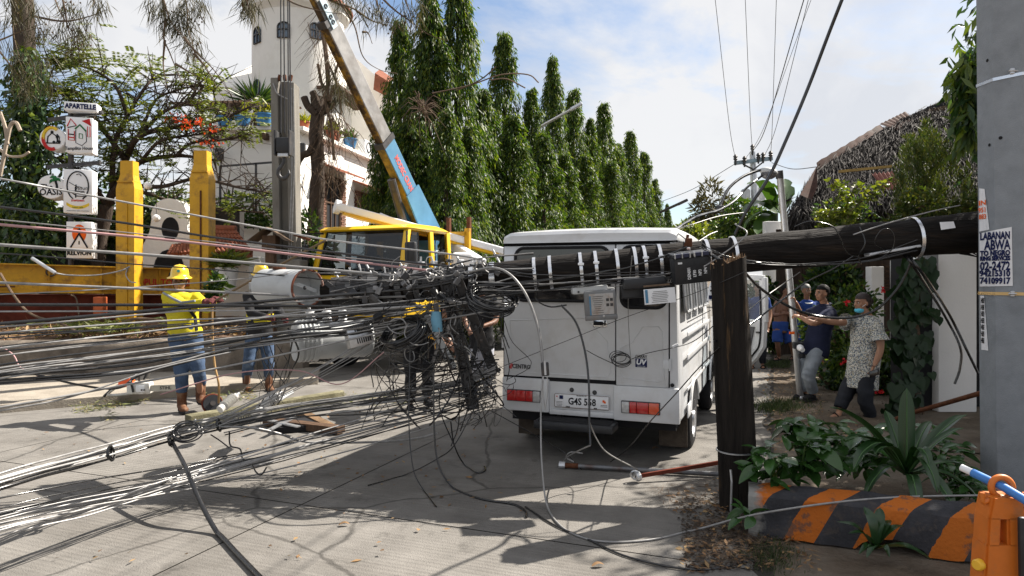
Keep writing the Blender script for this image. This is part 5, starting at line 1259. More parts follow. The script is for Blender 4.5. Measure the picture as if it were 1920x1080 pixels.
for s in (-1,1): MB().tube(crom([o+V((s*.055,-.02,zt_-.015)),o+V((s*.078,-.02,zt_-.02)),o+V((s*.08,-.02,zt_+.015))],4),.009,8).build('lug',m_op,ob,smooth=60)
MB().lathe([(0,0),(.021,0),(.021,.02),(.016,.026),(0,.026)],o+V((-.088,-.02,.52)),(-1,-.5,0),18).build('button',M('yellow_plastic',(.75,.42,.03),.4),ob,smooth=40)
tag(MB().tube([o+V((-.035,.10,zt_+.055)),o+V((.008,-.02,zt_+.030)),o+V((.14,-.35,zt_-.09))],.0165,14).build('blue_pipe',M('blue_plastic_pipe',(.03,.17,.50),.35,spec=.6),smooth=60),'blue plastic pipe pushed through the ring of the orange stand','pipe')
pc = o+V((-.036,.105,zt_+.056));tag(MB().lathe([(0,0),(.014,0),(.014,.04),(0,.04)],pc,(-.5,.9,.25),14).build('pipe_cap',m_sign,smooth=40),'white end cap behind the orange ring on the blue pipe','cap')
tag(MB().bar(o+V((.036,-.07,.40)),o+V((.034,-.066,.715)),.026,.02,(0,-1,0),bev=.008).bar(o+V((.038,-.07,.0)),o+V((.036,-.07,.4)),.026,.02,(0,-1,0),bev=.004).build('black_strap',m_blackp,smooth=40),'black rubber rod standing against the orange stand','rod')
chn = root('chain','short steel chain hanging from the orange stand','chain',o+V((-.01,-.06,.43)))
q = o+V((-.022,-.06,.425))
for i in range(7): MB().torus(q+V((.006*i if i < 3 else .016,-.004,-.022*i)),.012,.0035,((1,.3,0) if i % 2 else (.2,1,.2)),14,6,sx=1,sy=.7).build('link',m_steel,chn,smooth=60)

# ================================================================ GATE WALL, METER, PIPE, BACK GARDEN
gw = root('gate_wall','white painted gate wall panel left of the concrete pole','wall',P(1790,772,8.1))
c0 = P(1757,772,8.1);c1 = P(1834,772,8.05);zt_ = P(0,460,8.1).z
MB().box(((c0.x+c1.x)/2+.02,8.2,zt_/2),(c1.x-c0.x,.2,zt_),bev=.012).build('panel',m_paintw,gw,smooth=35)
MB().box((c0.x-.05,8.32,zt_/2-.06),(.14,.16,zt_-.12),bev=.01).build('jamb',m_paintw,gw)
tag(MB().box((c1.x+.42,8.5,1.2),(.7,.1,2.4)).build('dark_gap_panel',m_dark),'dark panel filling the gap between the white wall and the concrete pole','gate')  # near-black panel that fills the gap beside the wall
em = root('electric_meter','small white electric meter in a grey box on the gate wall','meter',P(1748,495,7.95));c = P(1748,497,7.95)
MB().box(c+V((.03,.1,.02)),(.14,.12,.26),bev=.008).build('case',m_gbox,em);MB().box(c+V((.0,.03,.02)),(.075,.05,.10),bev=.01).build('meter',m_sign,em);MB().box(c+V((.0,.003,.04)),(.05,.006,.03)).build('display',m_dark,em)
tag(MB().tube([P(1680,786,7.3),P(1700,777,7.2),P(1842,736,6.0)],.022,8).build('rusty_pipe',m_rust,smooth=60),'brown rusty pipe leaning from the plants to the concrete pole','pipe')
# two black cables sagging before the white wall
for k,pts in enumerate((((1690,470),(1720,510),(1770,590),(1800,650),(1800,690),(1790,720)),((1695,470),(1735,520),(1780,590),(1812,655),(1834,700)))):
    tag(MB().tube(crom([P(x,y,5.35 if i < 2 else 6.5) for i,(x,y) in enumerate(pts)],8),.012,6).build('hanging_cable',m_cab_blk,smooth=60),('black cable ending free before the white gate wall','black cable running down to the concrete pole across the white gate wall')[k],'cable')
dw = root('garden_shed','dark timber shed with white posts behind the man and the woman','shed',P(1600,640,13.6))
m_board = M('dark_boards',(.055,.04,.032),.9,0,.5,3,stretch=(6,1,.4),bump=.3)
bmb = MB().box((0,0,0),(.26,.05,2.6),bev=.006).mesh('board',m_board)
for i in range(22):
    o_ = link('board',bmb,dw);o_.location = V((P(1475,0,14).x+.27*i,14.2+random.uniform(0,.03),1.3))-dw.location
MB().bar(P(1470,496,13.6),P(1700,494,13.2),.10,.16).build('lintel',m_board,dw)
MB().bar(P(1470,540,13.6),P(1680,536,13.3),.06,.08).build('rail',m_wood,dw)
for (px,p0,w) in ((1640,500,24),(1683,488,18)):
    c = P(px,600,12.2);z1 = P(px,p0,12.2).z;MB().box((c.x,12.2,z1/2),(w/F*12.2,.2,z1),bev=.01).build('post',m_paintw,dw)
lt = MB()
for i in range(7):
    a = P(1653,495+i*9,12.3);q = P(1675,505+i*9,12.3);lt.bar(a,q,.012,.02);a,q = P(1675,495+i*9,12.32),P(1653,505+i*9,12.32);lt.bar(a,q,.012,.02)
lt.build('lattice',m_wood,dw)
for px in (1546,1588): MB().tube([P(px,560,13.4),P(px+4,430,13.4)],.05,8).build('pole',m_twig,dw)
tag(MB().box(P(1455,432,15.5)-V((0,0,.6)),(.55,.2,1.6),bev=.02).build('white_wall',m_paintw),'lower white wall slab left of the lamp pole, above the fallen pole','wall')
q0 = P(1520,408,15.0);tag(MB().box(q0-V((0,-.1,.9)),(.95,.25,1.86),bev=.02).build('white_wall',m_paintw),'taller white wall slab right of the lamp pole under the thatch','wall')

# ================================================================ THATCHED HOUSE
th = root('thatched_house','house with steep dark thatched roof and rusty metal roof edge','house',P(1700,500,16))
A = P(1492,388,14.0);Bq = P(1530,316,14.6);Cq = P(1648,244,16.5);Dq = P(1800,172,17.5);E = P(1990,90,19.5)
e0,e1 = P(1500,396,13.6),P(1960,350,12.6)
rfm = MB().add([A,Bq,Cq,Dq,E,e1,e0],[(0,1,2,6),(2,3,5,6),(3,4,5)]);rfm.build('roof',M('dark_thatch_bed',(.03,.027,.03),.95),th)
k = 22000;u = NR.random(k);v = NR.random(k)**.9
top = [A,Bq,Cq,Dq,E];tl = np.array([tuple(q) for q in top]);cum = np.array([0,.08,.35,.7,1.0])
tp = np.stack([np.interp(u,cum,tl[:,i]) for i in range(3)],1);bt = np.array(e0)+(np.array(e1)-np.array(e0))*u[:,None]
pos = tp+(bt-tp)*v[:,None];dirv = norm(bt-tp)+NR.normal(size=(k,3))*.12;nn = np.array([-.55,-.7,.45])
o_ = leaf_obj('thatch',m_thatch,th,pos+nn*.05+NR.normal(size=(k,3))*.03,dirv+nn*.10,rnd(.4,.85,k),rnd(.012,.03,k),side=np.broadcast_to(nn,(k,3))+NR.normal(size=(k,3))*.3);tag(o_,kind='stuff')
k = 2200;u = NR.random(k);pos = np.array(e0)+(np.array(e1)-np.array(e0))*u[:,None];dirv = np.array([0,-.1,-1])+NR.normal(size=(k,3))*.18
o_ = leaf_obj('eave_fringe',m_thatch,th,pos+NR.normal(size=(k,3))*[.05,.1,.12],dirv,rnd(.3,.8,k),rnd(.02,.05,k));tag(o_,kind='stuff')
k = 1500;u = NR.random(k);pos = np.array(A)+(np.array(P(1540,372,13.7))-np.array(A))*u[:,None];o_ = leaf_obj('eave_fringe',m_thatch,th,pos+NR.normal(size=(k,3))*[.12,.1,.2]-[0,0,.15],np.array([-.25,-.1,-1])+NR.normal(size=(k,3))*.25,rnd(.3,.6,k),rnd(.015,.03,k));tag(o_,kind='stuff')
for (a,q,c,d_) in ((Bq+V((0,-.08,.05)),Cq+V((0,-.08,.05)),P(1660,246,16.3),P(1536,324,14.5)),(Cq+V((0,-.08,.06)),P(1700,214,16.9),P(1712,228,16.5),P(1690,250,16))):
    n_ = 14;vs = [];fs = []
    for i in range(n_+1):
        for j in range(2): vs.append(a.lerp(q,i/n_).lerp(d_.lerp(c,i/n_),j)+V((-.05,-.05,.05+.02*(i % 2))))
    for i in range(n_): fs.append((2*i,2*i+1,2*i+3,2*i+2))
    MB().add(vs,fs).build('metal_edge',M('rusty_roof_sheet',(.060,.032,.025),.85,0,.4,5,dirt=(.08,.068,.060),dscale=3),th)
MB().add([P(1531,312,14.3),P(1500,365,13.5),P(1522,375,13.3),P(1533,350,13.4)],[(0,1,2,3)]).build('metal_edge',M('rusty_roof_sheet',(.24,.085,.05)),th)
# upper gable fringe
for (a,q,n_) in ((P(1738,205,16.6),P(1812,188,16.4),260),(P(1725,222,16.4),P(1815,212,16.2),260),(P(1690,222,16.4),P(1810,170,17),420)):
    u = NR.random(n_);pos = np.array(a)+(np.array(q)-np.array(a))*u[:,None]
    o_ = leaf_obj('gable_fringe',m_thatchbr if n_ < 300 else m_thatch,th,pos,np.array([-.15,-.2,-1])+NR.normal(size=(n_,3))*.18,rnd(.2,.4,n_),rnd(.02,.05,n_));tag(o_,kind='stuff')
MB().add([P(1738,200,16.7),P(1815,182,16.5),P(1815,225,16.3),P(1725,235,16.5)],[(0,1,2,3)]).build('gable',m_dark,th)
MB().bar(P(1572,322,13.6),P(1672,312,13.3),.06,.05).build('bamboo_batten',M('bamboo',(.33,.22,.08),.6),th)
for px,pt in ((1500,400),(1530,395),(1556,392),(1600,390),(1650,388)): MB().tube([P(px,470,14.6),P(px+2,pt-30,14.6)],.07,8).build('post',m_wood,th)
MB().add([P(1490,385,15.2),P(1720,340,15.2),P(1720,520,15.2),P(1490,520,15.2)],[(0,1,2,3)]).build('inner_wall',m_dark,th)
n_ = 20;vs = [];fs = []
a,q,c,d_ = P(1633,326,12.6),P(1672,322,12.5),P(1690,352,12.1),P(1655,356,12.2)
for i in range(n_+1):
    for j in range(2): vs.append(a.lerp(q,i/n_).lerp(d_.lerp(c,i/n_),j)+V((0,0,.025*math.cos(i*PI/2))))
for i in range(n_): fs.append((2*i,2*i+1,2*i+3,2*i+2))
MB().add(vs,fs).build('corrugated_sheet',M('pink_roof_sheet',(.22,.10,.08),.6,.1),th)

# ================================================================ LEANING LAMP POLE, FAR LINE POLE, FAR STREET LAMP
l0 = G(1501,748);lt1 = P(1462,326,8.75);lp = root('lamp_pole','leaning galvanised lamp pole held up by the man in navy','lamp pole',l0)
MB().tube([l0,l0.lerp(lt1,.5),lt1],.042,14).build('tube',m_steel,lp,smooth=60)
MB().lathe([(.048,0),(.048,.10),(0,.10)],lt1-V((0,0,.06)),tuple((lt1-l0).normalized()),14).build('collar',m_dsteel,lp,smooth=40)
MB().lathe([(.06,0),(.06,.02),(.045,.05)],l0,(0,0,1),14).build('base',m_steel,lp)
q = l0.lerp(lt1,.245);MB().box(q+V((-.0,-.07,0)),(.13,.07,.085),bev=.012).build('clamp',m_blackp,lp)
MB().lathe([(0,0),(.04,0),(.045,.03),(.03,.06),(.03,.1),(0,.1)],q+V((.01,-.10,-.02)),(0,-1,-.3),16).build('spout',m_sign,lp,smooth=40);MB().lathe([(0,0),(.04,0),(.04,.05),(0,.05)],q+V((.01,-.17,-.10)),(0,-.3,-1),14).build('sensor',m_black,lp)
q = l0.lerp(lt1,.30);MB().box(q+V((-.05,-.04,0)),(.06,.03,.03)).build('tag',m_orangep,lp);q = l0.lerp(lt1,.62);MB().tube([q+V((-.08,-.03,0)),q+V((.14,-.03,.02))],.012,6).build('rod',m_rust,lp)
# lamp head off the pole
c = P(1441,322,8.6);lh = root('lamp_fixture','grey street lamp head dangling beside the top of the leaning pole','lamp',c)
MB().ball(c,(.115,.09,.055),18,rot=Matrix.Rotation(R(12),3,'Y')).build('hood',m_tcan,lh,smooth=80);MB().ball(c-V((0,.01,.03)),(.10,.08,.07),16).build('lens',M('dark_lens',(.08,.08,.085),.2,spec=.7),lh,smooth=80)
MB().tube(crom([P(1430,318,8.6),P(1415,322,8.55),P(1390,333,8.4),P(1365,355,8.2),P(1350,388,8.0),P(1343,395,7.9)],6),.018,8).build('arm_cable',m_cab_blk,lh,smooth=60)
tag(MB().tube(crom([P(1428,330,8.6),P(1400,352,8.2),P(1375,378,7.8),P(1345,395,7.3),P(1310,405,6.8),P(1275,425,6.3),P(1252,440,6.0)],6),.014,6).box(P(1350,390,7.5),(.09,.06,.05),bev=.012).build('service_cable',m_cab_blk,smooth=60),'black service cable from the lamp head down to the van roof','cable')
fpole = root('line_pole','distant pale steel line pole with blue crossarm and insulators','utility pole',P(1417,480,26))
MB().tube([P(1420,470,26),P(1411,285,26)],[.17,.11],10).build('pole',m_steel,fpole,smooth=60)
MB().bar(P(1377,306,25.8),P(1448,297,25.8),.12,.14).build('crossarm',M('blue_grey_steel',(.25,.33,.38),.5,.4),fpole)
for a,q in (((1393,308),(1413,318)),((1432,303),(1413,318))): MB().bar(P(*a,25.8),P(*q,25.8),.05,.05).build('brace',m_dsteel,fpole)
for px,py in ((1379,303),(1396,306),(1422,300),(1431,299),(1445,296),(1411,284)):
    MB().lathe([(.03,-.2),(.05,0),(.09,.04),(.05,.08),(.09,.12),(.04,.2),(0,.22)],P(px,py-3,25.7),n=10).build('insulator',m_dsteel,fpole)
MB().lathe([(0,-.35),(.17,-.35),(.17,.3),(.13,.35),(0,.35)],P(1398,372,26),n=16).build('transformer',m_tcan,fpole,smooth=40);MB().lathe([(0,-.35),(.17,-.35),(.17,.3),(.13,.35),(0,.35)],P(1428,368,26.4),n=16).build('transformer',m_tcan,fpole,smooth=40)
sl_ = root('street_lamp','slim grey street lamp arm standing out of the mast trees','street lamp',P(1020,240,22));MB().tube([P(1000,300,22.5),P(1012,238,22.2),P(1078,202,21)],.05,8).build('arm',m_steel,sl_,smooth=60);MB().box(P(1080,200,21),(.42,.16,.1),Matrix.Rotation(-.5,3,'Y'),bev=.03).build('head',m_steel,sl_)
sl_ = root('street_lamp','small far street lamp arm showing right of the last mast trees','street lamp',P(1260,385,30));MB().tube([P(1238,398,30),P(1286,376,29)],.06,8).build('arm',m_dsteel,sl_,smooth=60);MB().box(P(1280,379,29),(.45,.2,.12),Matrix.Rotation(-.45,3,'Y'),bev=.03).build('head',m_dsteel,sl_)
# broken pipes on the road
m_gbar = M('dull_steel_bar',(.16,.165,.175),.45,.6,.2,8,dirt=(.12,.07,.05),dscale=6)
g0_,g1_ = G(1053,872,.03),G(1362,890,.03)
pp = root('broken_pipe','galvanised pipe with rusty end lying on the road before the van','pipe',g0_);MB().tube([g0_,g1_],.020,12).build('tube',m_gbar,pp,smooth=60);MB().lathe([(.021,0),(.022,.14),(0,.14)],g0_,tuple((g1_-g0_).normalized()),12).build('rusty_end',m_rust,pp,smooth=60)
MB().lathe([(0,0),(.032,0),(.032,.05),(0,.05)],g0_-(g1_-g0_).normalized()*.02,tuple((g1_-g0_).normalized()),10).build('cap',m_steel,pp)
a,q = G(1196,893,.05),G(1356,866,.12);ir = root('iron_bar','rusty flat iron bar leaning between the road pipe and the stump','bar',a);MB().bar(a,q,.022,.03).build('bar',m_redbrown,ir)
MB().lathe([(.012,-.02),(.035,-.018),(.04,.0),(.035,.018),(.012,.02)],a,(1,.3,.2),14).torus(a+V((-.02,0,.01)),.035,.008,(.3,1,.3),16,6).build('pulley',m_steel,ir)
# ================================================================ MAST TREES ALONG THE LEFT OF THE STREET
m_trunk = M('mast_trunk',(.075,.055,.04),.9,0,.4,6,bump=.5)
def mast_meshes(seed):
    g = np.random.default_rng(seed);H = 9.0;pos = [];dr = [];L = []
    nb = 560
    for i in range(nb):
        t = g.random()**.82;h = .9+(H-1.0)*t
        r = (.98*(1-(h/H))**.72+.10)*(1 + .28*noise.noise(V((h*1.1,seed*3.1,0))));a = g.uniform(0,2*PI)
        r *= g.uniform(.45,1.3)*(1+.55*noise.noise(V((math.cos(a)*1.5,math.sin(a)*1.5,h*.9+seed))))
        drop = g.uniform(.45,1.15)*(.6+.5*(1-h/H));n = int(g.integers(26,44))
        s = np.linspace(.25,1,n)
        rad_ = r*np.sin(np.minimum(s*1.5,1.0)*PI/2);z = h+.22*np.sin(s*PI*.6)-drop*s**1.8
        da = g.normal(0,.09,n)
        p = np.stack([np.cos(a+da)*rad_,np.sin(a+da)*rad_,z],1)+g.normal(0,.045,(n,3));pos.append(p)
        o = np.stack([np.cos(a)*np.ones(n),np.sin(a)*np.ones(n),np.zeros(n)],1)
        dr.append(o*g.uniform(.05,.7,(n,1))+np.array([0,0,-1])+g.normal(0,.28,(n,3)));L.append(g.uniform(.09,.21,n))
    pos = np.concatenate(pos);dr = np.concatenate(dr);L = np.concatenate(L)
    # outward-facing blades so light glints off them
    sd = np.stack([pos[:,0],pos[:,1],np.zeros(len(pos))],1)+g.normal(0,.35,(len(pos),3))
    v,f = leaves(pos,dr,L,L*.24,.22,sd);cr = tri_mesh('crown',v,f,m_mast)
    b = MB();b.tube([(0,0,-.1),(.02,0,3),(0,.03,6),(0,0,8.9)],[.16,.12,.07,.015],8)
    for i in range(40):
        h = g.uniform(1.2,8);a = g.uniform(0,2*PI);r = .7*(1-h/9)+.1;b.tube([(0,0,h),(math.cos(a)*r*.6,math.sin(a)*r*.6,h+.12),(math.cos(a)*r,math.sin(a)*r,h-.2)],[.022,.014,.005],4)
    return cr,b.mesh('trunk',m_trunk,60)
MASTV = [mast_meshes(k) for k in (1,2,3)]
G_ = 'mast trees in a row along the street'
for i,(px,py,Y,wd,lab) in enumerate((
    (750,35,16.6,.84,'narrow mast tree just right of the crane boom, shorter than its two tall neighbours'),
    (806,-28,15.6,.95,'tall dark mast tree cut off by the top edge, left of a twin'),
    (858,-70,16.2,.88,'tall mast tree cut off by the top edge, right of its twin'),
    (715,205,15.8,.85,'low mast tree behind the blue crane boom, nearest the white house'),
    (905,165,17.2,1.25,'broad short mast tree before the tall twins, right of them'),
    (838,205,14.6,1.2,'low leafy mast tree directly behind the truck rack'),
    (945,58,20.4,.86,'mast tree with a slim pointed top standing alone against the sky'),
    (997,165,20.5,.9,'mast tree with a low top between two slim pointed ones'),
    (1037,105,23.5,.78,'slim bare-tipped mast tree behind the street lamp arm'),
    (1076,165,26,.95,'mast tree top just right of the lamp head'),
    (1106,222,26.5,.9,'low mast tree right of the lamp head'),
    (1132,192,30,1.0,'middle-distance mast tree above the van roof centre'),
    (1060,285,21.5,1.35,'low broad mast tree behind the van roof, left half'),
    (775,150,15.2,1.15,'leafy mast tree with a blunt top before the tall twins'),
    (880,235,15.4,1.2,'short mast tree behind the yellow rack, right of the low leafy one'),
    (962,215,17.6,1.4,'broad low mast tree above the left corner of the van roof'),
    (1020,250,19,1.4,'broad low mast tree under the street lamp arm'),
    (1098,290,24,1.45,'wide low mast tree above the van roof, right of the middle'),
    (1145,300,27,1.45,'wide low mast tree right of the middle, farther back'),
    (1160,268,31,1.0,'small mast tree between two taller far ones'),
    (1182,245,36,1.0,'far mast tree third from the end of the row'),
    (1207,283,40,1.0,'far mast tree second from the end of the row'),
    (1228,335,44,1.0,'far low mast tree next to the last of the row'),
    (1251,382,52,.8,'farthest mast tree at the right end of the row'))):
    cr,tk = MASTV[i % 3];c = P(px,520,Y);H = 1.6+(520-py)/F*Y
    r0 = root('mast_tree',lab,'tree',(c.x,Y,0),i*1.7,G_)
    for nm,me in (('crown',cr),('trunk',tk)):
        o = link(nm,me,r0);o.scale = (wd*H/9*.98,wd*H/9*.98,H/9)
        if nm == 'crown': o['kind'] = 'stuff'
# bare twig bundle caught in the trees
b = MB()
for i in range(46):
    a = random.uniform(PI*.6,PI*1.5);p0 = P(792,205,14.0)+V((random.gauss(0,.05),random.gauss(0,.1),random.gauss(0,.05)));L = random.uniform(.2,.75)
    d = V((random.gauss(.1,.5),random.gauss(0,.3),random.gauss(.25,.4))).normalized();b.tube([p0,p0+d*L*.5,p0+d*L+V((.05,0,-L*.55))],[.012,.008,.002],4)
tag(b.build('dry_twig_bundle',m_twig),kind='stuff')
b = MB()
for pts in (((810,175),(880,160),(940,140),(990,140),(1010,155)),((920,150),(950,148),(985,165)),((855,170),(900,150),(930,125))):
    b.tube(crom([P(x,y,14.4) for x,y in pts],5),.014,4)
tag(b.build('bare_branch',m_twig),'bare arching branch lying across the mast tree crowns','branch')

# ================================================================ TOPPED DEAD TREE BEFORE THE WHITE HOUSE
dt = root('topped_tree','topped grey tree trunk with cut stubs and hanging bare twigs before the white house','tree',(P(593,0,13.6).x,13.6,0))
def D_(px,py,o=0): return P(px,py,13.6+o)
MB().tube(crom([V((D_(591,0).x,13.6,0)),D_(592,420),D_(596,330),D_(592,260),D_(596,215),D_(594,182)],8),[.19]*8+[.15]*8+[.13]*8+[.14]*8+[.13]*9,12).build('trunk',m_bark,dt,smooth=60)
b = MB()
for pts,r in ((((594,215),(578,200),(570,182)),.07),(((596,205),(592,185),(586,172)),.07),(((598,210),(612,198),(618,178)),.065),(((600,215),(616,205),(632,186)),.05),(((592,255),(580,285),(566,292),(557,310),(556,335)),.07),(((596,250),(600,262),(605,300)),.05)):
    b.tube(crom([D_(*p,-.1) for p in pts],5),r,8)
b.build('limbs',m_bark,dt,smooth=60)
b = MB()
def twigs(b,p,n,spread,Lr,down=.8,r=.007):
    for i in range(n):
        q = p+V((random.gauss(0,spread),random.gauss(0,spread),random.gauss(0,spread)));L = random.uniform(*Lr)
        d = V((random.gauss(0,.45),random.gauss(0,.3),-down+random.gauss(0,.25))).normalized();e = V((random.gauss(0,.3),0,-.3))*L
        pts = [q,q+d*L*.5,q+d*L+e*.4];b.tube(pts,[r,r*.7,r*.3],4)
        if random.random() < .6: m = pts[1];b.tube([m,m+V((random.gauss(0,.2),0,-.22))*L],[r*.6,r*.2],3)
for (px,py,n,L) in ((556,330,16,(.2,.8)),(605,250,14,(.4,1.1)),(622,300,22,(.4,1.2)),(640,330,12,(.3,.8)),(575,420,8,(.3,.7)),(628,215,26,(.3,1.3)),(612,215,16,(.3,1.0)),(640,235,10,(.3,.9))):
    twigs(b,D_(px,py,-.25),n,.12,L)
tag(b.build('hanging_twigs',m_twig,dt),kind='stuff')
b = MB()
for pts,r in ((((596,120),(610,190),(622,240),(626,300)),.03),(((600,-10),(603,40),(612,110),(618,190)),.045),(((612,110),(632,160),(640,215)),.025),(((632,40),(640,90),(628,140)),.025)):
    b.tube(crom([D_(*p,-.3) for p in pts],6),r,6)
for (px,py,n) in ((603,60,9),(612,110,11),(640,90,7),(618,170,12),(596,30,6)): twigs(b,D_(px,py,-.3),n,.1,(.3,1.0),.7,.006)
tag(b.build('upper_twigs',m_twig,dt),kind='stuff')
def needles(c,n,L,spread,droop=1.0):
    p = np.asarray(c)+NR.normal(size=(n,3))*spread;d = NR.normal(size=(n,3))*[.45,.45,.3]+[0,0,-droop];return p,d,NR.uniform(L*.5,L,n)
ps,ds,Ls = [],[],[]
for (px,py,n,s) in ((622,125,70,.12),(632,142,110,.14),(640,165,90,.14),(648,180,40,.12)):
    p,d,l = needles(D_(px,py,-.3),n,.6,s);ps.append(p);ds.append(d);Ls.append(l)
o = leaf_obj('needle_tuft',m_needle,dt,np.concatenate(ps),np.concatenate(ds),np.concatenate(Ls)*.8,.014,.1);o['kind'] = 'stuff'

# ================================================================ VINE TREE AND FLAME TREE (left)
def VT(px,py,o=0): return P(px,py,15.2+o)
vt = root('vine_covered_tree','dark tree trunk wrapped in glossy climbing leaves behind the sign post','tree',(VT(52,0).x,15.2,0))
MB().tube(crom([V((VT(50,0).x,15.2,0)),VT(55,400),VT(58,250),VT(48,120),VT(40,-40)],6),.22,10).build('trunk',m_bark,vt,smooth=60)
k = 5200;py = rnd(90,520,k);wob = np.array([26+14*noise.noise(V((q*.013,2,0))) for q in py])*np.clip((py-60)/120,.3,1.25)
px = 50+NR.normal(size=k)*wob*.85;pos = np.array([VT(a,q,o) for a,q,o in zip(px,py,NR.normal(size=k)*.3-.25)])
leaf_obj('crown',m_vine,vt,pos,NR.normal(size=(k,3))*.5+[0,-.2,-.8],rnd(.12,.24,k),rnd(.05,.11,k))['kind'] = 'stuff'
def bush(name,lab,cat,c,rad_,n,mat,L=(.1,.2),w=.45,shell=.5,clumps=9,grp=None,stem=True):
    r0 = root(name,lab,cat,(c[0],c[1],0 if c[2]-rad_[2] < .6 else c[2]-rad_[2]),0,grp)
    cs = blob(c,np.asarray(rad_)*.75,clumps,.2);pos = []
    for q in cs: pos.append(blob(q,np.asarray(rad_)*random.uniform(.32,.5),n//clumps,.55))
    pos = np.concatenate(pos);d = (pos-np.asarray(c))/np.asarray(rad_)+NR.normal(size=pos.shape)*.7+[0,0,-.1];l = rnd(L[0],L[1],len(pos))
    o = leaf_obj('foliage',mat,r0,pos,d,l,l*w);o['kind'] = 'stuff'
    if stem:
        b = MB();z0 = 0 if c[2]-rad_[2] < .6 else c[2]-rad_[2]
        for q in cs[:7]: b.tube(crom([V((c[0],c[1],z0)),V((c[0],c[1],c[2]-rad_[2]*.3)).lerp(V(q),.4),V(q)],4),[.035]*5+[.02]*4,5)
        b.build('stems',m_twig,r0)
    return r0
bush('leafy_bush','dense green bush under the sign post, left edge','bush',tuple(P(40,440,16.4)),(1.9,1.0,1.2),5000,m_shrub)
bush('leafy_bush','dark green bush filling the gap between sign and yellow post','bush',tuple(P(185,400,17)),(1.2,.8,1.1),3000,m_vine)
bush('leafy_bush','dark bush between the two yellow posts behind the arch','bush',tuple(P(310,400,17.2)),(1.2,.8,1.0),2600,m_vine)
bush('leafy_bush','small bush at the foot of the concrete utility post','bush',tuple(P(575,470,13)),(.5,.4,.7),900,m_shrub)
bush('leafy_bush','little green plant by the cream pillar foot','bush',tuple(P(408,540,12.4)),(.22,.2,.25),260,m_shrub,stem=False)
fl = root('flame_tree','flame tree with bare arching limbs, feathery leaves and orange blossom','tree',P(200,520,16))
def FT(px,py,o=0): return P(px,py,16+o)
b = MB();limbs = []
b.tube(crom([V((FT(175,0).x,16,0)),FT(185,470),FT(200,385)],5),.16,8)
for pts,r in ((((200,385),(225,345),(262,305),(330,292),(400,300)),.10),(((200,385),(235,300),(262,255),(320,240),(400,228),(470,200)),.09),(((210,350),(215,270),(240,215),(275,160),(300,140)),.07),(((235,300),(190,240),(140,190),(60,150)),.07),(((262,255),(300,215),(340,195),(372,185)),.05),(((225,345),(300,350),(370,335),(450,352),(510,362)),.06),(((200,385),(260,360),(340,385),(420,392),(500,400)),.06),(((262,255),(290,190),(330,170),(378,160),(400,170)),.04),(((240,215),(215,160),(170,130),(90,110)),.05),(((200,385),(160,330),(90,290),(0,250)),.07),(((330,292),(360,268),(420,262),(470,252)),.045),(((215,270),(170,215),(110,210),(30,200)),.045),(((262,305),(300,265),(350,255),(430,245)),.045)):
    sp = crom([FT(x,y,random.uniform(-.6,.6)*(j > 0)) for j,(x,y) in enumerate(pts)],6);n = len(sp);b.tube(sp,[r*(1-.75*i/n) for i in range(n)],7);limbs.append((sp,r))
sub = []
for sp,r in limbs:
    for i in range(int(len(sp)*1.5)):
        q = sp[random.randrange(len(sp)//4,len(sp))];d = V((random.gauss(.15,.6),random.gauss(0,.5),random.gauss(.35,.45))).normalized();L = random.uniform(.35,1.15)
        tw = [q,q+d*L*.5+V((0,0,.05)),q+d*L+V((0,0,random.uniform(-.2,.1)))];b.tube(tw,[.016,.011,.004],4);sub.append(tw)
        for k in range(2): m = tw[1];e = m+V((random.gauss(.1,.5),random.gauss(0,.3),random.gauss(.1,.4)))*L*.5;b.tube([m,e],[.008,.003],3);sub.append([m,(m+e)/2,e])
b.build('limbs',m_bark,fl,smooth=60)
pos,dr = [],[]
for tw in sub:
    sx_ = (tw[-1].x/tw[-1].y*F+960)
    if random.random() < (.42 if sx_ < 250 else .22 if (tw[-1].z < 3.6 and sx_ > 330) else .5 if tw[-1].z < 3.6 else .11):
        for k in range(random.randint(2,5)):
            c = tw[random.randint(1,2)]+V((random.gauss(0,.14),random.gauss(0,.14),random.gauss(0,.10)));ax = V((random.gauss(0,1),random.gauss(0,.6),random.gauss(-.1,.3))).normalized();sd = ax.cross(V((0,0,1))).normalized()
            for j in range(11):
                for s in (-1,1): pos.append(tuple(c+ax*(.035*j)));dr.append(tuple(sd*s+ax*.35+V((0,0,-.15))))
o = leaf_obj('foliage',m_feather,fl,pos,dr,.10,.034);o['kind'] = 'stuff'
k = 0
for (px,py) in ((320,221),(334,217),(347,228),(352,237),(369,230),(374,232),(387,266),(400,268),(398,240),(390,245),(330,225),(50,262)):
    c = np.array(FT(px,py,-.4));p = c+NR.normal(size=(12,3))*[.10,.08,.035];f_ = leaf_obj('blossom',m_flower,fl,p,NR.normal(size=(12,3)),.085,.06)
b = MB()
for pts,r in ((((0,330),(12,270),(20,235),(30,230),(38,245)),.028),(((0,210),(10,240),(14,270)),.026),(((0,280),(15,292),(40,293),(55,285)),.02)): b.tube(crom([P(x,y,10.5) for x,y in pts],6),r,6)
tag(b.build('pale_branch',M('pale_bark',(.34,.28,.22),.9,bump=.3)),'pale twisted dead branch at the left edge','branch')

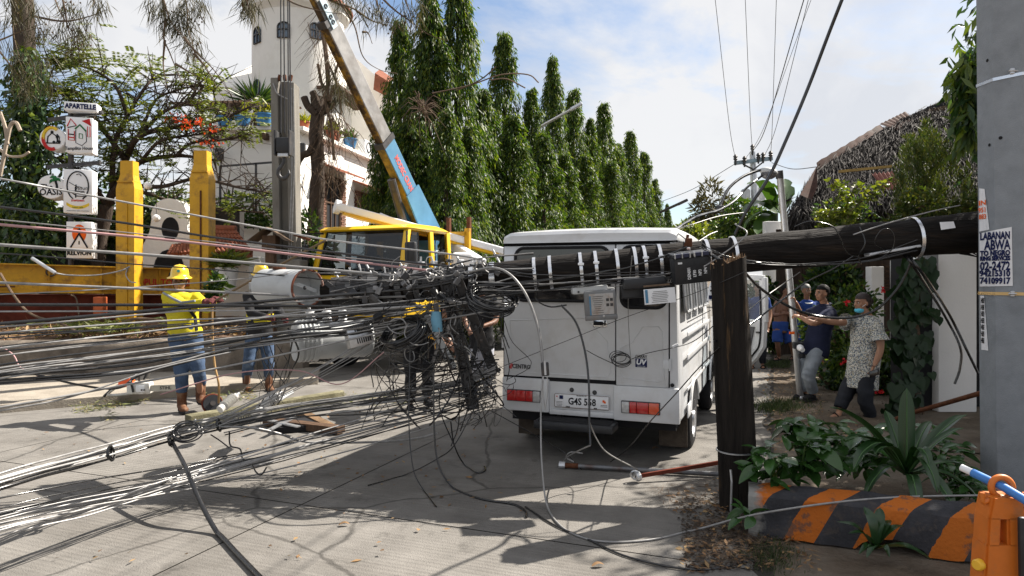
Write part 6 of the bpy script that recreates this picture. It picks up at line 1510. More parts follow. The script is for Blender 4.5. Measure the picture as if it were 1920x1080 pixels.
# ================================================================ CASUARINA TWIGS HANGING IN FROM THE TOP
cs = root('casuarina','casuarina branches with fine drooping needles hanging in at the top left','tree',P(-300,-500,7.5))
def CT(px,py,Y=7.2): return P(px,py,Y)
b = MB()
brs = [[(-60,-160),(20,-60),(60,30),(78,65)],[(20,-60),(90,-20),(112,20),(135,60),(150,75)],[(-80,100),(0,75),(40,58),(80,45)],[(0,-40),(28,0),(25,60),(40,120)],[(60,30),(120,40),(170,30),(200,18)],[(-30,60),(10,110),(40,150),(52,190)],[(100,-80),(120,10),(130,60),(155,95)],
       [(250,-140),(300,-20),(320,40),(345,70),(372,108)],[(300,-20),(310,30),(307,70),(318,98),(331,130),(345,158),(378,172)],[(330,-60),(350,10),(352,50),(362,85)],[(345,70),(365,95),(400,130),(435,180)],[(362,100),(385,125),(407,165)],[(309,75),(306,120),(312,165)],[(330,120),(355,135),(385,150)],
       [(440,-80),(462,0),(472,25)],[(560,-120),(640,8),(665,50),(680,105),(710,130),(745,138)],[(640,8),(668,20),(692,52)],[(668,20),(700,40),(735,48)],[(690,-60),(705,0),(712,25),(718,50)],[(660,-80),(720,0),(770,40),(805,65),(840,76)],[(740,-60),(760,0),(770,28),(772,52)],[(680,60),(690,62),(698,82)],[(180,-80),(176,0),(185,20)],[(480,-60),(540,0),(600,20),(640,26)]]
for q in brs:
    sp = crom([CT(x,y,7.2+.5*noise.noise(V((x*.01,y*.01,3)))) for x,y in q],6);n = len(sp);b.tube(sp,[max(.0035,.014*(1-i/n)) for i in range(n)],5)
b.build('branches',m_twig,cs,smooth=60)
ps,ds,Ls = [],[],[]
for (px,py,n) in ((20,40,90),(60,20,110),(75,55,90),(75,75,80),(40,110,80),(25,140,80),(110,70,70),(150,60,90),(150,85,80),(130,20,90),(120,45,60),(20,5,90),(5,90,70),(55,150,90),(80,120,90),(45,175,80),(90,160,60),(185,12,110),(135,100,50),(160,35,60),
    (285,12,70),(300,25,120),(320,40,120),(335,20,90),(352,15,90),(345,60,120),(362,85,120),(312,55,60),(370,25,80),(378,8,80),(340,40,80),(358,105,60),
    (462,20,120),(472,8,90),(478,30,60),(700,25,60),(712,20,60),(735,45,50),(718,40,50),(760,20,80),(772,40,60),(680,15,40),(690,45,40),(640,10,50),(650,5,60),(785,15,60)):
    p,d,l = needles(CT(px,py-14),int(n*.62),.30,.05,1.0);ps.append(p);ds.append(d);Ls.append(l)
o = leaf_obj('needles',m_needle,cs,np.concatenate(ps),np.concatenate(ds),np.concatenate(Ls),.008,.1);o['kind'] = 'stuff'
b = MB()
for i in range(110):
    px,py,n = random.choice(((20,40,0),(75,55,0),(150,60,0),(130,20,0),(60,130,0),(312,30,0),(345,60,0),(362,90,0),(370,40,0),(150,85,0),(735,45,0),(712,20,0),(770,40,0)));b.ball(CT(px+random.gauss(0,12),py+random.gauss(0,10)),.010,6)
tag(b.build('cones',m_twig,cs),kind='stuff')

# ================================================================ FAR TREES, BANANA, RIGHT-HAND GREENERY
bush('broad_tree','flat-topped dark tree far down the street, left of the feathery tree','tree',tuple(P(1290,432,58)),(3.2,3,1.6),5200,m_hill,(.3,.6))
bush('broad_tree','low green tree mass far behind the van roof','tree',tuple(P(1250,455,50)),(3.5,3,1.8),3600,m_hill,(.3,.6))
bush('feathery_tree','thin feathery yellow-green tree at the end of the street','tree',tuple(P(1338,405,42)),(1.5,1.3,2.4),2600,m_needle,(.3,.6),.2,.2)
bush('broad_tree','green bush below the feathery tree, right of the van roof','tree',tuple(P(1330,450,38)),(2.4,2,1.3),3800,m_feather,(.2,.4))
bush('bougainvillea','leafy bush with pink flowers under the banana leaves','bush',tuple(P(1395,425,19)),(.9,.8,.8),2200,m_shrub)
ba = root('banana_plant','banana plant with broad torn leaves left of the lamp pole','banana plant',P(1440,520,18))
MB().tube([V((P(1450,0,18).x,18,0)),P(1450,400,18)],.12,10).build('stem',m_banana,ba,smooth=60)
def bigleaf(name,mat,par,spine,w,fold=.12,nseg=10,tearn=0):
    sp = crom(spine,max(3,nseg//(len(spine)-1)));n = len(sp);vs = [];fs = []
    for i,q in enumerate(sp):
        t = i/(n-1);d = (sp[min(i+1,n-1)]-sp[max(i-1,0)]).normalized();sd = d.cross(V((0,0,1)))
        if sd.length < .05: sd = d.cross(V((0,-1,0)))
        sd.normalize();up = sd.cross(d)
        ww = w*(max(.0,math.sin(PI*min(1,t*.96+.04)))**.55)*(1-.25*t)
        if tearn and i % tearn == 0: ww *= .55
        vs += [q-sd*ww*.5+up*ww*fold,q,q+sd*ww*.5+up*ww*fold]
    for i in range(n-1): a = 3*i;fs += [(a,a+1,a+4,a+3),(a+1,a+2,a+5,a+4)]
    return MB().add(vs,fs).build(name,mat,par,smooth=80)
for k,pts in enumerate((((1455,395),(1440,360),(1425,342),(1400,346)),((1450,395),(1460,365),(1452,350),(1428,345)),((1455,400),(1430,385),(1400,376),(1384,380)),((1470,398),(1440,380),(1415,382),(1390,400)),((1455,405),(1430,400),(1405,415),(1395,435)),((1465,400),(1475,375),(1476,350),(1472,335)),((1455,400),(1440,405),(1425,425),(1420,440)),((1462,400),(1470,385),(1484,372),(1490,360)))):
    bigleaf('leaf',m_banana,ba,[P(x,y,17.6+.5*(j-1)*((k % 3)-1)) for j,(x,y) in enumerate(pts)],.42,.15,12,4 if k % 2 else 0)
# conifer shrub behind the pole
cf = root('conifer_shrub','rounded light green conifer shrub before the thatched roof','shrub',P(1735,500,11.5))
ps,ds = [],[]
for i in range(46):
    t = random.random();px = 1735+random.gauss(0,34);py = 255+abs(px-1735)*1.1+random.uniform(0,130)
    c = P(px,py,11.5+random.gauss(0,.3));n = 110;h = NR.random(n)[:,None]
    ps.append(np.array(c)+NR.normal(size=(n,3))*[.07,.07,.05]*(1.1-h)+[0,0,.38]*h);ds.append(NR.normal(size=(n,3))*[.5,.5,.2]+[0,0,1])
for (px,py) in ((1737,258),(1718,275),(1755,275),(1775,268),(1700,300),(1788,300),(1690,330),(1760,300),(1725,300),(1800,330),(1812,320),(1820,345)):
    n = 150;h = NR.random(n)[:,None];c = P(px,py+45,11.3);ps.append(np.array(c)+NR.normal(size=(n,3))*[.09,.09,.04]*(1.1-h)+[0,0,.42]*h);ds.append(NR.normal(size=(n,3))*[.5,.5,.2]+[0,0,1])
o = leaf_obj('foliage',m_conifer,cf,np.concatenate(ps),np.concatenate(ds),rnd(.06,.14,sum(len(q) for q in ps)),.014);o['kind'] = 'stuff'
MB().tube([V((P(1735,0,11.5).x,11.5,0)),P(1735,330,11.5)],.08,8).build('trunk',m_bark,cf)
# mango tree outside the right edge: its crown shades the pavement, some sprays hang into view
mg = root('mango_tree','leafy tree at the right edge whose drooping sprays show left of the concrete pole','tree',(7.4,7.0,0))
ps,ds = [],[]
cl = []
for i in range(420):
    q = blob((6.9,6.6,4.1),(3.1,2.7,1.7),1,.15)[0]
    if q[0]/q[1] > .70: cl.append(q)
cl += [np.array(P(px,py,5.9)) for px,py in ((1822,110),(1812,130),(1806,160),(1816,180),(1826,210),(1812,235),(1830,250),(1828,150),(1836,190))]
for q in cl:
    n = 46;ps.append(q+NR.normal(size=(n,3))*(.16 if q[0]/q[1] > .70 else .05));ds.append(NR.normal(size=(n,3))*.4+[0,0,-.9])
n = sum(len(q) for q in ps)
o = leaf_obj('crown',m_shrub,mg,np.concatenate(ps),np.concatenate(ds),rnd(.14,.24,n),rnd(.04,.065,n));o['kind'] = 'stuff'
b = MB();b.tube(crom([V((7.4,7.0,0)),V((7.3,6.9,1.6)),V((7.0,6.8,3.2))],5),[.2]*6+[.15]*5,10)
for q in cl[::6]: b.tube(crom([V((7.1,6.85,2.6)),V((7,6.8,3.2)).lerp(V(q),.5)+V((0,0,.2)),V(q)],4),[.06]*5+[.02]*4,5)
b.build('trunk',m_bark,mg,smooth=60)
# second street tree, behind and right of the frame
mg2 = root('shade_tree','tree beyond the white gate wall shading the garden','tree',(9.6,10.6,0))
cl = [q for q in blob((8.7,10.0,4.5),(2.8,2.8,1.8),330,.15) if q[0]/q[1] > .695]
ps = np.concatenate([q+NR.normal(size=(42,3))*.2 for q in cl]);leaf_obj('crown',m_shrub,mg2,ps,NR.normal(size=ps.shape)*.5+[0,0,-.8],.2,.06)['kind'] = 'stuff'
MB().tube([V((9.6,10.6,0)),V((9.6,10.8,4.5))],.16,8).build('trunk',m_bark,mg2)
# garden hedge and climbing shrubs
bush('garden_shrub','flowering shrub behind the man and the woman','shrub',tuple(P(1600,640,10.4)),(.75,.5,.85),2800,m_shrub,(.08,.15))
bush('garden_shrub','dark low shrub at the woman side near the vine','shrub',tuple(P(1665,690,9.4)),(.5,.4,.6),1700,m_vine,(.08,.15))
bush('garden_shrub','light leafed shrub rising above the fallen pole at the thatch','shrub',tuple(P(1605,402,10.6)),(.6,.3,.33),700,m_shrub,(.06,.11))
bush('garden_shrub','brownish shrub mass behind the fallen pole below the conifer','shrub',tuple(P(1745,410,10.9)),(.85,.5,.6),2600,m_conifer,(.06,.12))
bush('garden_shrub','dark shrub between shed and shirtless person','shrub',tuple(P(1450,590,14.5)),(.9,.5,1.1),2600,m_vine,(.1,.18))
bush('garden_shrub','leaf mass hanging under the shed lintel','shrub',tuple(P(1560,560,12.6)),(.9,.4,.8),2400,m_vine,(.1,.18))
bush('garden_shrub','low shrub below the man knees','shrub',tuple(P(1565,720,9.8)),(.5,.4,.35),1200,m_vine,(.07,.12))
bush('garden_shrub','dark hedge top behind the right end of the pole','shrub',tuple(P(1790,455,9.6)),(.75,.4,.35),1400,m_vine,(.08,.14))
for (px,py,Y) in ((1588,567,9.9),(1606,668,9.7),(1582,678,9.6),(1540,680,9.9),(1648,732,8.9),(1640,705,9.0),(1655,545,10.2),(1620,575,9.9)):
    c = np.array(P(px,py,Y));tag(leaf_obj('hibiscus_flower',m_redfl,None,c+NR.normal(size=(9,3))*.012,NR.normal(size=(9,3)),.055,.045),'red hibiscus flower in the garden shrubs','flower','red flowers in the garden shrubs')
# ================================================================ PEOPLE
def remesh(mb,vox,it=4,fac=.5,noise_amp=0,fq=9,seed=0,zfq=1):
    me = mb.mesh('tmp',m_skin);ob = bpy.data.objects.new('tmp',me);C.objects.link(ob)
    md = ob.modifiers.new('r','REMESH');md.mode = 'VOXEL';md.voxel_size = vox;md.use_smooth_shade = True
    sm = ob.modifiers.new('s','SMOOTH');sm.factor = fac;sm.iterations = it
    bpy.context.view_layer.update()
    r = bpy.data.meshes.new_from_object(ob.evaluated_get(bpy.context.evaluated_depsgraph_get()))
    bpy.data.objects.remove(ob);bpy.data.meshes.remove(me)
    if noise_amp:
        for v in r.vertices:
            p = v.co;k = noise.noise(V((p.x*fq+seed,p.y*fq,p.z*fq*zfq)))+.6*noise.noise(V((p.x*fq*.4+p.z*fq*1.3+seed,p.y*fq*.5,p.z*fq*.8)))
            v.co = p+v.normal*noise_amp*k
    r.update();return r
def put(name,me,mats,par):
    me.materials.clear()
    for m in (mats if isinstance(mats,(list,tuple)) else [mats]): me.materials.append(m)
    me.polygons.foreach_set('use_smooth',[True]*len(me.polygons));me.name = name;me.update()
    return link(name,me,par)
def limb(b,pts,rs,n=12):
    sp = crom(pts,5);k = len(sp);rr = [np.interp(i/(k-1),np.linspace(0,1,len(rs)),rs) for i in range(k)]
    b.tube(sp,rr,n)
def hand(b,w,d,pn,side,sc=1.0,curl=.5,thumb=1):
    # w wrist, d pointing direction, pn palm normal, side = thumb side
    d = V(d).normalized();pn = V(pn);pn = (pn-d*pn.dot(d)).normalized();sd = d.cross(pn).normalized()*thumb
    rot = Matrix((sd,d,pn)).transposed()
    b.ball(w+d*.045*sc,(.040*sc,.052*sc,.017*sc),12,rot=rot)
    for i,(o,L) in enumerate(((.028,.072),(.010,.080),(-.009,.075),(-.027,.060))):
        p = w+d*.080*sc+sd*o*sc;L *= sc;a = curl;pts = [w+d*.05*sc+sd*o*sc*.8,p];ang = 0
        for k in range(3): ang += a*(.8 if k == 0 else 1);p = p+(d*math.cos(ang)+pn*math.sin(ang)+sd*o*.6)*L*(.42,.33,.25)[k];pts.append(p)
        b.tube(pts,[.0095*sc,.0098*sc,.009*sc,.0082*sc,.006*sc],8)
    t0 = w+d*.022*sc+sd*.026*sc;t1 = t0+(sd*.75+d*.55+pn*.35).normalized()*.042*sc;t2 = t1+(d*.8+sd*.15+pn*(.3+curl*.6)).normalized()*.034*sc
    b.tube([w+d*.02*sc,t0,t1,t2],[.014*sc,.0125*sc,.0105*sc,.008*sc],8)
def head(b,hc,f,u,sc=1.0,ears=True):
    f = V(f).normalized();u = V(u);u = (u-f*u.dot(f)).normalized();s = f.cross(u);rot = Matrix((s,f,u)).transposed()
    def H(x,y,z): return hc+(s*x+f*y+u*z)*sc
    b.ball(H(0,-.012,.028),(.075*sc,.094*sc,.090*sc),16,rot=rot);b.ball(H(0,.022,-.035),(.060*sc,.068*sc,.075*sc),14,rot=rot)
    b.ball(H(0,.045,-.082),(.034*sc,.032*sc,.026*sc),12,rot=rot);b.ball(H(0,.078,.022),(.055*sc,.016*sc,.012*sc),10,rot=rot)
    b.tube([H(0,.078,.02),H(0,.096,-.012),H(0,.104,-.026),H(0,.088,-.036)],[.009*sc,.012*sc,.015*sc,.010*sc],8)
    b.ball(H(-.012,.091,-.029),.009*sc,8);b.ball(H(.012,.091,-.029),.009*sc,8)
    b.ball(H(0,.084,-.053),(.024*sc,.011*sc,.0065*sc),10,rot=rot);b.ball(H(0,.082,-.064),(.021*sc,.011*sc,.0075*sc),10,rot=rot)
    for q in (-1,1): b.ball(H(q*.040,.058,-.02),(.024*sc,.022*sc,.02*sc),8,rot=rot)
    if ears:
        for q in (-1,1): b.ball(H(q*.077,-.008,-.008),(.010*sc,.02*sc,.032*sc),10,rot=rot)
    return H,rot
def face_bits(par,H,rot,sc,browm=None):
    for q in (-1,1):
        e = MB().ball(H(q*.031,.079,.004),(.0125*sc,.008*sc,.0065*sc),10,rot=rot);eo = e.build('eye',m_eyew,par,smooth=80,local=True)
        MB().ball(H(q*.031,.086,.004),(.0055*sc,.003*sc,.0055*sc),8,rot=rot).build('iris',m_dark,eo,smooth=80,local=True)
        MB().tube([H(q*.014,.093,.020),H(q*.030,.094,.027),H(q*.050,.082,.022)],[.004*sc,.0045*sc,.002*sc],6).build('eyebrow',browm or m_hair,par,local=True)
    MB().tube([H(-.021,.092,-.0585),H(0,.098,-.0585),H(.021,.092,-.0585)],.0022*sc,5).build('mouth_line',M('lip_line',(.10,.035,.03),.6),par,local=True)
def hair(par,H,rot,sc,mat,mode='short',grey=False):
    b = MB();b.ball(H(0,-.020,.040),(.083*sc,.100*sc,.092*sc),26,rot=rot)
    Ri = rot.transposed();c0 = H(0,0,0)
    keep = []
    for f in b.f:
        c = sum((b.v[i] for i in f),V())/len(f);l = Ri @ (c-c0)/sc
        lim = .058 if l.y > .02 else .058-(.02-l.y)*1.5
        if mode == 'bob' and l.y < .0: lim = -.06
        if l.z > max(lim,-.035 if mode == 'short' else -.09): keep.append(f)
    b.f = keep;b.m = [0]*len(keep)
    b.v = [q+V((noise.noise(q*70),noise.noise(q*70+V((5,0,0))),noise.noise(q*70+V((0,5,0)))))*.005 for q in b.v]
    if mode == 'bun': b.ball(H(0,-.125,.02),(.040*sc,.035*sc,.042*sc),14,rot=rot)
    if mode == 'bun': b.ball(H(0,-.05,-.005),(.078*sc,.07*sc,.075*sc),18,rot=rot)
    return b.build('hair',mat,par,smooth=70,local=True)
def torso_secs(pel,ch,nk,sh_ax,wid,k=1.0,off=0,low=-.12,top=True,belly=1.0):
    up = (nk-pel).normalized();L = (nk-pel).length;fw = V(sh_ax).cross(up).normalized();sx_ = V(sh_ax).normalized();o = []
    prof = [(low/.5,.150 if low > -.13 else .178,.105 if low > -.13 else .128),(0,.168,.118),(.22,.150*belly,.112*belly),(.45,.150,.112),(.65,.166,.118),(.82,.176,.105),(.92,.150,.085)]
    if top: prof += [(.99,.085,.07),(1.03,.062,.06)]
    for t,rx,ry in prof:
        c = pel+up*L*t if t < 0 or t > .95 else (pel.lerp(ch,t/.65) if t <= .65 else ch.lerp(nk,(t-.65)/.35))
        o.append((c,sx_,fw,rx*wid*k+off,ry*wid*k+off))
    return o
m_yshirt = M('hi_vis_yellow_cloth',(.50,.43,.02),.8,0,.10,6,bump=.3,bscale=40,dirt=(.42,.36,.04),dscale=5)
m_denim = M('faded_denim',(.055,.085,.145),.85,0,.35,7,bump=.3,bscale=150,dirt=(.24,.29,.36),dscale=5,dlo=.54,dhi=.74,damt=.6)
m_ldenim = M('light_grey_denim',(.24,.27,.31),.85,0,.2,7,bump=.3,bscale=150,dirt=(.12,.14,.17),dscale=5,dlo=.5,dhi=.7,damt=.6)
m_navyc = M('navy_cotton',(.016,.02,.045),.85,0,.25,6,bump=.3,bscale=120)
m_blackc = M('black_cloth',(.018,.018,.02),.85,0,.3,6,bump=.3,bscale=120)
m_boot = M('brown_leather_boot',(.115,.05,.026),.6,0,.3,9,bump=.4,bscale=30,dirt=(.20,.14,.09),dscale=9,dlo=.5,dhi=.7,damt=.7)
m_glove = M('dark_red_glove',(.10,.03,.03),.8,0,.4,12)
m_helm = M('yellow_helmet',(.78,.50,.015),.28,0,.05,6,spec=.6,coat=.4)
m_silver = M('grey_reflective_tape',(.20,.22,.25),.5)
m_shorts = M('blue_shorts',(.03,.07,.26),.8,0,.2,5);m_jersey = M('blue_jersey',(.02,.05,.20),.8,0,.2,5)
m_darkpant = M('charcoal_trousers',(.022,.024,.03),.85,0,.25,6,bump=.3,bscale=100)
def floralM():
    m = M('floral_blouse',(.55,.54,.49),.85,0,.06,8,bump=.2,bscale=80);t = m.node_tree;n = t.nodes;L = t.links;b = n['Principled BSDF'];src = b.inputs['Base Color'].links[0].from_socket
    co = n.new('ShaderNodeTexCoord')
    for sc,c,th in ((62,(.03,.045,.09),.42),(70,(.30,.24,.12),.34),(55,(.16,.20,.23),.36),(90,(.05,.07,.10),.30)):
        v = n.new('ShaderNodeTexVoronoi');v.inputs['Scale'].default_value = sc;mp = n.new('ShaderNodeMapping');mp.inputs['Location'].default_value = (sc,sc*.3,0);mp.inputs['Scale'].default_value = (1,.6,1)
        ns = n.new('ShaderNodeTexNoise');ns.inputs['Scale'].default_value = 40;mx0 = n.new('ShaderNodeMixRGB');mx0.inputs[0].default_value = .04
        L.new(co.outputs['Object'],mx0.inputs[1]);L.new(ns.outputs['Color'],mx0.inputs[2]);L.new(mx0.outputs[0],mp.inputs[0]);L.new(mp.outputs[0],v.inputs['Vector'])
        lt = n.new('ShaderNodeMath');lt.operation = 'LESS_THAN';lt.inputs[1].default_value = th;L.new(v.outputs['Distance'],lt.inputs[0])
        mx = n.new('ShaderNodeMixRGB');mx.inputs[2].default_value = (*c,1);L.new(lt.outputs[0],mx.inputs[0]);L.new(src,mx.inputs[1]);src = mx.outputs[0]
    L.new(src,b.inputs['Base Color']);return m
m_floral = floralM()

def build_person(lab,base,J,f,sh_ax,sc=1.0,wid=1.0,vox=.009,skin=None,top=None,bottom=None,shoe=None,hairm=None,hmode='short',helmet=False,glove=None,sleeve=.55,hem=-.13,curl=.6,hu=None,group=None,belly=1.0,shortlen=None,palmL=(0,-1,0),palmR=(0,-1,0),thumbs=(1,-1),pantw=1.0,topname='shirt'):
    r0 = root('person',lab,'person',base,0,group)
    j = {k: V(v)-V(base) for k,v in J.items()}
    skin = skin or m_skin;b = MB()
    b.loft(torso_secs(j['pel'],j['ch'],j['nk'],sh_ax,wid*sc,.90 if top is not None else 1.0,belly=belly),18)
    lk = .84 if bottom is not None and not shortlen else 1.0
    b.tube([j['nk']-(j['nk']-j['ch'])*.15,j['nk'],j['hd']-V((0,0,.06*sc))],[.062*sc,.054*sc,.050*sc],12)
    hc = j['hd'];hu = V(hu) if hu else (j['hd']-j['nk']).normalized()*.5+V((0,0,.8))
    H,rot = head(b,hc,f,hu,sc)
    for s in 'LR':
        ak = .85 if (top is not None and sleeve > .6) else 1.0
        limb(b,[j['sh'+s],j['el'+s],j['wr'+s]],[.052*sc*wid*.9,.047*sc*wid*ak,.042*sc*ak,.040*sc*ak,.027*sc]);b.ball(j['sh'+s],.050*sc*wid,12);b.ball(j['el'+s],.040*sc,10)
        limb(b,[j['hp'+s],j['kn'+s],j['an'+s]],[.085*sc*wid*lk,.075*sc*wid*lk,.055*sc*lk,.050*sc*lk,.036*sc]);b.ball(j['kn'+s],.054*sc*lk,10)
        an = j['an'+s];to = j['to'+s];d = (to-an);d.z = 0;d.normalize();b.tube([an,an+d*.02-V((0,0,.045*sc)),an+d*.10*sc-V((0,0,.055*sc)),an+d*.17*sc-V((0,0,.062*sc))],[.036*sc,.042*sc,.036*sc,.022*sc],10,flat=.8)
        hd_ = j.get('hd'+s);hd_ = (hd_-j['wr'+s]) if hd_ else (j['wr'+s]-j['el'+s])
        if not glove: hand(b,j['wr'+s],hd_,palmL if s == 'L' else palmR,None,sc,curl,thumbs[0] if s == 'L' else thumbs[1])
    me = remesh(b,vox if not glove else vox*1.3,3);put('body',me,skin,r0)
    face_bits(r0,H,rot,sc,hairm)
    if glove:
        for s in 'LR':
            g = MB();hd_ = j.get('hd'+s);hd_ = (hd_-j['wr'+s]) if hd_ else (j['wr'+s]-j['el'+s]);hand(g,j['wr'+s],hd_,palmL if s == 'L' else palmR,None,sc*1.12,curl,thumbs[0] if s == 'L' else thumbs[1]);g.tube([j['wr'+s]-hd_.normalized()*.06,j['wr'+s]+hd_.normalized()*.02],.042*sc,12)
            put('glove',remesh(g,.007,2),glove,r0)
    # upper garment
    if top is not None:
        b = MB();b.loft(torso_secs(j['pel'],j['ch'],j['nk'],sh_ax,wid*sc,1.06,.012*sc,hem,True,belly),20)
        for s in 'LR':
            e = j['sh'+s].lerp(j['el'+s],min(1,sleeve/.5)) if sleeve <= .5 else j['el'+s].lerp(j['wr'+s],(sleeve-.5)/.5*.96)
            pts = [j['ch'].lerp(j['sh'+s],.6),j['sh'+s],e] if sleeve <= .5 else [j['ch'].lerp(j['sh'+s],.6),j['sh'+s],j['el'+s],e]
            b.tube(pts,[.075*sc*wid,.072*sc*wid,.068*sc*wid] if sleeve <= .5 else [.075*sc*wid,.07*sc*wid,.062*sc,.046*sc],14);b.ball(j['sh'+s],.070*sc*wid,12)
            if sleeve > .5: b.ball(j['el'+s],.060*sc,12)
        me = remesh(b,.0145,4,.5,.008*sc,13,random.random()*50,.7);t_ = put(topname,me,top,r0)
    # trousers
    if bottom is not None:
        b = MB();up = (j['ch']-j['pel']).normalized();fw = V(sh_ax).cross(up).normalized();sx_ = V(sh_ax).normalized()
        b.loft([(j['pel']-V((0,0,.10*sc)),sx_,fw,.165*sc*wid,.115*sc*wid),(j['pel'],sx_,fw,.182*sc*wid,.130*sc*wid),(j['pel']+up*.10*sc,sx_,fw,.172*sc*wid,.122*sc*wid)],18)
        for s in 'LR':
            if shortlen: e = j['hp'+s].lerp(j['kn'+s],shortlen);b.tube([j['hp'+s],e],[.105*sc*wid,.125*sc*wid],14)
            else:
                e = j['an'+s]+V((0,0,(.14 if shoe and shoe[0] == 'boot' else .035)*sc));b.tube(crom([j['hp'+s],j['kn'+s],e],5),[np.interp(i/10,[0,.5,1],[.108*sc*wid,.080*sc*pantw,.066*sc*pantw]) for i in range(11)],14)
        me = remesh(b,.0145,4,.5,.009*sc,11,random.random()*50,1.5);put('shorts' if shortlen else 'trousers',me,bottom,r0)
    if shoe is not None:
        kind,sm = shoe
        for s in 'LR':
            an = j['an'+s];to = j['to'+s];d = (to-an);d.z = 0;d.normalize();n_ = d.cross(V((0,0,1)));rotf = Matrix((n_,d,V((0,0,1)))).transposed();g = MB();gz = V((an.x,an.y,0))+V((0,0,an.z-.085*sc))
            if kind == 'boot': g.tube([gz+V((0,0,.05)),gz+V((0,0,.14)),gz+V((0,0,.31))],[.055*sc,.054*sc,.068*sc],14)
            if kind != 'sandal':
                g.ball(gz+d*.03+V((0,0,.045)),(.050*sc,.095*sc,.048*sc),14,rot=rotf);g.ball(gz+d*.125*sc+V((0,0,.036)),(.052*sc,.075*sc,.040*sc),14,rot=rotf)
                so = put('boot' if kind == 'boot' else 'shoe',remesh(g,.011,2,.5,.004,30),sm,r0)
                pr_ = [(-.035,-.06),(.035,-.06),(.044,.04),(.052,.12),(.035,.19),(0,.205),(-.035,.19),(-.050,.12),(-.042,.04)]
                MB().prism([(x*sc,y*sc) for x,y in pr_],gz+V((0,0,.0)),n_,d,-.022 if n_.cross(d).z < 0 else .022).build('sole',m_rubber if kind == 'boot' else m_rubber,so,local=True)
            else:
                pr_ = [(-.032,-.055),(.032,-.055),(.038,.04),(.048,.12),(.03,.185),(-.03,.185),(-.046,.12),(-.038,.04)]
                so = MB().prism([(x*sc,y*sc) for x,y in pr_],gz+V((0,0,.004)),n_,d,.02 if n_.cross(d).z > 0 else -.02).build('sandal',sm,r0,local=True);MB().tube(crom([gz+d*.06-n_*.045+V((0,0,.02)),gz+d*.09+V((0,0,.07)),gz+d*.06+n_*.045+V((0,0,.02))],4),.008,6).build('sandal_strap',sm,so,local=True)
    if helmet:
        f_ = V(f).normalized();s_ = f_.cross(V((0,0,1))).normalized();u_ = s_.cross(f_);o = H(0,-.01,.052);prof = [];g = MB();vs = [];fs = [];n = 28
        rings = [(1.55,-.004,1),(1.5,.006,1),(1.2,.018,.5),(1.16,.035,0),(1.14,.065,0),(1.06,.10,0),(.86,.132,0),(.52,.152,0),(.2,.158,0),(.02,.159,0)]
        for k,z,br in rings:
            for i in range(n):
                a = 2*PI*i/n;kk = k+(.18*max(0,math.cos(a)) if br else 0);rr = (.092*abs(math.cos(a))+.078*abs(math.sin(a)))/(abs(math.cos(a))+abs(math.sin(a)))*1.04
                vs.append(o+(f_*math.cos(a)*.103*kk+s_*math.sin(a)*.088*kk+u_*z)*sc)
        for q in range(len(rings)-1):
            for i in range(n): a = q*n+i;e = q*n+(i+1) % n;fs.append((a,e,e+n,a+n))
        hm = MB().add(vs,fs).build('helmet',m_helm,r0,smooth=50,local=True)
        MB().tube([o+(f_*.112+u_*.07)*sc,o+(f_*.062+u_*.140)*sc,o+u_*.156*sc,o+(-f_*.062+u_*.140)*sc,o+(-f_*.112+u_*.07)*sc],.009,6).build('ridge',m_helm,hm,smooth=60,local=True)
        MB().lathe([(0,.004),(.017,.004),(.017,0)],o+(f_*.116+s_*-.0+u_*.085)*sc,tuple(f_+u_*.4),14).build('helmet_badge',M('teal_badge',(.03,.20,.18),.5),hm,local=True)
        for q in (-1,1): MB().tube([o+(s_*.085*q+u_*.0)*sc,H(q*.06,.03,-.06),H(0,.05,-.112)],.004,5).build('chin_strap',m_black,hm,local=True)
    elif hairm: hair(r0,H,rot,sc,hairm,hmode)
    return r0,j,H,rot
def joints(base,sc,pts,Y):
    o = {}
    for k,(px,py,dy) in pts.items(): o[k] = P(px,py,Y+dy)
    return o
# --- worker in yellow, red gloves, at the left
Yb = 8.15;base = G(352,771);base.y = Yb
J = joints(base,1,dict(hd=(337,529,0),nk=(338,550,.02),ch=(340,580,.03),pel=(347,622,0),shL=(367,556,.08),elL=(388,578,-.16),wrL=(402,562,-.30),shR=(314,556,-.05),elR=(345,572,-.34),wrR=(386,566,-.40),
    hpL=(362,632,.03),knL=(372,694,-.06),anL=(376,742,.04),toL=(385,750,-.16),hpR=(333,632,-.03),knR=(340,695,-.10),anR=(341,757,-.08),toR=(350,765,-.32),hdL=(412,556,-.38),hdR=(399,562,-.45)),Yb)
w1,j1,H1,rt1 = build_person('lineman in yellow shirt, sunglasses and yellow helmet holding a rod',base,J,(.35,-1,-.06),(1,.12,0),1.0,1.06,.0095,m_skin,m_yshirt,m_denim,('boot',m_boot),m_hair,helmet=True,glove=m_glove,sleeve=.98,hem=-.06,curl=.9,palmL=(.3,-.3,-1),palmR=(.2,.6,-1))
MB().tube([H1(-.066,.06,.006),H1(-.04,.098,.006),H1(0,.104,.006),H1(.04,.098,.006),H1(.066,.06,.006)],.016,8,flat=.35).build('sunglasses',M('dark_sunglasses',(.012,.01,.012),.1,spec=.8),w1,smooth=60,local=True)
MB().tube([H1(-.072,.05,.008),H1(-.08,-.02,.01)],.005,5).build('sunglasses_arm',m_black,w1,local=True)
for s in 'R':
    a,q = j1['shR'],j1['elR'];MB().tube([a+V((-.01,-.075,.045)),a.lerp(q,.5)+V((0,-.075,.03)),q+V((0,-.062,.03)),q.lerp(j1['wrR'],.6)+V((0,-.05,.03))],.014,6).build('sleeve_stripe',m_silver,w1,smooth=60,local=True)
MB().tube([j1['ch']+V((.12,-.12,.05)),j1['pel']+V((.17,-.11,.18)),j1['pel']+V((.18,-.09,.02))],.03,8,flat=.4).build('harness_strap',m_black,w1,smooth=60,local=True)
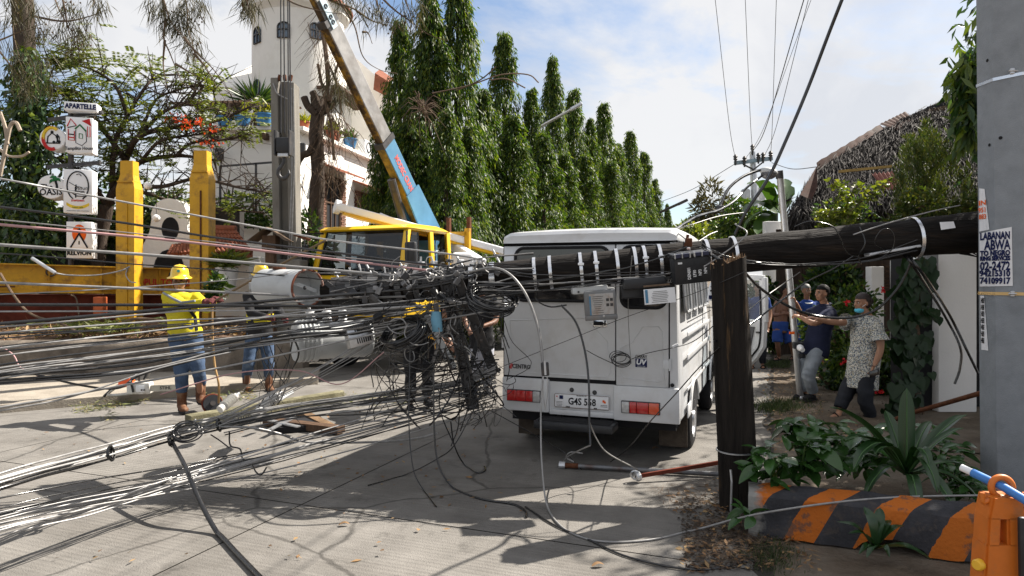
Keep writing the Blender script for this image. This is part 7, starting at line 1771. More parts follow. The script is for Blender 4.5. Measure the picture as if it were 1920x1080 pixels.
# --- second worker, behind the can
Yb = 9.6;base = G(490,733);base.y = Yb
J = joints(base,1,dict(hd=(489,521,0),nk=(487,545,.03),ch=(488,575,.04),pel=(486,625,0),shL=(512,552,.05),elL=(524,585,-.15),wrL=(535,600,-.38),shR=(463,556,-.02),elR=(470,588,-.25),wrR=(505,596,-.42),
    hpL=(500,634,.03),knL=(503,684,-.04),anL=(504,722,.06),toL=(512,728,-.16),hpR=(474,634,-.02),knR=(466,684,-.16),anR=(462,724,.08),toR=(472,730,-.1)),Yb)
w2,j2,H2,rt2 = build_person('lineman with yellow helmet and jeans standing behind the rusty transformer can',base,J,(.7,-1,-.25),(1,.1,0),.98,1.0,.0105,m_skind,m_blackc,m_denim,('boot',m_boot),m_hair,helmet=True,glove=m_glove,sleeve=.98,hem=-.05)
MB().loft([(j2['ch']+V((0,-.01,-.10)),(1,0,0),(0,1,0),.19,.14),(j2['ch']+V((0,-.01,-.22)),(1,0,0),(0,1,0),.185,.14)],18).build('yellow_panel',m_yshirt,w2,smooth=60,local=True)
MB().tube([H2(-.066,.06,.008),H2(0,.102,.008),H2(.066,.06,.008)],.014,8,flat=.35).build('sunglasses',M('mirrored_sunglasses',(.05,.25,.35),.08,.6,spec=.9),w2,smooth=60,local=True)
# --- dark dressed worker bending in the tangle
Yb = 8.3;base = G(786,768);base.y = Yb
J = joints(base,1,dict(hd=(838,585,-.25),nk=(826,594,-.12),ch=(808,600,.0),pel=(783,625,.1),shL=(826,600,.14),elL=(842,640,.05),wrL=(858,660,-.15),shR=(812,603,-.26),elR=(826,640,-.3),wrR=(846,652,-.35),
    hpL=(800,638,.12),knL=(803,692,.04),anL=(801,746,.10),toL=(812,756,-.1),hpR=(770,638,.06),knR=(770,696,-.02),anR=(769,758,.02),toR=(774,764,-.2)),Yb)
build_person('worker in dark clothes bending over in the cable tangle',base,J,(.8,-.5,-.5),(.25,-1,0),.97,1.0,.011,m_skind,m_blackc,m_blackc,('shoe',m_blackc),m_hair,sleeve=.4,hu=(.5,0,.8))
# --- fourth worker glimpsed between crossarms and van
Yb = 9.4;base = G(903,738);base.y = Yb
J = joints(base,1,dict(hd=(902,540,0),nk=(902,560,.03),ch=(903,588,.03),pel=(903,634,0),shL=(924,566,.03),elL=(930,600,-.1),wrL=(905,612,-.3),shR=(881,566,-.02),elR=(872,600,-.15),wrR=(880,620,-.35),
    hpL=(914,644,.02),knL=(914,690,-.04),anL=(912,726,.04),toL=(916,732,-.16),hpR=(893,644,0),knR=(892,690,-.05),anR=(890,728,.03),toR=(888,734,-.2)),Yb)
build_person('worker in dark shirt and pale trousers glimpsed between crossarms and van',base,J,(-.3,-1,-.3),(1,.1,0),.93,1.0,.011,m_skind,m_blackc,M('pale_trousers',(.36,.37,.42),.85,bump=.3),('shoe',m_blackc),m_hair,sleeve=.4)
# --- man in navy polo holding the lamp pole
Yb = 8.9;base = G(1518,752);base.y = Yb
sA = V((.45,-.9,0))
J = joints(base,1,dict(hd=(1541,550,.0),nk=(1547,573,.02),ch=(1541,602,.02),pel=(1531,647,0),shL=(1530,583,.17),elL=(1505,592,.20),wrL=(1491,566,-.02),shR=(1554,588,-.16),elR=(1528,606,-.34),wrR=(1500,594,-.22),hdL=(1484,550,-.06),hdR=(1484,590,-.16),
    hpL=(1525,656,.10),knL=(1506,697,.08),anL=(1508,737,.12),toL=(1490,744,.06),hpR=(1534,657,-.07),knR=(1517,700,-.14),anR=(1524,739,-.04),toR=(1504,748,-.14)),Yb)
m1,jm,Hm,rm_ = build_person('man in navy polo and grey jeans gripping the leaning lamp pole',base,J,(-1,-.32,.02),sA,.92,1.06,.0085,m_skin,m_navyc,m_ldenim,('shoe',m_blackc),m_hair,sleeve=.34,hem=-.14,curl=1.0,palmL=(-.6,.2,-1),palmR=(-.5,.6,-.2),thumbs=(-1,-1),pantw=1.15)
MB().tube([jm['nk']+V((-.07,-.04,-.0)),jm['nk']+V((-.03,-.085,.005)),jm['nk']+V((.05,-.06,.02)),jm['nk']+V((.07,.03,.03))],.018,8,flat=.6).build('collar',m_navyc,m1,smooth=60,local=True)
# --- woman in floral blouse
Yb = 7.9;base = G(1606,780);base.y = Yb
J = joints(base,1,dict(hd=(1616,568,0),nk=(1628,594,.02),ch=(1624,632,.02),pel=(1618,690,0),shL=(1606,603,.15),elL=(1566,604,.02),wrL=(1532,598,-.1),shR=(1645,612,-.17),elR=(1651,652,-.22),wrR=(1640,684,-.24),hdL=(1510,592,-.14),hdR=(1634,696,-.26),
    hpL=(1606,700,.08),knL=(1586,738,.06),anL=(1574,771,.02),toL=(1556,778,-.06),hpR=(1628,702,-.07),knR=(1622,744,-.14),anR=(1632,786,-.06),toR=(1612,794,-.16)),Yb)
w_,jw,Hw,rw = build_person('woman in floral blouse with blue face mask under her chin pointing left',base,J,(-1,-.25,-.02),(.45,-.9,0),.93,1.08,.0085,m_skin,m_floral,m_darkpant,('sandal',m_black),M('dark_brown_hair',(.022,.012,.010),.45,0,.4,60,bump=.4,bscale=120),'bun',sleeve=.30,hem=-.20,curl=.28,palmL=(.1,.2,-1),palmR=(-1,.2,0),thumbs=(1,-1),belly=1.14,pantw=1.15,topname='blouse')
b = MB()
for s in 'LR': b.lathe([(.06,0),(.085,.05),(.105,.11)],jw['sh'+s].lerp(jw['el'+s],.22),tuple((jw['el'+s]-jw['sh'+s]).normalized()),18)
fr = b.build('sleeve_frill',m_floral,w_,smooth=60,local=True);fr['kind'] = 'stuff'
MB().ball(Hw(0,.040,-.088),(.052,.052,.034),16,rot=rw).build('face_mask',M('light_blue_mask',(.10,.48,.66),.7,0,.1,40),w_,smooth=60,local=True)
for q in (-1,1): MB().tube([Hw(q*.04,.06,-.06),Hw(q*.078,0,-.01)],.0025,5).build('mask_loop',m_sign,w_,local=True)
ph = jw['wrR']+V(base)+V((-.03,-.05,-.085));tag(MB().box(ph,(.145,.012,.07),Matrix.Rotation(R(-14),3,'Y') @ Matrix.Rotation(R(18),3,'Z'),bev=.006).build('smartphone',M('black_phone',(.01,.01,.012),.12,spec=.7),smooth=35),'black smartphone in the lowered hand of the woman','phone')
# --- bystanders in the shade
Yb = 12.6;base = G(1474,672);base.y = Yb
J = joints(base,1,dict(hd=(1474,545,0),nk=(1469,561,.03),ch=(1464,582,.03),pel=(1463,612,0),shL=(1481,567,.1),elL=(1484,590,-.2),wrL=(1468,585,-.3),shR=(1456,567,-.1),elR=(1450,590,-.25),wrR=(1470,588,-.34),
    hpL=(1472,620,.05),knL=(1484,645,.0),anL=(1488,667,.1),toL=(1480,671,-.05),hpR=(1457,620,-.05),knR=(1458,646,-.1),anR=(1461,668,0),toR=(1450,671,-.1)),Yb)
build_person('shirtless person in blue shorts standing in the shade by the van door',base,J,(.6,-.7,-.1),(.8,-.6,0),.88,.92,.012,m_skind,None,m_shorts,('sandal',m_black),m_hair,shortlen=.85)
Yb = 11.2;base = G(1512,694);base.y = Yb
J = joints(base,1,dict(hd=(1512,545,0),nk=(1513,564,.03),ch=(1513,588,.03),pel=(1512,630,0),shL=(1531,570,.05),elL=(1537,598,.0),wrL=(1530,622,-.15),shR=(1493,570,-.05),elR=(1488,598,-.05),wrR=(1494,624,-.2),
    hpL=(1521,638,.02),knL=(1522,668,-.05),anL=(1522,690,.03),toL=(1524,696,-.15),hpR=(1502,638,-.02),knR=(1502,668,-.05),anR=(1502,692,.03),toR=(1500,698,-.15)),Yb)
by,jb,Hb,rb = build_person('older grey-haired man in blue jersey behind the lamp pole',base,J,(.1,-1,-.05),(1,0,0),.88,1.0,.012,m_skind,m_jersey,m_darkpant,('sandal',m_black),m_hairg,sleeve=.1)
MB().torus(jb['nk']+V((0,-.02,-.015)),.075,.010,(0,-.35,1),20,6).build('collar',m_sign,by,local=True)
Yb = 12.0;base = G(1420,690);base.y = Yb
J = joints(base,1,dict(hd=(1421,541,0),nk=(1420,558,.03),ch=(1420,580,.03),pel=(1420,622,0),shL=(1438,563,.05),elL=(1444,590,.0),wrL=(1440,615,-.15),shR=(1402,563,-.05),elR=(1397,590,-.05),wrR=(1401,616,-.2),
    hpL=(1429,630,.02),knL=(1430,660,-.05),anL=(1430,683,.03),toL=(1432,690,-.15),hpR=(1411,630,-.02),knR=(1411,660,-.05),anR=(1411,684,.03),toR=(1409,690,-.15)),Yb)
build_person('young bystander in blue shirt seen through the open van door window',base,J,(.05,-1,-.05),(1,0,0),.85,1.0,.012,m_skin,m_jersey,m_darkpant,('sandal',m_black),m_hair,sleeve=.3)
P = PD
# ================================================================ CABLES
CB = 0
def cable(pts,r,mat,lab,grp=None,name='cable',n=8,k=6,wob=.0):
    sp = crom([P(*p) for p in pts],n)
    if wob:
        s_ = random.random()*100
        sp = [q+V((0,noise.noise(V((i*.35,s_,1))),noise.noise(V((i*.35,s_,9)))))*wob for i,q in enumerate(sp)]
    for q in sp: q.z = max(q.z,r)
    return tag(MB().tube(sp,r,k).build(name,mat,smooth=70),lab,'cable',grp)
gB,gG,gA = m_cab_blk,m_cab_gry,m_cab_alu
# -- upper fan of single cables running from the pole head to the left edge
for pts,r,m,lab in (
    (((-420,262,4.6),(0,335,4.9),(133,360,5),(513,431,5.1),(640,453,5.15),(840,476,5.2),(905,487,5.2)),.0085,gA,'topmost twisted aluminium cable, crossing the box signs'),
    (((-420,338,4.6),(0,388,4.9),(233,418,5),(400,445,5.05),(640,475,5.1),(770,492,5.1),(850,500,5.1)),.0105,gB,'second cable from the top, thick and black'),
    (((-420,372,4.7),(0,412,5.0),(330,446,5.05),(640,482,5.1),(800,498,5.15)),.0055,gG,'thin pale cable just under the thick black upper cable'),
    (((-420,385,4.6),(0,421,4.9),(333,452,5),(640,488,5.05),(800,507,5.1)),.0115,m_cab_pink,'thick faded pink cable crossing the lowest box sign'),
    (((-420,430,4.5),(0,459,4.8),(333,482,4.9),(640,508,5),(770,520,5.05),(830,520,5.05)),.0135,gG,'thickest grey cable, level with the top of the yellow beam'),
    (((-420,455,4.6),(0,475,4.9),(247,495,4.95),(420,507,5),(640,527,5.05),(780,538,5.1)),.006,gB,'thin black cable above the yellow beam edge'),
    (((-420,510,4.5),(0,530,4.8),(400,547,4.9),(640,558,5.0),(760,556,5.05)),.011,gG,'grey cable along the lower edge of the yellow beam'),
    (((-420,566,4.5),(0,552,4.8),(233,540,4.9),(433,525,4.95),(560,512,5),(700,515,5.05)),.005,gG,'thin cable rising to the right across the helmeted worker'),
    (((-420,566,4.4),(0,571,4.7),(330,572,4.8),(640,574,4.9),(780,570,5)),.0125,gB,'level black cable at the waist of the dark red base'),
    (((-420,586,4.4),(0,584,4.7),(330,583,4.8),(640,580,4.9),(790,572,5)),.0065,gA,'level silver cable just under a black one'),
    (((-420,636,4.2),(0,607,4.6),(333,578,4.8),(640,553,4.9),(800,538,5.0),(900,515,5.05)),.014,gB,'thick black cable rising to the right across the worker chest'),
    (((-420,642,4.2),(0,613,4.6),(333,584,4.8),(560,566,4.9),(700,555,5.0)),.007,gG,'grey cable hugging the underside of the thick rising cable'),
    (((-420,655,4.2),(0,624,4.6),(300,602,4.75),(430,597,4.8),(620,590,4.9),(760,578,5)),.0075,gA,'twisted silver cable over the cut green leaves'),
    (((-420,655,4.2),(0,627,4.6),(233,617,4.7),(330,611,4.75),(480,606,4.8),(700,585,4.95)),.006,gB,'thin black cable under the twisted silver one'),
    (((-420,830,3.9),(0,764,4.3),(233,722,4.5),(440,684,4.7),(640,640,4.85),(800,605,5),(950,577,5.05)),.0085,gG,'lone grey cable over the chainsaw'),
    (((-420,840,3.9),(0,770,4.3),(140,742,4.4),(300,690,4.55),(433,660,4.7)),.006,gG,'thin grey cable starting beside the lone grey one'),
    (((60,700,4.7),(150,722,4.6),(220,728,4.6),(260,705,4.7),(330,680,4.7)),.008,gB,'slack black cable loop hanging over the sidewalk'),
    (((-200,590,5.2),(0,650,5.2),(40,690,5.1),(90,712,5.0)),.005,m_cab_pink,'thin pink wire slanting at the left edge'),
    (((300,740,4.6),(440,700,4.7),(560,695,4.8),(640,720,4.85),(720,660,4.9)),.005,m_cab_pink,'thin pink wire among the rising strands'),
): cable(pts,r,m,lab)
# -- bundles: every strand its own object
def bundle(pts,n,spread,rr,mats,lab,grp,wob=.006,zspread=None):
    for i in range(n):
        a,c,e = (random.gauss(0,spread*1.45) for _ in range(3));q = []
        for j,(x,y,Y) in enumerate(pts):
            t = j/(len(pts)-1);o = a*(1-t)+c*t+e*math.sin(PI*t)*.5
            q.append((x+random.gauss(0,1),y+o*(1.0 if 0 < j < len(pts)-1 else 1.3),Y+random.gauss(0,.03)))
        cable(q,random.uniform(*rr)*.74,random.choice(mats),lab,grp,wob=wob)
bundle(((-420,722,4.0),(0,662,4.5),(300,630,4.7),(500,607,4.8),(640,593,4.9),(830,574,5.0),(960,548,5.1)),7,6.5,(.005,.009),(gA,gA,gG,gG,gB),'strand of the pale cable bundle crossing at the hips of the worker','pale cable bundle at hip height')
bundle(((-420,785,3.9),(0,700,4.4),(233,670,4.6),(433,642,4.75),(640,615,4.9),(800,585,5.0)),9,8,(.005,.011),(gB,gB,gG,gG),'strand of the dark cable bundle crossing the thighs of the worker','dark cable bundle at thigh height')
bundle(((-420,742,3.9),(0,711,4.4),(267,690,4.6),(400,660,4.75),(533,632,4.85),(640,627,4.9),(700,618,4.95)),4,4,(.010,.015),(gB,gB,gG),'thick cable over the worker knees bending into the tangle','thick cables at knee height')
bundle(((-420,1040,3.0),(0,903,3.7),(200,849,4.3),(320,815,4.6),(410,795,4.8),(560,768,5.0),(720,745,5.15),(860,725,5.2),(930,700,5.25)),12,8,(.005,.011),(gB,gB,gG,gG,gA,gA),'strand of the tied cable bundle sagging low over the road','tied low cable bundle')
bundle(((320,818,4.6),(400,795,4.75),(560,720,4.9),(700,643,5.0),(790,598,5.05),(850,560,5.1)),7,7,(.004,.007),(gA,gG,gG),'thin strand rising from the tied bundle to the pole head','strands rising from the tied bundle')
bundle(((-420,1100,3.0),(0,965,3.6),(300,905,4.2),(470,868,4.6),(640,825,4.9),(830,772,5.2),(930,735,5.3)),9,11,(.004,.008),(gB,gB,gG,gA),'strand of the loose cables lying lowest above the road','loose cables lowest above the road')
bundle(((-420,1125,3.0),(0,995,3.55),(170,957,3.9),(350,900,4.3),(640,815,4.9),(800,778,5.2)),5,6,(.006,.009),(gA,gA,gG),'bright silver strand lowest at the left edge','bright silver lowest strands')
bundle(((420,795,4.8),(560,775,5.0),(700,765,5.1),(830,745,5.25),(930,715,5.3)),6,10,(.004,.008),(gA,gG,gB),'strand between the tied bundle and the crossarm foot','strands running to the crossarm foot')
bundle(((620,545,5.0),(720,530,5.0),(820,515,5.0),(900,500,5.05),(1000,500,5.1)),9,9,(.004,.008),(gA,gG,gB,gB),'short strand lying along the head of the fallen pole','strands along the pole head')
bundle(((880,540,5.0),(1000,536,5.02),(1100,528,5.03),(1200,520,5.05),(1290,512,5.08)),10,9,(.005,.010),(gB,gB,gB,gG),'black cable slung under the straps of the fallen pole','cables strapped under the fallen pole')
bundle(((1310,470,5.06),(1345,482,5.03),(1400,494,5.05),(1500,500,5.15),(1620,492,5.2),(1720,468,5.25)),4,5,(.004,.006),(gB,),'thin black cable along the underside of the fallen pole','cables along the underside of the pole')
# cable ties on the tied bundle, its loop
for (px,py,Y,lab) in ((205,850,4.25,'black cable tie on the low bundle, left one'),(408,797,4.75,'black cable tie on the low bundle by the timber block'),(318,825,4.6,'black cable tie where the thick black cable leaves the bundle')):
    c = P(px,py,Y);tag(MB().torus(c,.05,.008,(1,.35,.12),20,6,sx=1,sy=.75).torus(c+V((.012,0,0)),.048,.007,(1,.2,.2),20,6).build('cable_tie',m_cab_blk,smooth=60),lab,'cable tie','cable ties on the low bundle')
def coil(c,Rr,sx,sy,n,axis,lab,mat,rr=.006,grp=None,ux=None):
    rt = root('cable_coil',lab,'cable coil',c,0,grp)
    for i in range(n):
        q = V(c)+V((random.gauss(0,.012),random.gauss(0,.012),random.gauss(0,.014)));ax = V(axis)+V((random.gauss(0,.09),random.gauss(0,.09),random.gauss(0,.09)))
        MB().torus(q,Rr*random.uniform(.9,1.08),rr*random.uniform(.8,1.2),ax,40,6,sx=sx*random.uniform(.95,1.05),sy=sy,ux=ux).build('turn',mat,rt,smooth=70)
    return rt
coil(P(350,812,4.55),.085,1.1,.8,4,(.1,-.75,.6),'small loop of black cable on the low bundle',m_cab_blk)
coil(P(924,562,4.95),.19,1,.9,16,(.15,-.38,.9),'large black coil of cable hanging from the pole beside the van',m_cab_blk,.006)
coil(P(755,622,4.85),.19,1.0,.8,18,(-.45,-.45,.8),'big dark coil of cable in the middle of the tangle',m_cab_blk,.006)
coil(P(1162,674,5.55),.082,1.0,.62,5,(.2,-.9,.35),'small coil of thin black wire on the van rear door',m_cab_blk,.0035)
# -- salient hanging cables
def hang(pts,r,m,lab,name='cable',n=8): return cable(pts,r,m,lab,None,name,n)
hang(((322,828,4.6),(345,870,4.3),(362,910,4.1),(385,960,3.95),(412,1005,3.8),(445,1040,3.72),(500,1098,3.5)),.016,gB,'thick black cable dropping from the low bundle to the road',n=10)
hang(((880,510,4.95),(925,502,4.85),(960,518,4.8),(990,560,4.78),(1010,620,4.75),(1018,680,4.72)),.010,gG,'thick grey cable arching over the pole down to a clamp')
hang(((1018,705,4.7),(1015,745,4.65),(1014,800,4.6),(1016,870,4.5),(1025,945,4.4),(1050,985,4.35),(1090,1007,4.25),(1140,1016,4.15),(1220,1012,4.15),(1310,992,4.2),(1400,968,4.2),(1520,948,4.12),(1640,935,4.1),(1760,930,4.15),(1950,928,4.3)),.007,m_cab_gry,'steel strand looping along the road and over the striped barrier')
c = P(1022,692,4.7);cl = root('strand_clamp','dark strain clamp on the cable before the van door','clamp',c);MB().box(c,(.058,.03,.10),Matrix.Rotation(R(-4),3,'Y'),bev=.008).build('body',m_dsteel,cl);MB().tube([c+V((-.004,-.02,.06)),c+V((.002,-.024,-.04))],.009,8).build('strand_end',m_steel,cl)
for dx in (-.012,.014): MB().tube(crom([c+V((dx,-.01,-.05)),c+V((dx*1.4,-.01,-.15)),c+V((0,0,-.30))],4),.004,5).build('bail',m_steel,cl)
hang(((1052,572,4.95),(1080,605,4.9),(1097,660,4.85),(1104,720,4.8),(1105,790,4.75),(1107,835,4.7)),.008,gB,'black cable hanging before the plate of the van')
hang(((1105,790,4.75),(1118,822,4.9),(1140,850,5.0),(1195,880,5.3)),.0055,gG,'pale split wire end running to the pulley')
hang(((1107,835,4.7),(1085,845,4.9),(1065,856,5.3),(1054,868,5.7)),.0055,gG,'pale split wire end running to the pipe')
hang(((1092,850,5.2),(1070,848,5.3),(1062,858,5.4),(1076,866,5.4)),.006,gA,'knotted bright wire by the end of the road pipe')
hang(((905,702,4.9),(960,680,4.92),(1060,640,4.95),(1170,596,5),(1280,558,5.05),(1350,530,4.6),(1400,508,4.6)),.0025,gB,'hair-thin wire stretched diagonally over the van doors')
hang(((1350,650,4.6),(1310,690,4.8),(1270,735,5.0),(1215,795,5.2),(1180,838,5.3),(1145,866,5.5)),.0045,gB,'thin black wire from the stump down to the road pipe')
hang(((1100,657,5.45),(1120,668,5.5),(1150,682,5.55)),.0035,gB,'thin wire from the hanging cable to the small coil')
hang(((1182,674,5.55),(1215,662,5.5),(1262,652,5.45),(1300,640,4.9),(1345,605,4.7)),.0035,gB,'thin wire from the small coil to the stump');tag(MB().box(P(1266,648,5.35),(.055,.016,.02),Matrix.Rotation(R(-25),3,'Y'),bev=.004).build('wire_connector',m_sign),'small white connector on the thin wire at the van corner','connector')
hang(((942,560,5.0),(940,620,5.4),(950,660,5.6),(955,690,5.65),(950,715,5.65)),.004,gB,'thin wire hanging at the left hinge side of the van door')
hang(((945,600,5.4),(960,640,5.55),(990,670,5.6),(996,682,5.6),(985,695,5.6),(950,712,5.6)),.003,gB,'thin wire bent over the red leaf badge of the van')
hang(((1010,530,5.0),(1005,560,5.1),(1030,575,5.0),(1062,572,4.95)),.006,gB,'short black cable loop under the pale splice box')
hang(((1185,480,5.0),(1178,560,5.35),(1180,640,5.45),(1184,682,5.45)),.003,gG,'thin pale wire hanging by the UV badge')
hang(((1690,-290,4.85),(1590,-30,5.0),(1555,60,5.1),(1515,165,5.2),(1475,260,5.2),(1440,335,5.2),(1400,395,5.2),(1378,440,5.2)),.013,gB,'thick black overhead cable slanting down to the fallen pole')
hang(((1378,420,5.15),(1400,440,5.05),(1350,480,5.0),(1320,500,4.9)),.005,gG,'short pale wire over the pole above the stump')
hang(((1322,470,5.05),(1355,490,4.95),(1385,500,4.85),(1425,540,5.2),(1480,575,5.4),(1530,592,5.5),(1590,596,5.5),(1640,582,5.5),(1680,545,5.45),(1705,500,5.4),(1712,472,5.35)),.011,gB,'black cable sagging in a wide loop before the man and the woman')
hang(((1340,640,4.62),(1400,612,4.9),(1450,575,5.2),(1510,530,5.3),(1560,505,5.3),(1600,480,5.3)),.007,gB,'black wire from the stump rising behind the lamp pole')
hang(((1380,600,5.0),(1430,560,5.4),(1465,535,5.6),(1500,510,5.6)),.004,gG,'thin bright wire across the open van door')
hang(((1490,425,5.1),(1520,415,5.0),(1560,424,5.0),(1575,445,5.0),(1590,475,5.05),(1612,482,5.1)),.005,gB,'wire wrapped over the top of the fallen pole, left of its pair')
hang(((1612,425,5.05),(1622,455,5.0),(1610,480,5.05),(1615,495,5.15)),.005,gB,'wire wrapped over the top of the fallen pole, right of its pair')
hang(((1660,470,5.1),(1640,455,5.05),(1652,432,5.02),(1668,430,5.02),(1677,445,5.03),(1672,468,5.05),(1650,485,5.1)),.0035,gB,'round loop of thin wire on the right half of the fallen pole')
hang(((1600,440,5.0),(1660,420,5.05),(1740,398,5.15),(1800,385,5.2)),.005,gG,'straight wire lying along the top right of the fallen pole')
hang(((770,600,5.0),(768,700,4.95),(767,800,4.85),(775,880,4.75),(795,920,4.7),(818,950,4.65)),.005,gB,'thin black wire falling straight to the road, left of its pair')
hang(((813,700,4.95),(814,800,4.9),(822,870,4.85),(850,915,4.8),(900,935,4.72),(960,945,4.65),(985,958,4.6),(987,970,4.55)),.0075,gB,'long black wire end curling on the road before the van')
hang(((985,950,4.6),(1040,985,4.4),(1100,1010,4.2),(1180,1045,4.0),(1300,1068,3.8),(1420,1062,3.85)),.006,gB,'black wire running across the road toward the barrier')
hang(((845,790,5.1),(852,835,5.15),(870,870,5.3),(895,886,5.5),(910,882,5.5),(908,874,5.45)),.006,gB,'short black wire hooked upward on the road')
hang(((690,910,5.2),(760,890,5.1),(820,860,5.05),(855,830,5.0),(905,735,5.1)),.005,gB,'thin wire lying across the shaded road')
hang(((920,770,5.2),(975,800,5.3),(1010,820,5.4),(1060,850,5.5),(1090,880,5.4)),.004,gB,'thin wire from the tangle under the van')
hang(((408,800,4.75),(470,802,4.8),(520,812,4.9),(570,828,5.0),(640,830,5.1),(720,828,5.2),(780,822,5.2),(820,812,5.2)),.010,gG,'slack grey cable leaving the tie by the timber block')
hang(((395,815,4.75),(412,826,4.72),(430,840,4.7)),.005,gB,'short stiff wire end under the low bundle')
hang(((430,810,4.8),(432,835,4.7),(450,842,4.7),(455,860,4.6),(470,868,4.6),(480,885,4.5),(490,890,4.45),(500,876,4.45)),.006,gB,'crinkled black wire dangling below the low bundle')
hang(((540,615,5.0),(560,660,5.0),(545,700,5.1),(530,742,5.6),(520,760,6.0)),.008,gB,'bundle of black wire dropping behind the low bundle');hang(((548,640,5.0),(536,700,5.1),(520,745,5.7),(508,765,6.2)),.007,gB,'black wire dropping beside the ceramic insulator')
# distant overhead lines
for i,(a,q) in enumerate((((1379,298),(1340,-10)),((1411,283),(1397,-10)),((1445,292),(1456,-10)),((1411,284),(1510,-10)),((1431,296),(1518,-10)),((1396,300),(1525,-12)),((1377,308),(1240,378)),((1447,305),(1540,312)))):
    p0 = P(*a,25.7);Y1 = (9,9,9,7,8,8.5,32,18)[i];p1 = P(*q,Y1);mid = p0.lerp(p1,.5)-V((0,0,.35 if i < 6 else .15))
    r = (.010,.010,.010,.014,.010,.008,.012,.012)[i]
    lab = ('leftmost thin overhead line up to the sky','second thin overhead line from the left','thin overhead line from the right crossarm end','darkest overhead line from the line pole top','overhead line beside the darkest one','faint overhead line crossing the other lines','low line running left to the mast trees','short line running right to the thatched house')[i]
    tag(MB().tube(crom([p0,mid,p1]+([p1+(p1-mid)*1.1] if i < 6 else []),10),[r*(.4+.6*(1-min(1,t))) if i < 6 else r for t in np.linspace(0,1.5 if i < 6 else 1,31 if i < 6 else 21)],5).build('overhead_line',m_dsteel),lab,'power line')
for (px,py) in ((1340,0),): pass
hang(((1262,432,9),(1300,420,9),(1350,405,9.5),(1400,398,10)),.007,gG,'pale cable above the van roof corner');hang(((1300,460,5.4),(1275,440,5.6),(1262,434,6)),.006,gG,'bright stiff wire end at the van roof corner');hang(((1302,458,5.4),(1330,440,5.6),(1345,434,5.8)),.005,gG,'bright wire pointing right over the pole');
tag(MB().box(P(1291,455,5.25),(.05,.05,.07),bev=.008).tube([P(1285,462,5.25),P(1290,440,5.25)],.012,8).build('insulator',m_rust,smooth=40),'brown insulator sitting on the pole above the van roof corner','insulator')
# -- the wire tangle nobody could count
b = MB()
def squiggle(c,s,n,r):
    q = V(c);d = V((random.gauss(0,1),random.gauss(0,.5),random.gauss(0,1))).normalized();pts = [q.copy()]
    w = V((random.gauss(0,1),random.gauss(0,1),random.gauss(0,1)))*.55
    for i in range(n):
        d = (d+d.cross(w)*.7+V((random.gauss(0,.25),random.gauss(0,.2),random.gauss(0,.25)))+(V(c)-q)*.8/s*.35).normalized();q = q+d*s*.28;q.z = max(q.z,.02);pts.append(q.copy())
    b.tube(crom(pts,4),r,4)
for (px,py,Y,s,n,k) in ((897,740,5.15,.15,9,15),(878,700,5.15,.14,9,5),(905,705,5.25,.12,8,12),(850,620,5.0,.16,8,12),(715,620,5.1,.18,8,8),(780,560,5.0,.12,7,14),(730,575,5.0,.13,7,10),(885,768,5.1,.11,8,12),(850,545,4.95,.12,7,12)):
    for i in range(k): squiggle(P(px+random.gauss(0,s*80),py+random.gauss(0,s*90),Y+random.gauss(0,.08)),s,n,random.choice((.002,.0025,.003,.004)))
# draped strands: weight pulls each one into a hanging curve along the crossarms
for i in range(24):
    t = random.random();p = P(838+52*t+random.gauss(0,8),535+220*t+random.gauss(0,14),5.0+.2*t);q = P(random.uniform(700,945),random.uniform(600,800),5.1+random.gauss(0,.08));m_ = p.lerp(q,.5)-V((0,0,random.uniform(.03,.16)))
    b.tube(crom([p,m_,q,q+V((random.gauss(0,.07),0,-random.uniform(.02,.2)))],6),random.choice((.0025,.0035,.005,.007)),5)
for i in range(40):
    x = random.uniform(720,860);y = 705+random.gauss(0,38);p = P(x,y,5.1);q = P(min(936,x+random.uniform(50,150)),y-random.uniform(-15,45),5.15);b.tube(crom([p,p.lerp(q,.5)-V((0,0,.03)),q],5),random.choice((.002,.003,.004,.006)),5)
tag(b.build('wire_tangle',m_cab_blk,smooth=70),kind='stuff')
b = MB()
for (px,py,Y,s,n,k) in ((860,640,5.0,.18,7,6),(740,620,4.95,.2,7,5),(820,510,4.95,.10,5,12),(740,515,4.95,.10,5,12),(900,505,4.95,.10,5,8)):
    for i in range(k): squiggle(P(px+random.gauss(0,s*110),py+random.gauss(0,s*60),Y+random.gauss(0,.06)),s,n,random.choice((.003,.004,.005)))
tag(b.build('pale_wire_tangle',m_cab_gry,smooth=70),kind='stuff')
b = MB()
for i in range(34):
    x = random.choice((random.uniform(480,545),random.uniform(690,930),random.uniform(690,930)));y = random.uniform(600,700);Y = random.uniform(5,5.4);L = random.uniform(.25,.75);p = P(x,y,Y);b.tube(crom([p,p+V((random.gauss(0,.08),random.gauss(0,.08),-L*.5)),p+V((random.gauss(0,.16),random.gauss(0,.1),-L))],4),random.choice((.0025,.0035,.005)),4)
tag(b.build('dangling_wires',m_cab_blk,smooth=70),kind='stuff')
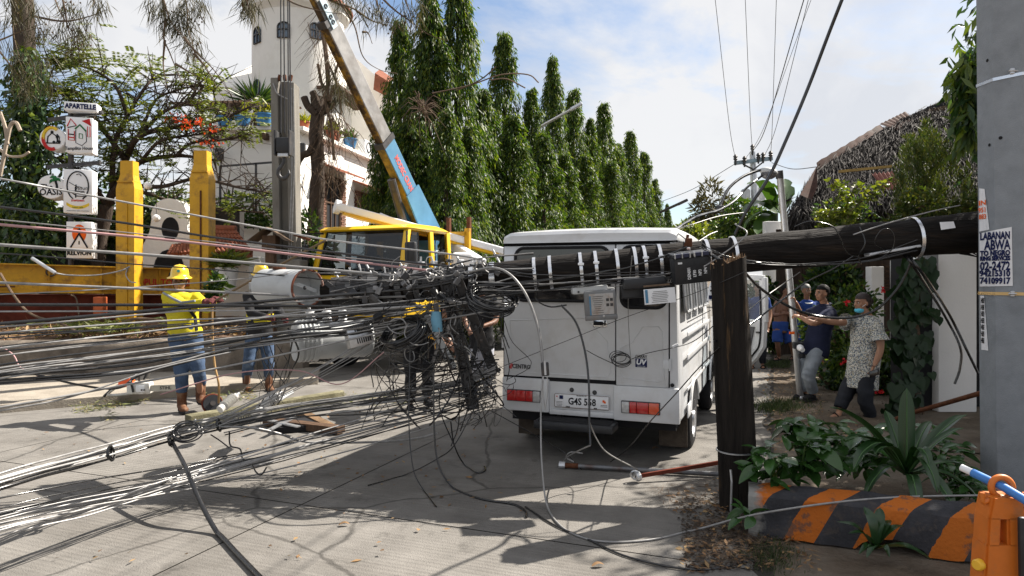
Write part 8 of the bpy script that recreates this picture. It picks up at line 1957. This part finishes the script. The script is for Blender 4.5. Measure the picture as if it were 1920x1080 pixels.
# small bits clamped in the tangle
bitm = (m_gband,m_dsteel,m_gband,m_blackp)
for i in range(26):
    px = random.uniform(640,930);py = 545+random.gauss(0,20)-(px-780)*.06;c = P(px,py,4.93+random.uniform(-.03,.05));g_b = MB();rm_ = Matrix.Rotation(random.uniform(0,3),3,'Y') @ Matrix.Rotation(random.uniform(0,3),3,'Z')
    s = random.uniform(.025,.06);g_b.box(c,(s,s*.5,s*1.3),rm_,bev=.004).tube([c,c+rm_ @ V((0,0,s*1.6))],s*.16,6)
    tag(g_b.build('line_fitting',random.choice(bitm)),'small metal fitting caught in the cables at the pole head','fitting','fittings caught in the cables at the pole head')
q = P(818,598,4.95);tag(MB().loft([(q+V((0,0,.06)),(1,0,0),(0,1,0),.035,.03),(q,(1,0,0),(0,1,0),.045,.04),(q-V((-.01,0,.10)),(1,0,0),(0,1,0),.04,.03)],12).build('blue_cloth',M('pale_blue_cloth',(.16,.34,.46),.8),smooth=60),'pale blue wrapped cloth in the tangle left of the crossarms','cloth')
q = P(900,612,5.4)
# ceramic insulators and timber lying under the low bundle
def insul(a,q,n,r,lab,mats,grp=None):
    rt = root('line_insulator',lab,'insulator',a,0,grp);ax = (q-a).normalized();L = (q-a).length;prof = [(0,0),(r*.75,0),(r*.75,L*.22)]
    for i in range(n): z = L*(.22+.70*i/n);d = L*.70/n;prof += [(r*.62,z),(r,z+d*.3),(r*.62,z+d*.7)]
    prof += [(r*.6,L),(0,L)];MB().lathe(prof,a,tuple(ax),20).build('body',mats[0],rt,smooth=30);MB().lathe([(0,0),(r*.3,0),(r*.3,L*.18),(0,L*.18)],q,tuple(ax),10).build('pin',m_steel,rt);return rt
m_porc = M('white_porcelain',(.52,.51,.48),.25,0,.1,8,spec=.7)
insul(P(412,768,6.55),P(443,742,6.75),7,.05,'white ribbed porcelain insulator on the timber block',(m_porc,))
insul(P(478,778,6.2),P(520,742,6.6),7,.055,'second ribbed insulator, half buried in the low cables',(M('grey_porcelain',(.30,.30,.30),.3,spec=.7),))
insul(P(438,792,6.0),P(478,783,6.1),6,.035,'small dark ribbed insulator under the low cables',(m_dsteel,))
wl_ = root('reel_wheel','dark round wheel with red rim by the boots','wheel',P(398,757,8.0));c = P(398,757,8.0);MB().lathe([(0,-.03),(.10,-.03),(.105,0),(.10,.03),(0,.03)],c,(.5,-.8,.25),28).build('disc',m_blackp,wl_,smooth=35);MB().torus(c,.105,.014,(.5,-.8,.25),28,6).build('rim',m_redbrown,wl_);MB().lathe([(0,0),(.03,0),(.03,.06),(0,.06)],c,(.5,-.8,.25),12).build('hub',m_dsteel,wl_)
a,q = G(352,790,.07),G(640,742,.09);tbm = root('timber_crossarm','green-grey wooden crossarm lying on the road under the cables','timber',a);MB().bar(a,q,.15,.13,(0,0,1),bev=.008).build('beam',M('mossy_timber',(.13,.12,.075),.85,0,.3,5,bump=.4,dirt=(.28,.26,.17),dscale=4),tbm);d = (q-a).normalized();s_ = d.cross(V((0,0,1)));MB().box(a+d*.09-V((0,.085,0)),(.07,.006,.055)).build('label',m_sign,tbm)
a,q = G(470,800,.03),G(640,795,.05);db = root('debris_frame','dark broken steel frame and timber under the low cables','debris',a);MB().bar(G(500,790,.05),G(640,806,.05),.12,.07).build('timber',m_wood,db);MB().bar(G(560,772,.06),G(620,802,.05),.10,.06).build('timber',m_splint,db);MB().bar(G(505,806,.08),G(552,782,.10),.05,.012).build('plate',m_steel,db);MB().bar(G(498,786,.10),G(560,800,.09),.05,.012).build('plate',m_steel,db);MB().box(G(560,795,.04),(.5,.5,.06),Matrix.Rotation(.4,3,'Z')).build('dark_board',m_dark,db)
tag(MB().tube([P(520,752,7.0),P(548,735,7.2)],.022,10).build('grey_tube',m_tcan,smooth=60),'short grey tube beside the second insulator','tube')
# rods held by the worker
tag(MB().tube([P(400,566,7.74),P(500,510,7.6),P(612,450,7.4)],.013,8).build('hot_stick',M('brown_fibre_rod',(.14,.09,.04),.5),smooth=60),'long brown rod held up by the yellow lineman toward the truck','rod')
tag(MB().tube(crom([P(398,568,7.72),P(398,620,7.7),P(402,680,7.7),P(410,720,7.65),P(410,755,7.9)],6),.012,6).build('brown_stick',M('tan_stick',(.32,.20,.09),.7),smooth=60),'thin brown bent stick standing before the yellow lineman','stick')
# turnbuckle and strap on the yellow beam
rt = root('turnbuckle','steel turnbuckle and wire sling draped along the yellow beam','turnbuckle',P(90,505,11.0));MB().tube([P(60,484,11.0),P(104,512,11.0)],.03,8).build('body',m_steel,rt,smooth=60);MB().tube(crom([P(104,512,11.0),P(130,516,11.1),P(180,516,11.3),P(225,508,11.5),P(243,500,11.7)],6),.014,6).build('sling',m_cab_gry,rt,smooth=60);MB().tube(crom([P(240,502,11.7),P(236,515,11.6),P(244,528,11.5),P(255,530,11.5)],5),.010,5).build('sling',m_cab_gry,rt,smooth=60)
P = P_
# ================================================================ PLANTS ON THE BARRIER, LITTER, CHAINSAW
sp_ = root('strap_leaf_plant','large rosette plant with long stiff dark leaves behind the barrier','plant',V((2.62,4.62,.1)))
SC = V((2.63,4.55,.28))
for i,(px,py,Y,w,arch) in enumerate(((1556,764,4.35,.105,.08),(1700,728,4.6,.115,.0),(1812,778,4.75,.10,.06),(1806,803,4.55,.09,.05),(1585,826,4.2,.09,.10),(1600,880,4.1,.10,.18),(1640,852,4.15,.085,.10),(1758,925,4.2,.10,.16),(1745,880,4.3,.09,.15),(1725,985,4.0,.085,.12),(1840,945,4.35,.10,.10),(1795,970,4.1,.09,.12),(1660,770,4.9,.09,.03),(1745,790,4.95,.09,.05),(1850,900,4.6,.08,.1),(1620,935,4.25,.08,.12))):
    tip = P(px,py,Y);m = SC.lerp(tip,.45)+V((0,0,arch));q = SC.lerp(tip,.8)+V((0,0,arch*.7))
    lf = bigleaf('leaf',m_strap,sp_,[SC,m,q,tip],w,.18,12)
    mid = crom([SC,m,q,tip],5);MB().tube([p+V((0,-.002,.003)) for p in mid],[.006*(1-.8*k/len(mid)) for k in range(len(mid))],5).build('midrib',M('pale_midrib',(.06,.13,.04),.5),sp_)
# second little rosette in the gap under the barrier
s2 = root('strap_leaf_plant','small dark rosette plant growing in the broken gap under the barrier','plant',G(1640,1035,.03));c2 = G(1640,1030,.06)
for (px,py,Y,w) in ((1568,978,3.95,.07),(1620,950,3.95,.075),(1650,952,3.98,.07),(1695,985,3.9,.06),(1748,1050,3.72,.085),(1610,1040,3.78,.05),(1668,1046,3.76,.05),(1640,968,4.0,.06),(1590,1000,3.85,.06),(1670,975,3.95,.06),(1625,1046,3.74,.045)):
    tip = P(px,py,Y);tip.z = max(tip.z,.02);m = c2.lerp(tip,.5)+V((0,-.02,.05));bigleaf('leaf',m_strap,s2,[c2,m,tip],w,.16,10)
# broad-leaved shrub: every leaf an object sharing a few meshes
def broadleaf(L,w,droop):
    n = 6;vs = [];fs = []
    for i in range(n+1):
        t = i/n;ww = w*math.sin(PI*min(1,.04+t*.955))**.75*(1-.15*t);z = -droop*t*t
        vs += [(-ww/2,L*t,z+ww*.14),(0,L*t,z),(ww/2,L*t,z+ww*.14)]
    for i in range(n): a = 3*i;fs += [(a,a+1,a+4,a+3),(a+1,a+2,a+5,a+4)]
    return MB().add(vs,fs).mesh('leaf',m_broad,80)
BL = [broadleaf(.165,.088,.04),broadleaf(.14,.078,.02),broadleaf(.18,.092,.06)]
def broad_shrub(lab,pts,n,sc=1.0,meshes=BL,up=.55,nm='broad_leaf_shrub',cat='shrub',tilt=.75):
    c0 = pts[0];r0 = root(nm,lab,cat,(c0[0].x,c0[0].y,0));b = MB();M0 = WM[r0.name].inverted()
    for c,rad_ in pts:
        k = max(3,n//len(pts))
        for i in range(k):
            q = V(blob(c,rad_,1,.3)[0]);q.z = max(q.z,.12);a = random.uniform(0,2*PI)
            d = V((math.cos(a),math.sin(a),random.uniform(-.55,up)));d = (d+(q-V(c))*1.6+V((0,-.35,0))).normalized()
            x = d.cross(V((0,0,1))).normalized();u = (x.cross(d)+V((random.gauss(0,.3),random.gauss(-.2,.3),0))).normalized();x = d.cross(u).normalized();u = x.cross(d)
            Mx = Matrix((x,d,u)).transposed().to_4x4();Mx.translation = q;s = random.uniform(.65,1.15)*sc
            o = link('leaf',random.choice(meshes),r0);o.matrix_local = M0 @ Mx @ Matrix.Scale(s,4)
            if i % 3 == 0: b.tube([V((c[0],c[1],max(.1,c[2]-rad_[2]))),V(c).lerp(q,.5),q],[.006,.005,.003],4)
    b.build('stems',m_broad,r0);return r0
pts = [(P(1450,868,4.45),(.20,.14,.12)),(P(1500,850,4.5),(.22,.16,.15)),(P(1555,850,4.55),(.20,.16,.14)),(P(1610,850,4.75),(.2,.16,.13)),(P(1495,805,4.75),(.12,.1,.12)),(P(1570,815,4.9),(.25,.16,.10)),(P(1640,830,5.0),(.22,.16,.12))]
broad_shrub('broad-leaved glossy shrub growing over the left end of the barrier',pts,290)
broad_shrub('low broad-leaved shrub behind the big rosette, nearest the concrete pole',[(P(1700,820,5.3),(.3,.2,.12)),(P(1760,850,5.1),(.22,.16,.14)),(P(1790,890,4.85),(.18,.14,.12)),(P(1810,915,4.7),(.12,.1,.1))],170,.68)
broad_shrub('sprig of green leaves at the foot of the stump',[(G(1392,955,.12)-V((0,.12,0)),(.06,.05,.08))],7,.9,up=1.2)
# heart-leaf vine on the gate jamb
m_heart = leafM('heart_vine_leaves',[(.006,.018,.008),(.012,.03,.011),(.024,.05,.015)],.15,.42,.3)
def heart(L):
    pts = [(0,0),(.28,-.16),(.5,.06),(.46,.36),(.24,.70),(0,1)];vs = [(x*L,y*L,-.12*L*y*y+abs(x)*.12*L) for x,y in pts]+[(-x*L,y*L,-.12*L*y*y+abs(x)*.12*L) for x,y in pts[1:-1][::-1]]
    k = len(vs);vs.append((0,.38*L,-.01));fs = [(i,(i+1) % k,k) for i in range(k)]
    return MB().add(vs,fs).mesh('leaf',m_heart,80)
HL = [heart(.115),heart(.14),heart(.09)]
vr = root('heart_leaf_vine','dark heart-leaved vine covering the jamb left of the white gate wall','vine',P(1715,760,8.0));M0 = WM[vr.name].inverted()
for i in range(280):
    py = random.uniform(478,770);t = (py-478)/290;px = 1718+random.gauss(0,17)+10*math.sin(py*.03)-(26*t if py > 600 else 0);q = P(px,py,7.85+random.uniform(-.12,.18));q.z = max(q.z,.05)
    d = V((random.gauss(0,.4),-.35+random.gauss(0,.2),-1)).normalized();u = V((random.gauss(0,.35),-1,.35)).normalized();x = d.cross(u).normalized();u = x.cross(d);Mx = Matrix((x,d,u)).transposed().to_4x4();Mx.translation = q
    o = link('leaf',random.choice(HL),vr);o.matrix_local = M0 @ Mx @ Matrix.Scale(random.uniform(.8,1.3),4)
b = MB()
for k in range(4): b.tube(crom([P(1712+k*7,785,7.98),P(1725-k*4,650,7.95),P(1712+k*5,560,7.95),P(1720,480,7.95)],6),.014,5)
b.build('stems',m_twig,vr);MB().box((P(1722,0,8.2).x,8.35,.98),(.36,.25,1.96)).build('jamb',m_dark,vr)
# ---- chainsaw
cs_o = G(252,742,.10);cs_o.z = .10
sw_ = root('chainsaw','orange and white chainsaw lying on the sidewalk','chainsaw',cs_o,R(8));
def cb(m,nm,mat,par=None,sm=35): return m.build(nm,mat,par or sw_,smooth=sm,local=True)
cb(MB().box((.07,0,.10),(.28,.16,.15),bev=.025),'body',M('saw_white',(.62,.61,.58),.45,dirt=(.35,.30,.24),dscale=9))
cb(MB().box((-.09,0,.17),(.17,.15,.10),Matrix.Rotation(R(-18),3,'Y'),bev=.035),'cover',M('saw_orange',(.85,.11,.015),.4))
cb(MB().tube(crom([(-.14,0,.15),(-.26,0,.08),(-.31,0,.02),(-.20,0,.015),(-.06,0,.03)],5),.018,8),'rear_handle',M('saw_white',(.62,.61,.58)),None,60)
cb(MB().tube(crom([(-.12,0,.16),(-.24,0,.11),(-.33,0,.03),(-.36,0,.0)],5),.016,8),'grip',m_blackp,None,60)
cb(MB().tube(crom([(.02,-.09,.06),(.0,-.10,.22),(.03,-.03,.27),(.03,.06,.26),(.02,.10,.12)],6),.014,8),'front_handle',m_blackp,None,60)
cb(MB().box((.15,0,.25),(.025,.14,.10),Matrix.Rotation(R(22),3,'Y'),bev=.012),'hand_guard',m_blackp)
cb(MB().box((.10,-.082,.10),(.10,.008,.08),bev=.003),'clutch_cover',m_sign);
for x in (.12,.15): cb(MB().lathe([(0,0),(.011,0),(.011,.012),(0,.012)],(x,-.086,.085),(0,-1,0),8),'nut',m_dsteel)
cb(MB().prism([(.20,.06),(.62,.055),(.67,.075),(.68,.10),(.66,.125),(.60,.14),(.20,.135)],(0,-.045,0),(1,0,0),(0,0,1),.008),'guide_bar',M('bar_steel',(.42,.40,.34),.5,.3))
text('lettering','STIHL',.055,m_black,(.39,-.0535,.098),(1,0,0),(0,0,1),sw_,.0006,.001,local=True)
# ---- debris on ground (uncountable)
def debris(nm,regs,mat,L,w,zs=.012):
    ps = []
    for (poly,n) in regs:
        a,q,c_,d_ = [np.array(G(*p)) for p in poly];u,v = NR.random(n)[:,None],NR.random(n)[:,None];ps.append((a*(1-u)+q*u)*(1-v)+(d_*(1-u)+c_*u)*v)
    ps = np.concatenate(ps);k = len(ps);ps[:,2] = .006+abs(NR.normal(size=k))*zs;d = NR.normal(size=(k,3))*[1,1,.12]
    tag(leaf_obj(nm,mat,None,ps,d,rnd(*L,k),rnd(*w,k),.1,side=np.tile([0.,0,1],(k,1))+NR.normal(size=(k,3))*.3),kind='stuff')
# side vector up lies the blades flat
debris('leaf_litter',[(((1300,960),(1420,920),(1440,1060),(1310,1070)),160),(((1260,930),(1350,900),(1380,960),(1270,970)),90),(((1420,690),(1520,700),(1560,800),(1430,800)),520),(((1440,800),(1600,790),(1640,840),(1440,860)),300),(((500,760),(900,790),(1000,980),(600,900)),110),(((0,800),(600,780),(900,1050),(0,1060)),90),(((1280,1020),(1500,1010),(1560,1075),(1280,1078)),160)],m_dry,(.02,.07),(.006,.03))
debris('pine_straw',[(((1290,985),(1430,960),(1470,1060),(1290,1060)),1300),(((1230,915),(1350,900),(1370,950),(1240,960)),420),(((1430,700),(1530,705),(1560,790),(1440,790)),500),(((1440,740),(1640,740),(1700,800),(1450,830)),400)],m_twig,(.05,.16),(.002,.004),.01)
debris('green_clippings',[(((130,770),(260,748),(275,756),(160,776)),320),(((380,745),(480,735),(480,752),(380,760)),240),(((620,740),(760,740),(760,765),(640,765)),260),(((185,782),(215,782),(215,790),(185,790)),40)],leafM('cut_leaves',[(.07,.10,.03),(.16,.17,.06),(.22,.16,.08)],.2),(.04,.12),(.008,.02),.03)
debris('soil_crumbs',[(((1270,940),(1440,900),(1440,1070),(1290,1075)),1500),(((1440,690),(1700,740),(1760,830),(1440,800)),900)],M('dark_crumbs',(.05,.038,.03),.95),(.008,.03),(.008,.03),.008)
k = 900;a = np.array([G(x,y) for x,y in zip(1448+NR.normal(size=k)*24,1045+NR.normal(size=k)*16)]);tag(leaf_obj('grass',m_grass,None,a,NR.normal(size=(k,3))*[.5,.5,.2]+[0,0,1],rnd(.02,.06,k),rnd(.002,.005,k)),kind='stuff')
k = 1100;a = np.array([G(x,y) for x,y in zip(rnd(1432,1480,k),rnd(678,692,k))]);a2 = np.array([G(x,y) for x,y in zip(1455+NR.normal(size=k)*30,765+NR.normal(size=k)*6)]);a = np.concatenate([a,a2]);k *= 2
tag(leaf_obj('grass',m_grass,None,a,NR.normal(size=(k,3))*[.6,.6,.2]+[0,0,1],rnd(.04,.12,k),rnd(.004,.01,k)),kind='stuff')
for i,(px,py,lab) in enumerate(((1122,1062,'curled tan leaf on the road near the bottom edge'),(645,985,'small orange leaf on the shaded road'),(1230,842,'dry leaf by the van wheel'))):
    c = G(px,py,.01);bigleaf('fallen_leaf',m_dry,None,[c-V((.035,0,0)),c+V((0,.01,.012)),c+V((.035,.012,.004))],.035,.2,6);tag(bpy.context.scene.collection.objects[-1],lab,'leaf')
# thin shrub sprigs in front of the thatch (bougainvillea whips)
bw = root('climbing_whips','arching leafy whips rising above the fallen pole before the thatched roof','climber',P(1600,430,10.3));b = MB();ps,ds = [],[]
for pts in (((1560,440),(1555,400),(1580,360),(1560,345)),((1580,430),(1600,390),(1640,360),(1665,340)),((1540,430),(1560,410),(1600,395),(1560,400)),((1600,420),(1590,380),(1610,350),(1640,375)),((1560,430),(1540,405),(1550,402),(1590,410))):
    sp = crom([P(x,y,10.2+random.uniform(-.2,.2)) for x,y in pts],7);b.tube(sp,.008,5)
    for q in sp:
        for k in range(7): ps.append(tuple(q+V((random.gauss(0,.05),random.gauss(0,.05),random.gauss(0,.04)))));ds.append((random.gauss(0,1),random.gauss(0,1),random.gauss(.1,.5)))
b.build('stems',m_twig,bw);leaf_obj('foliage',m_feather,bw,ps,ds,.085,.05)['kind'] = 'stuff'
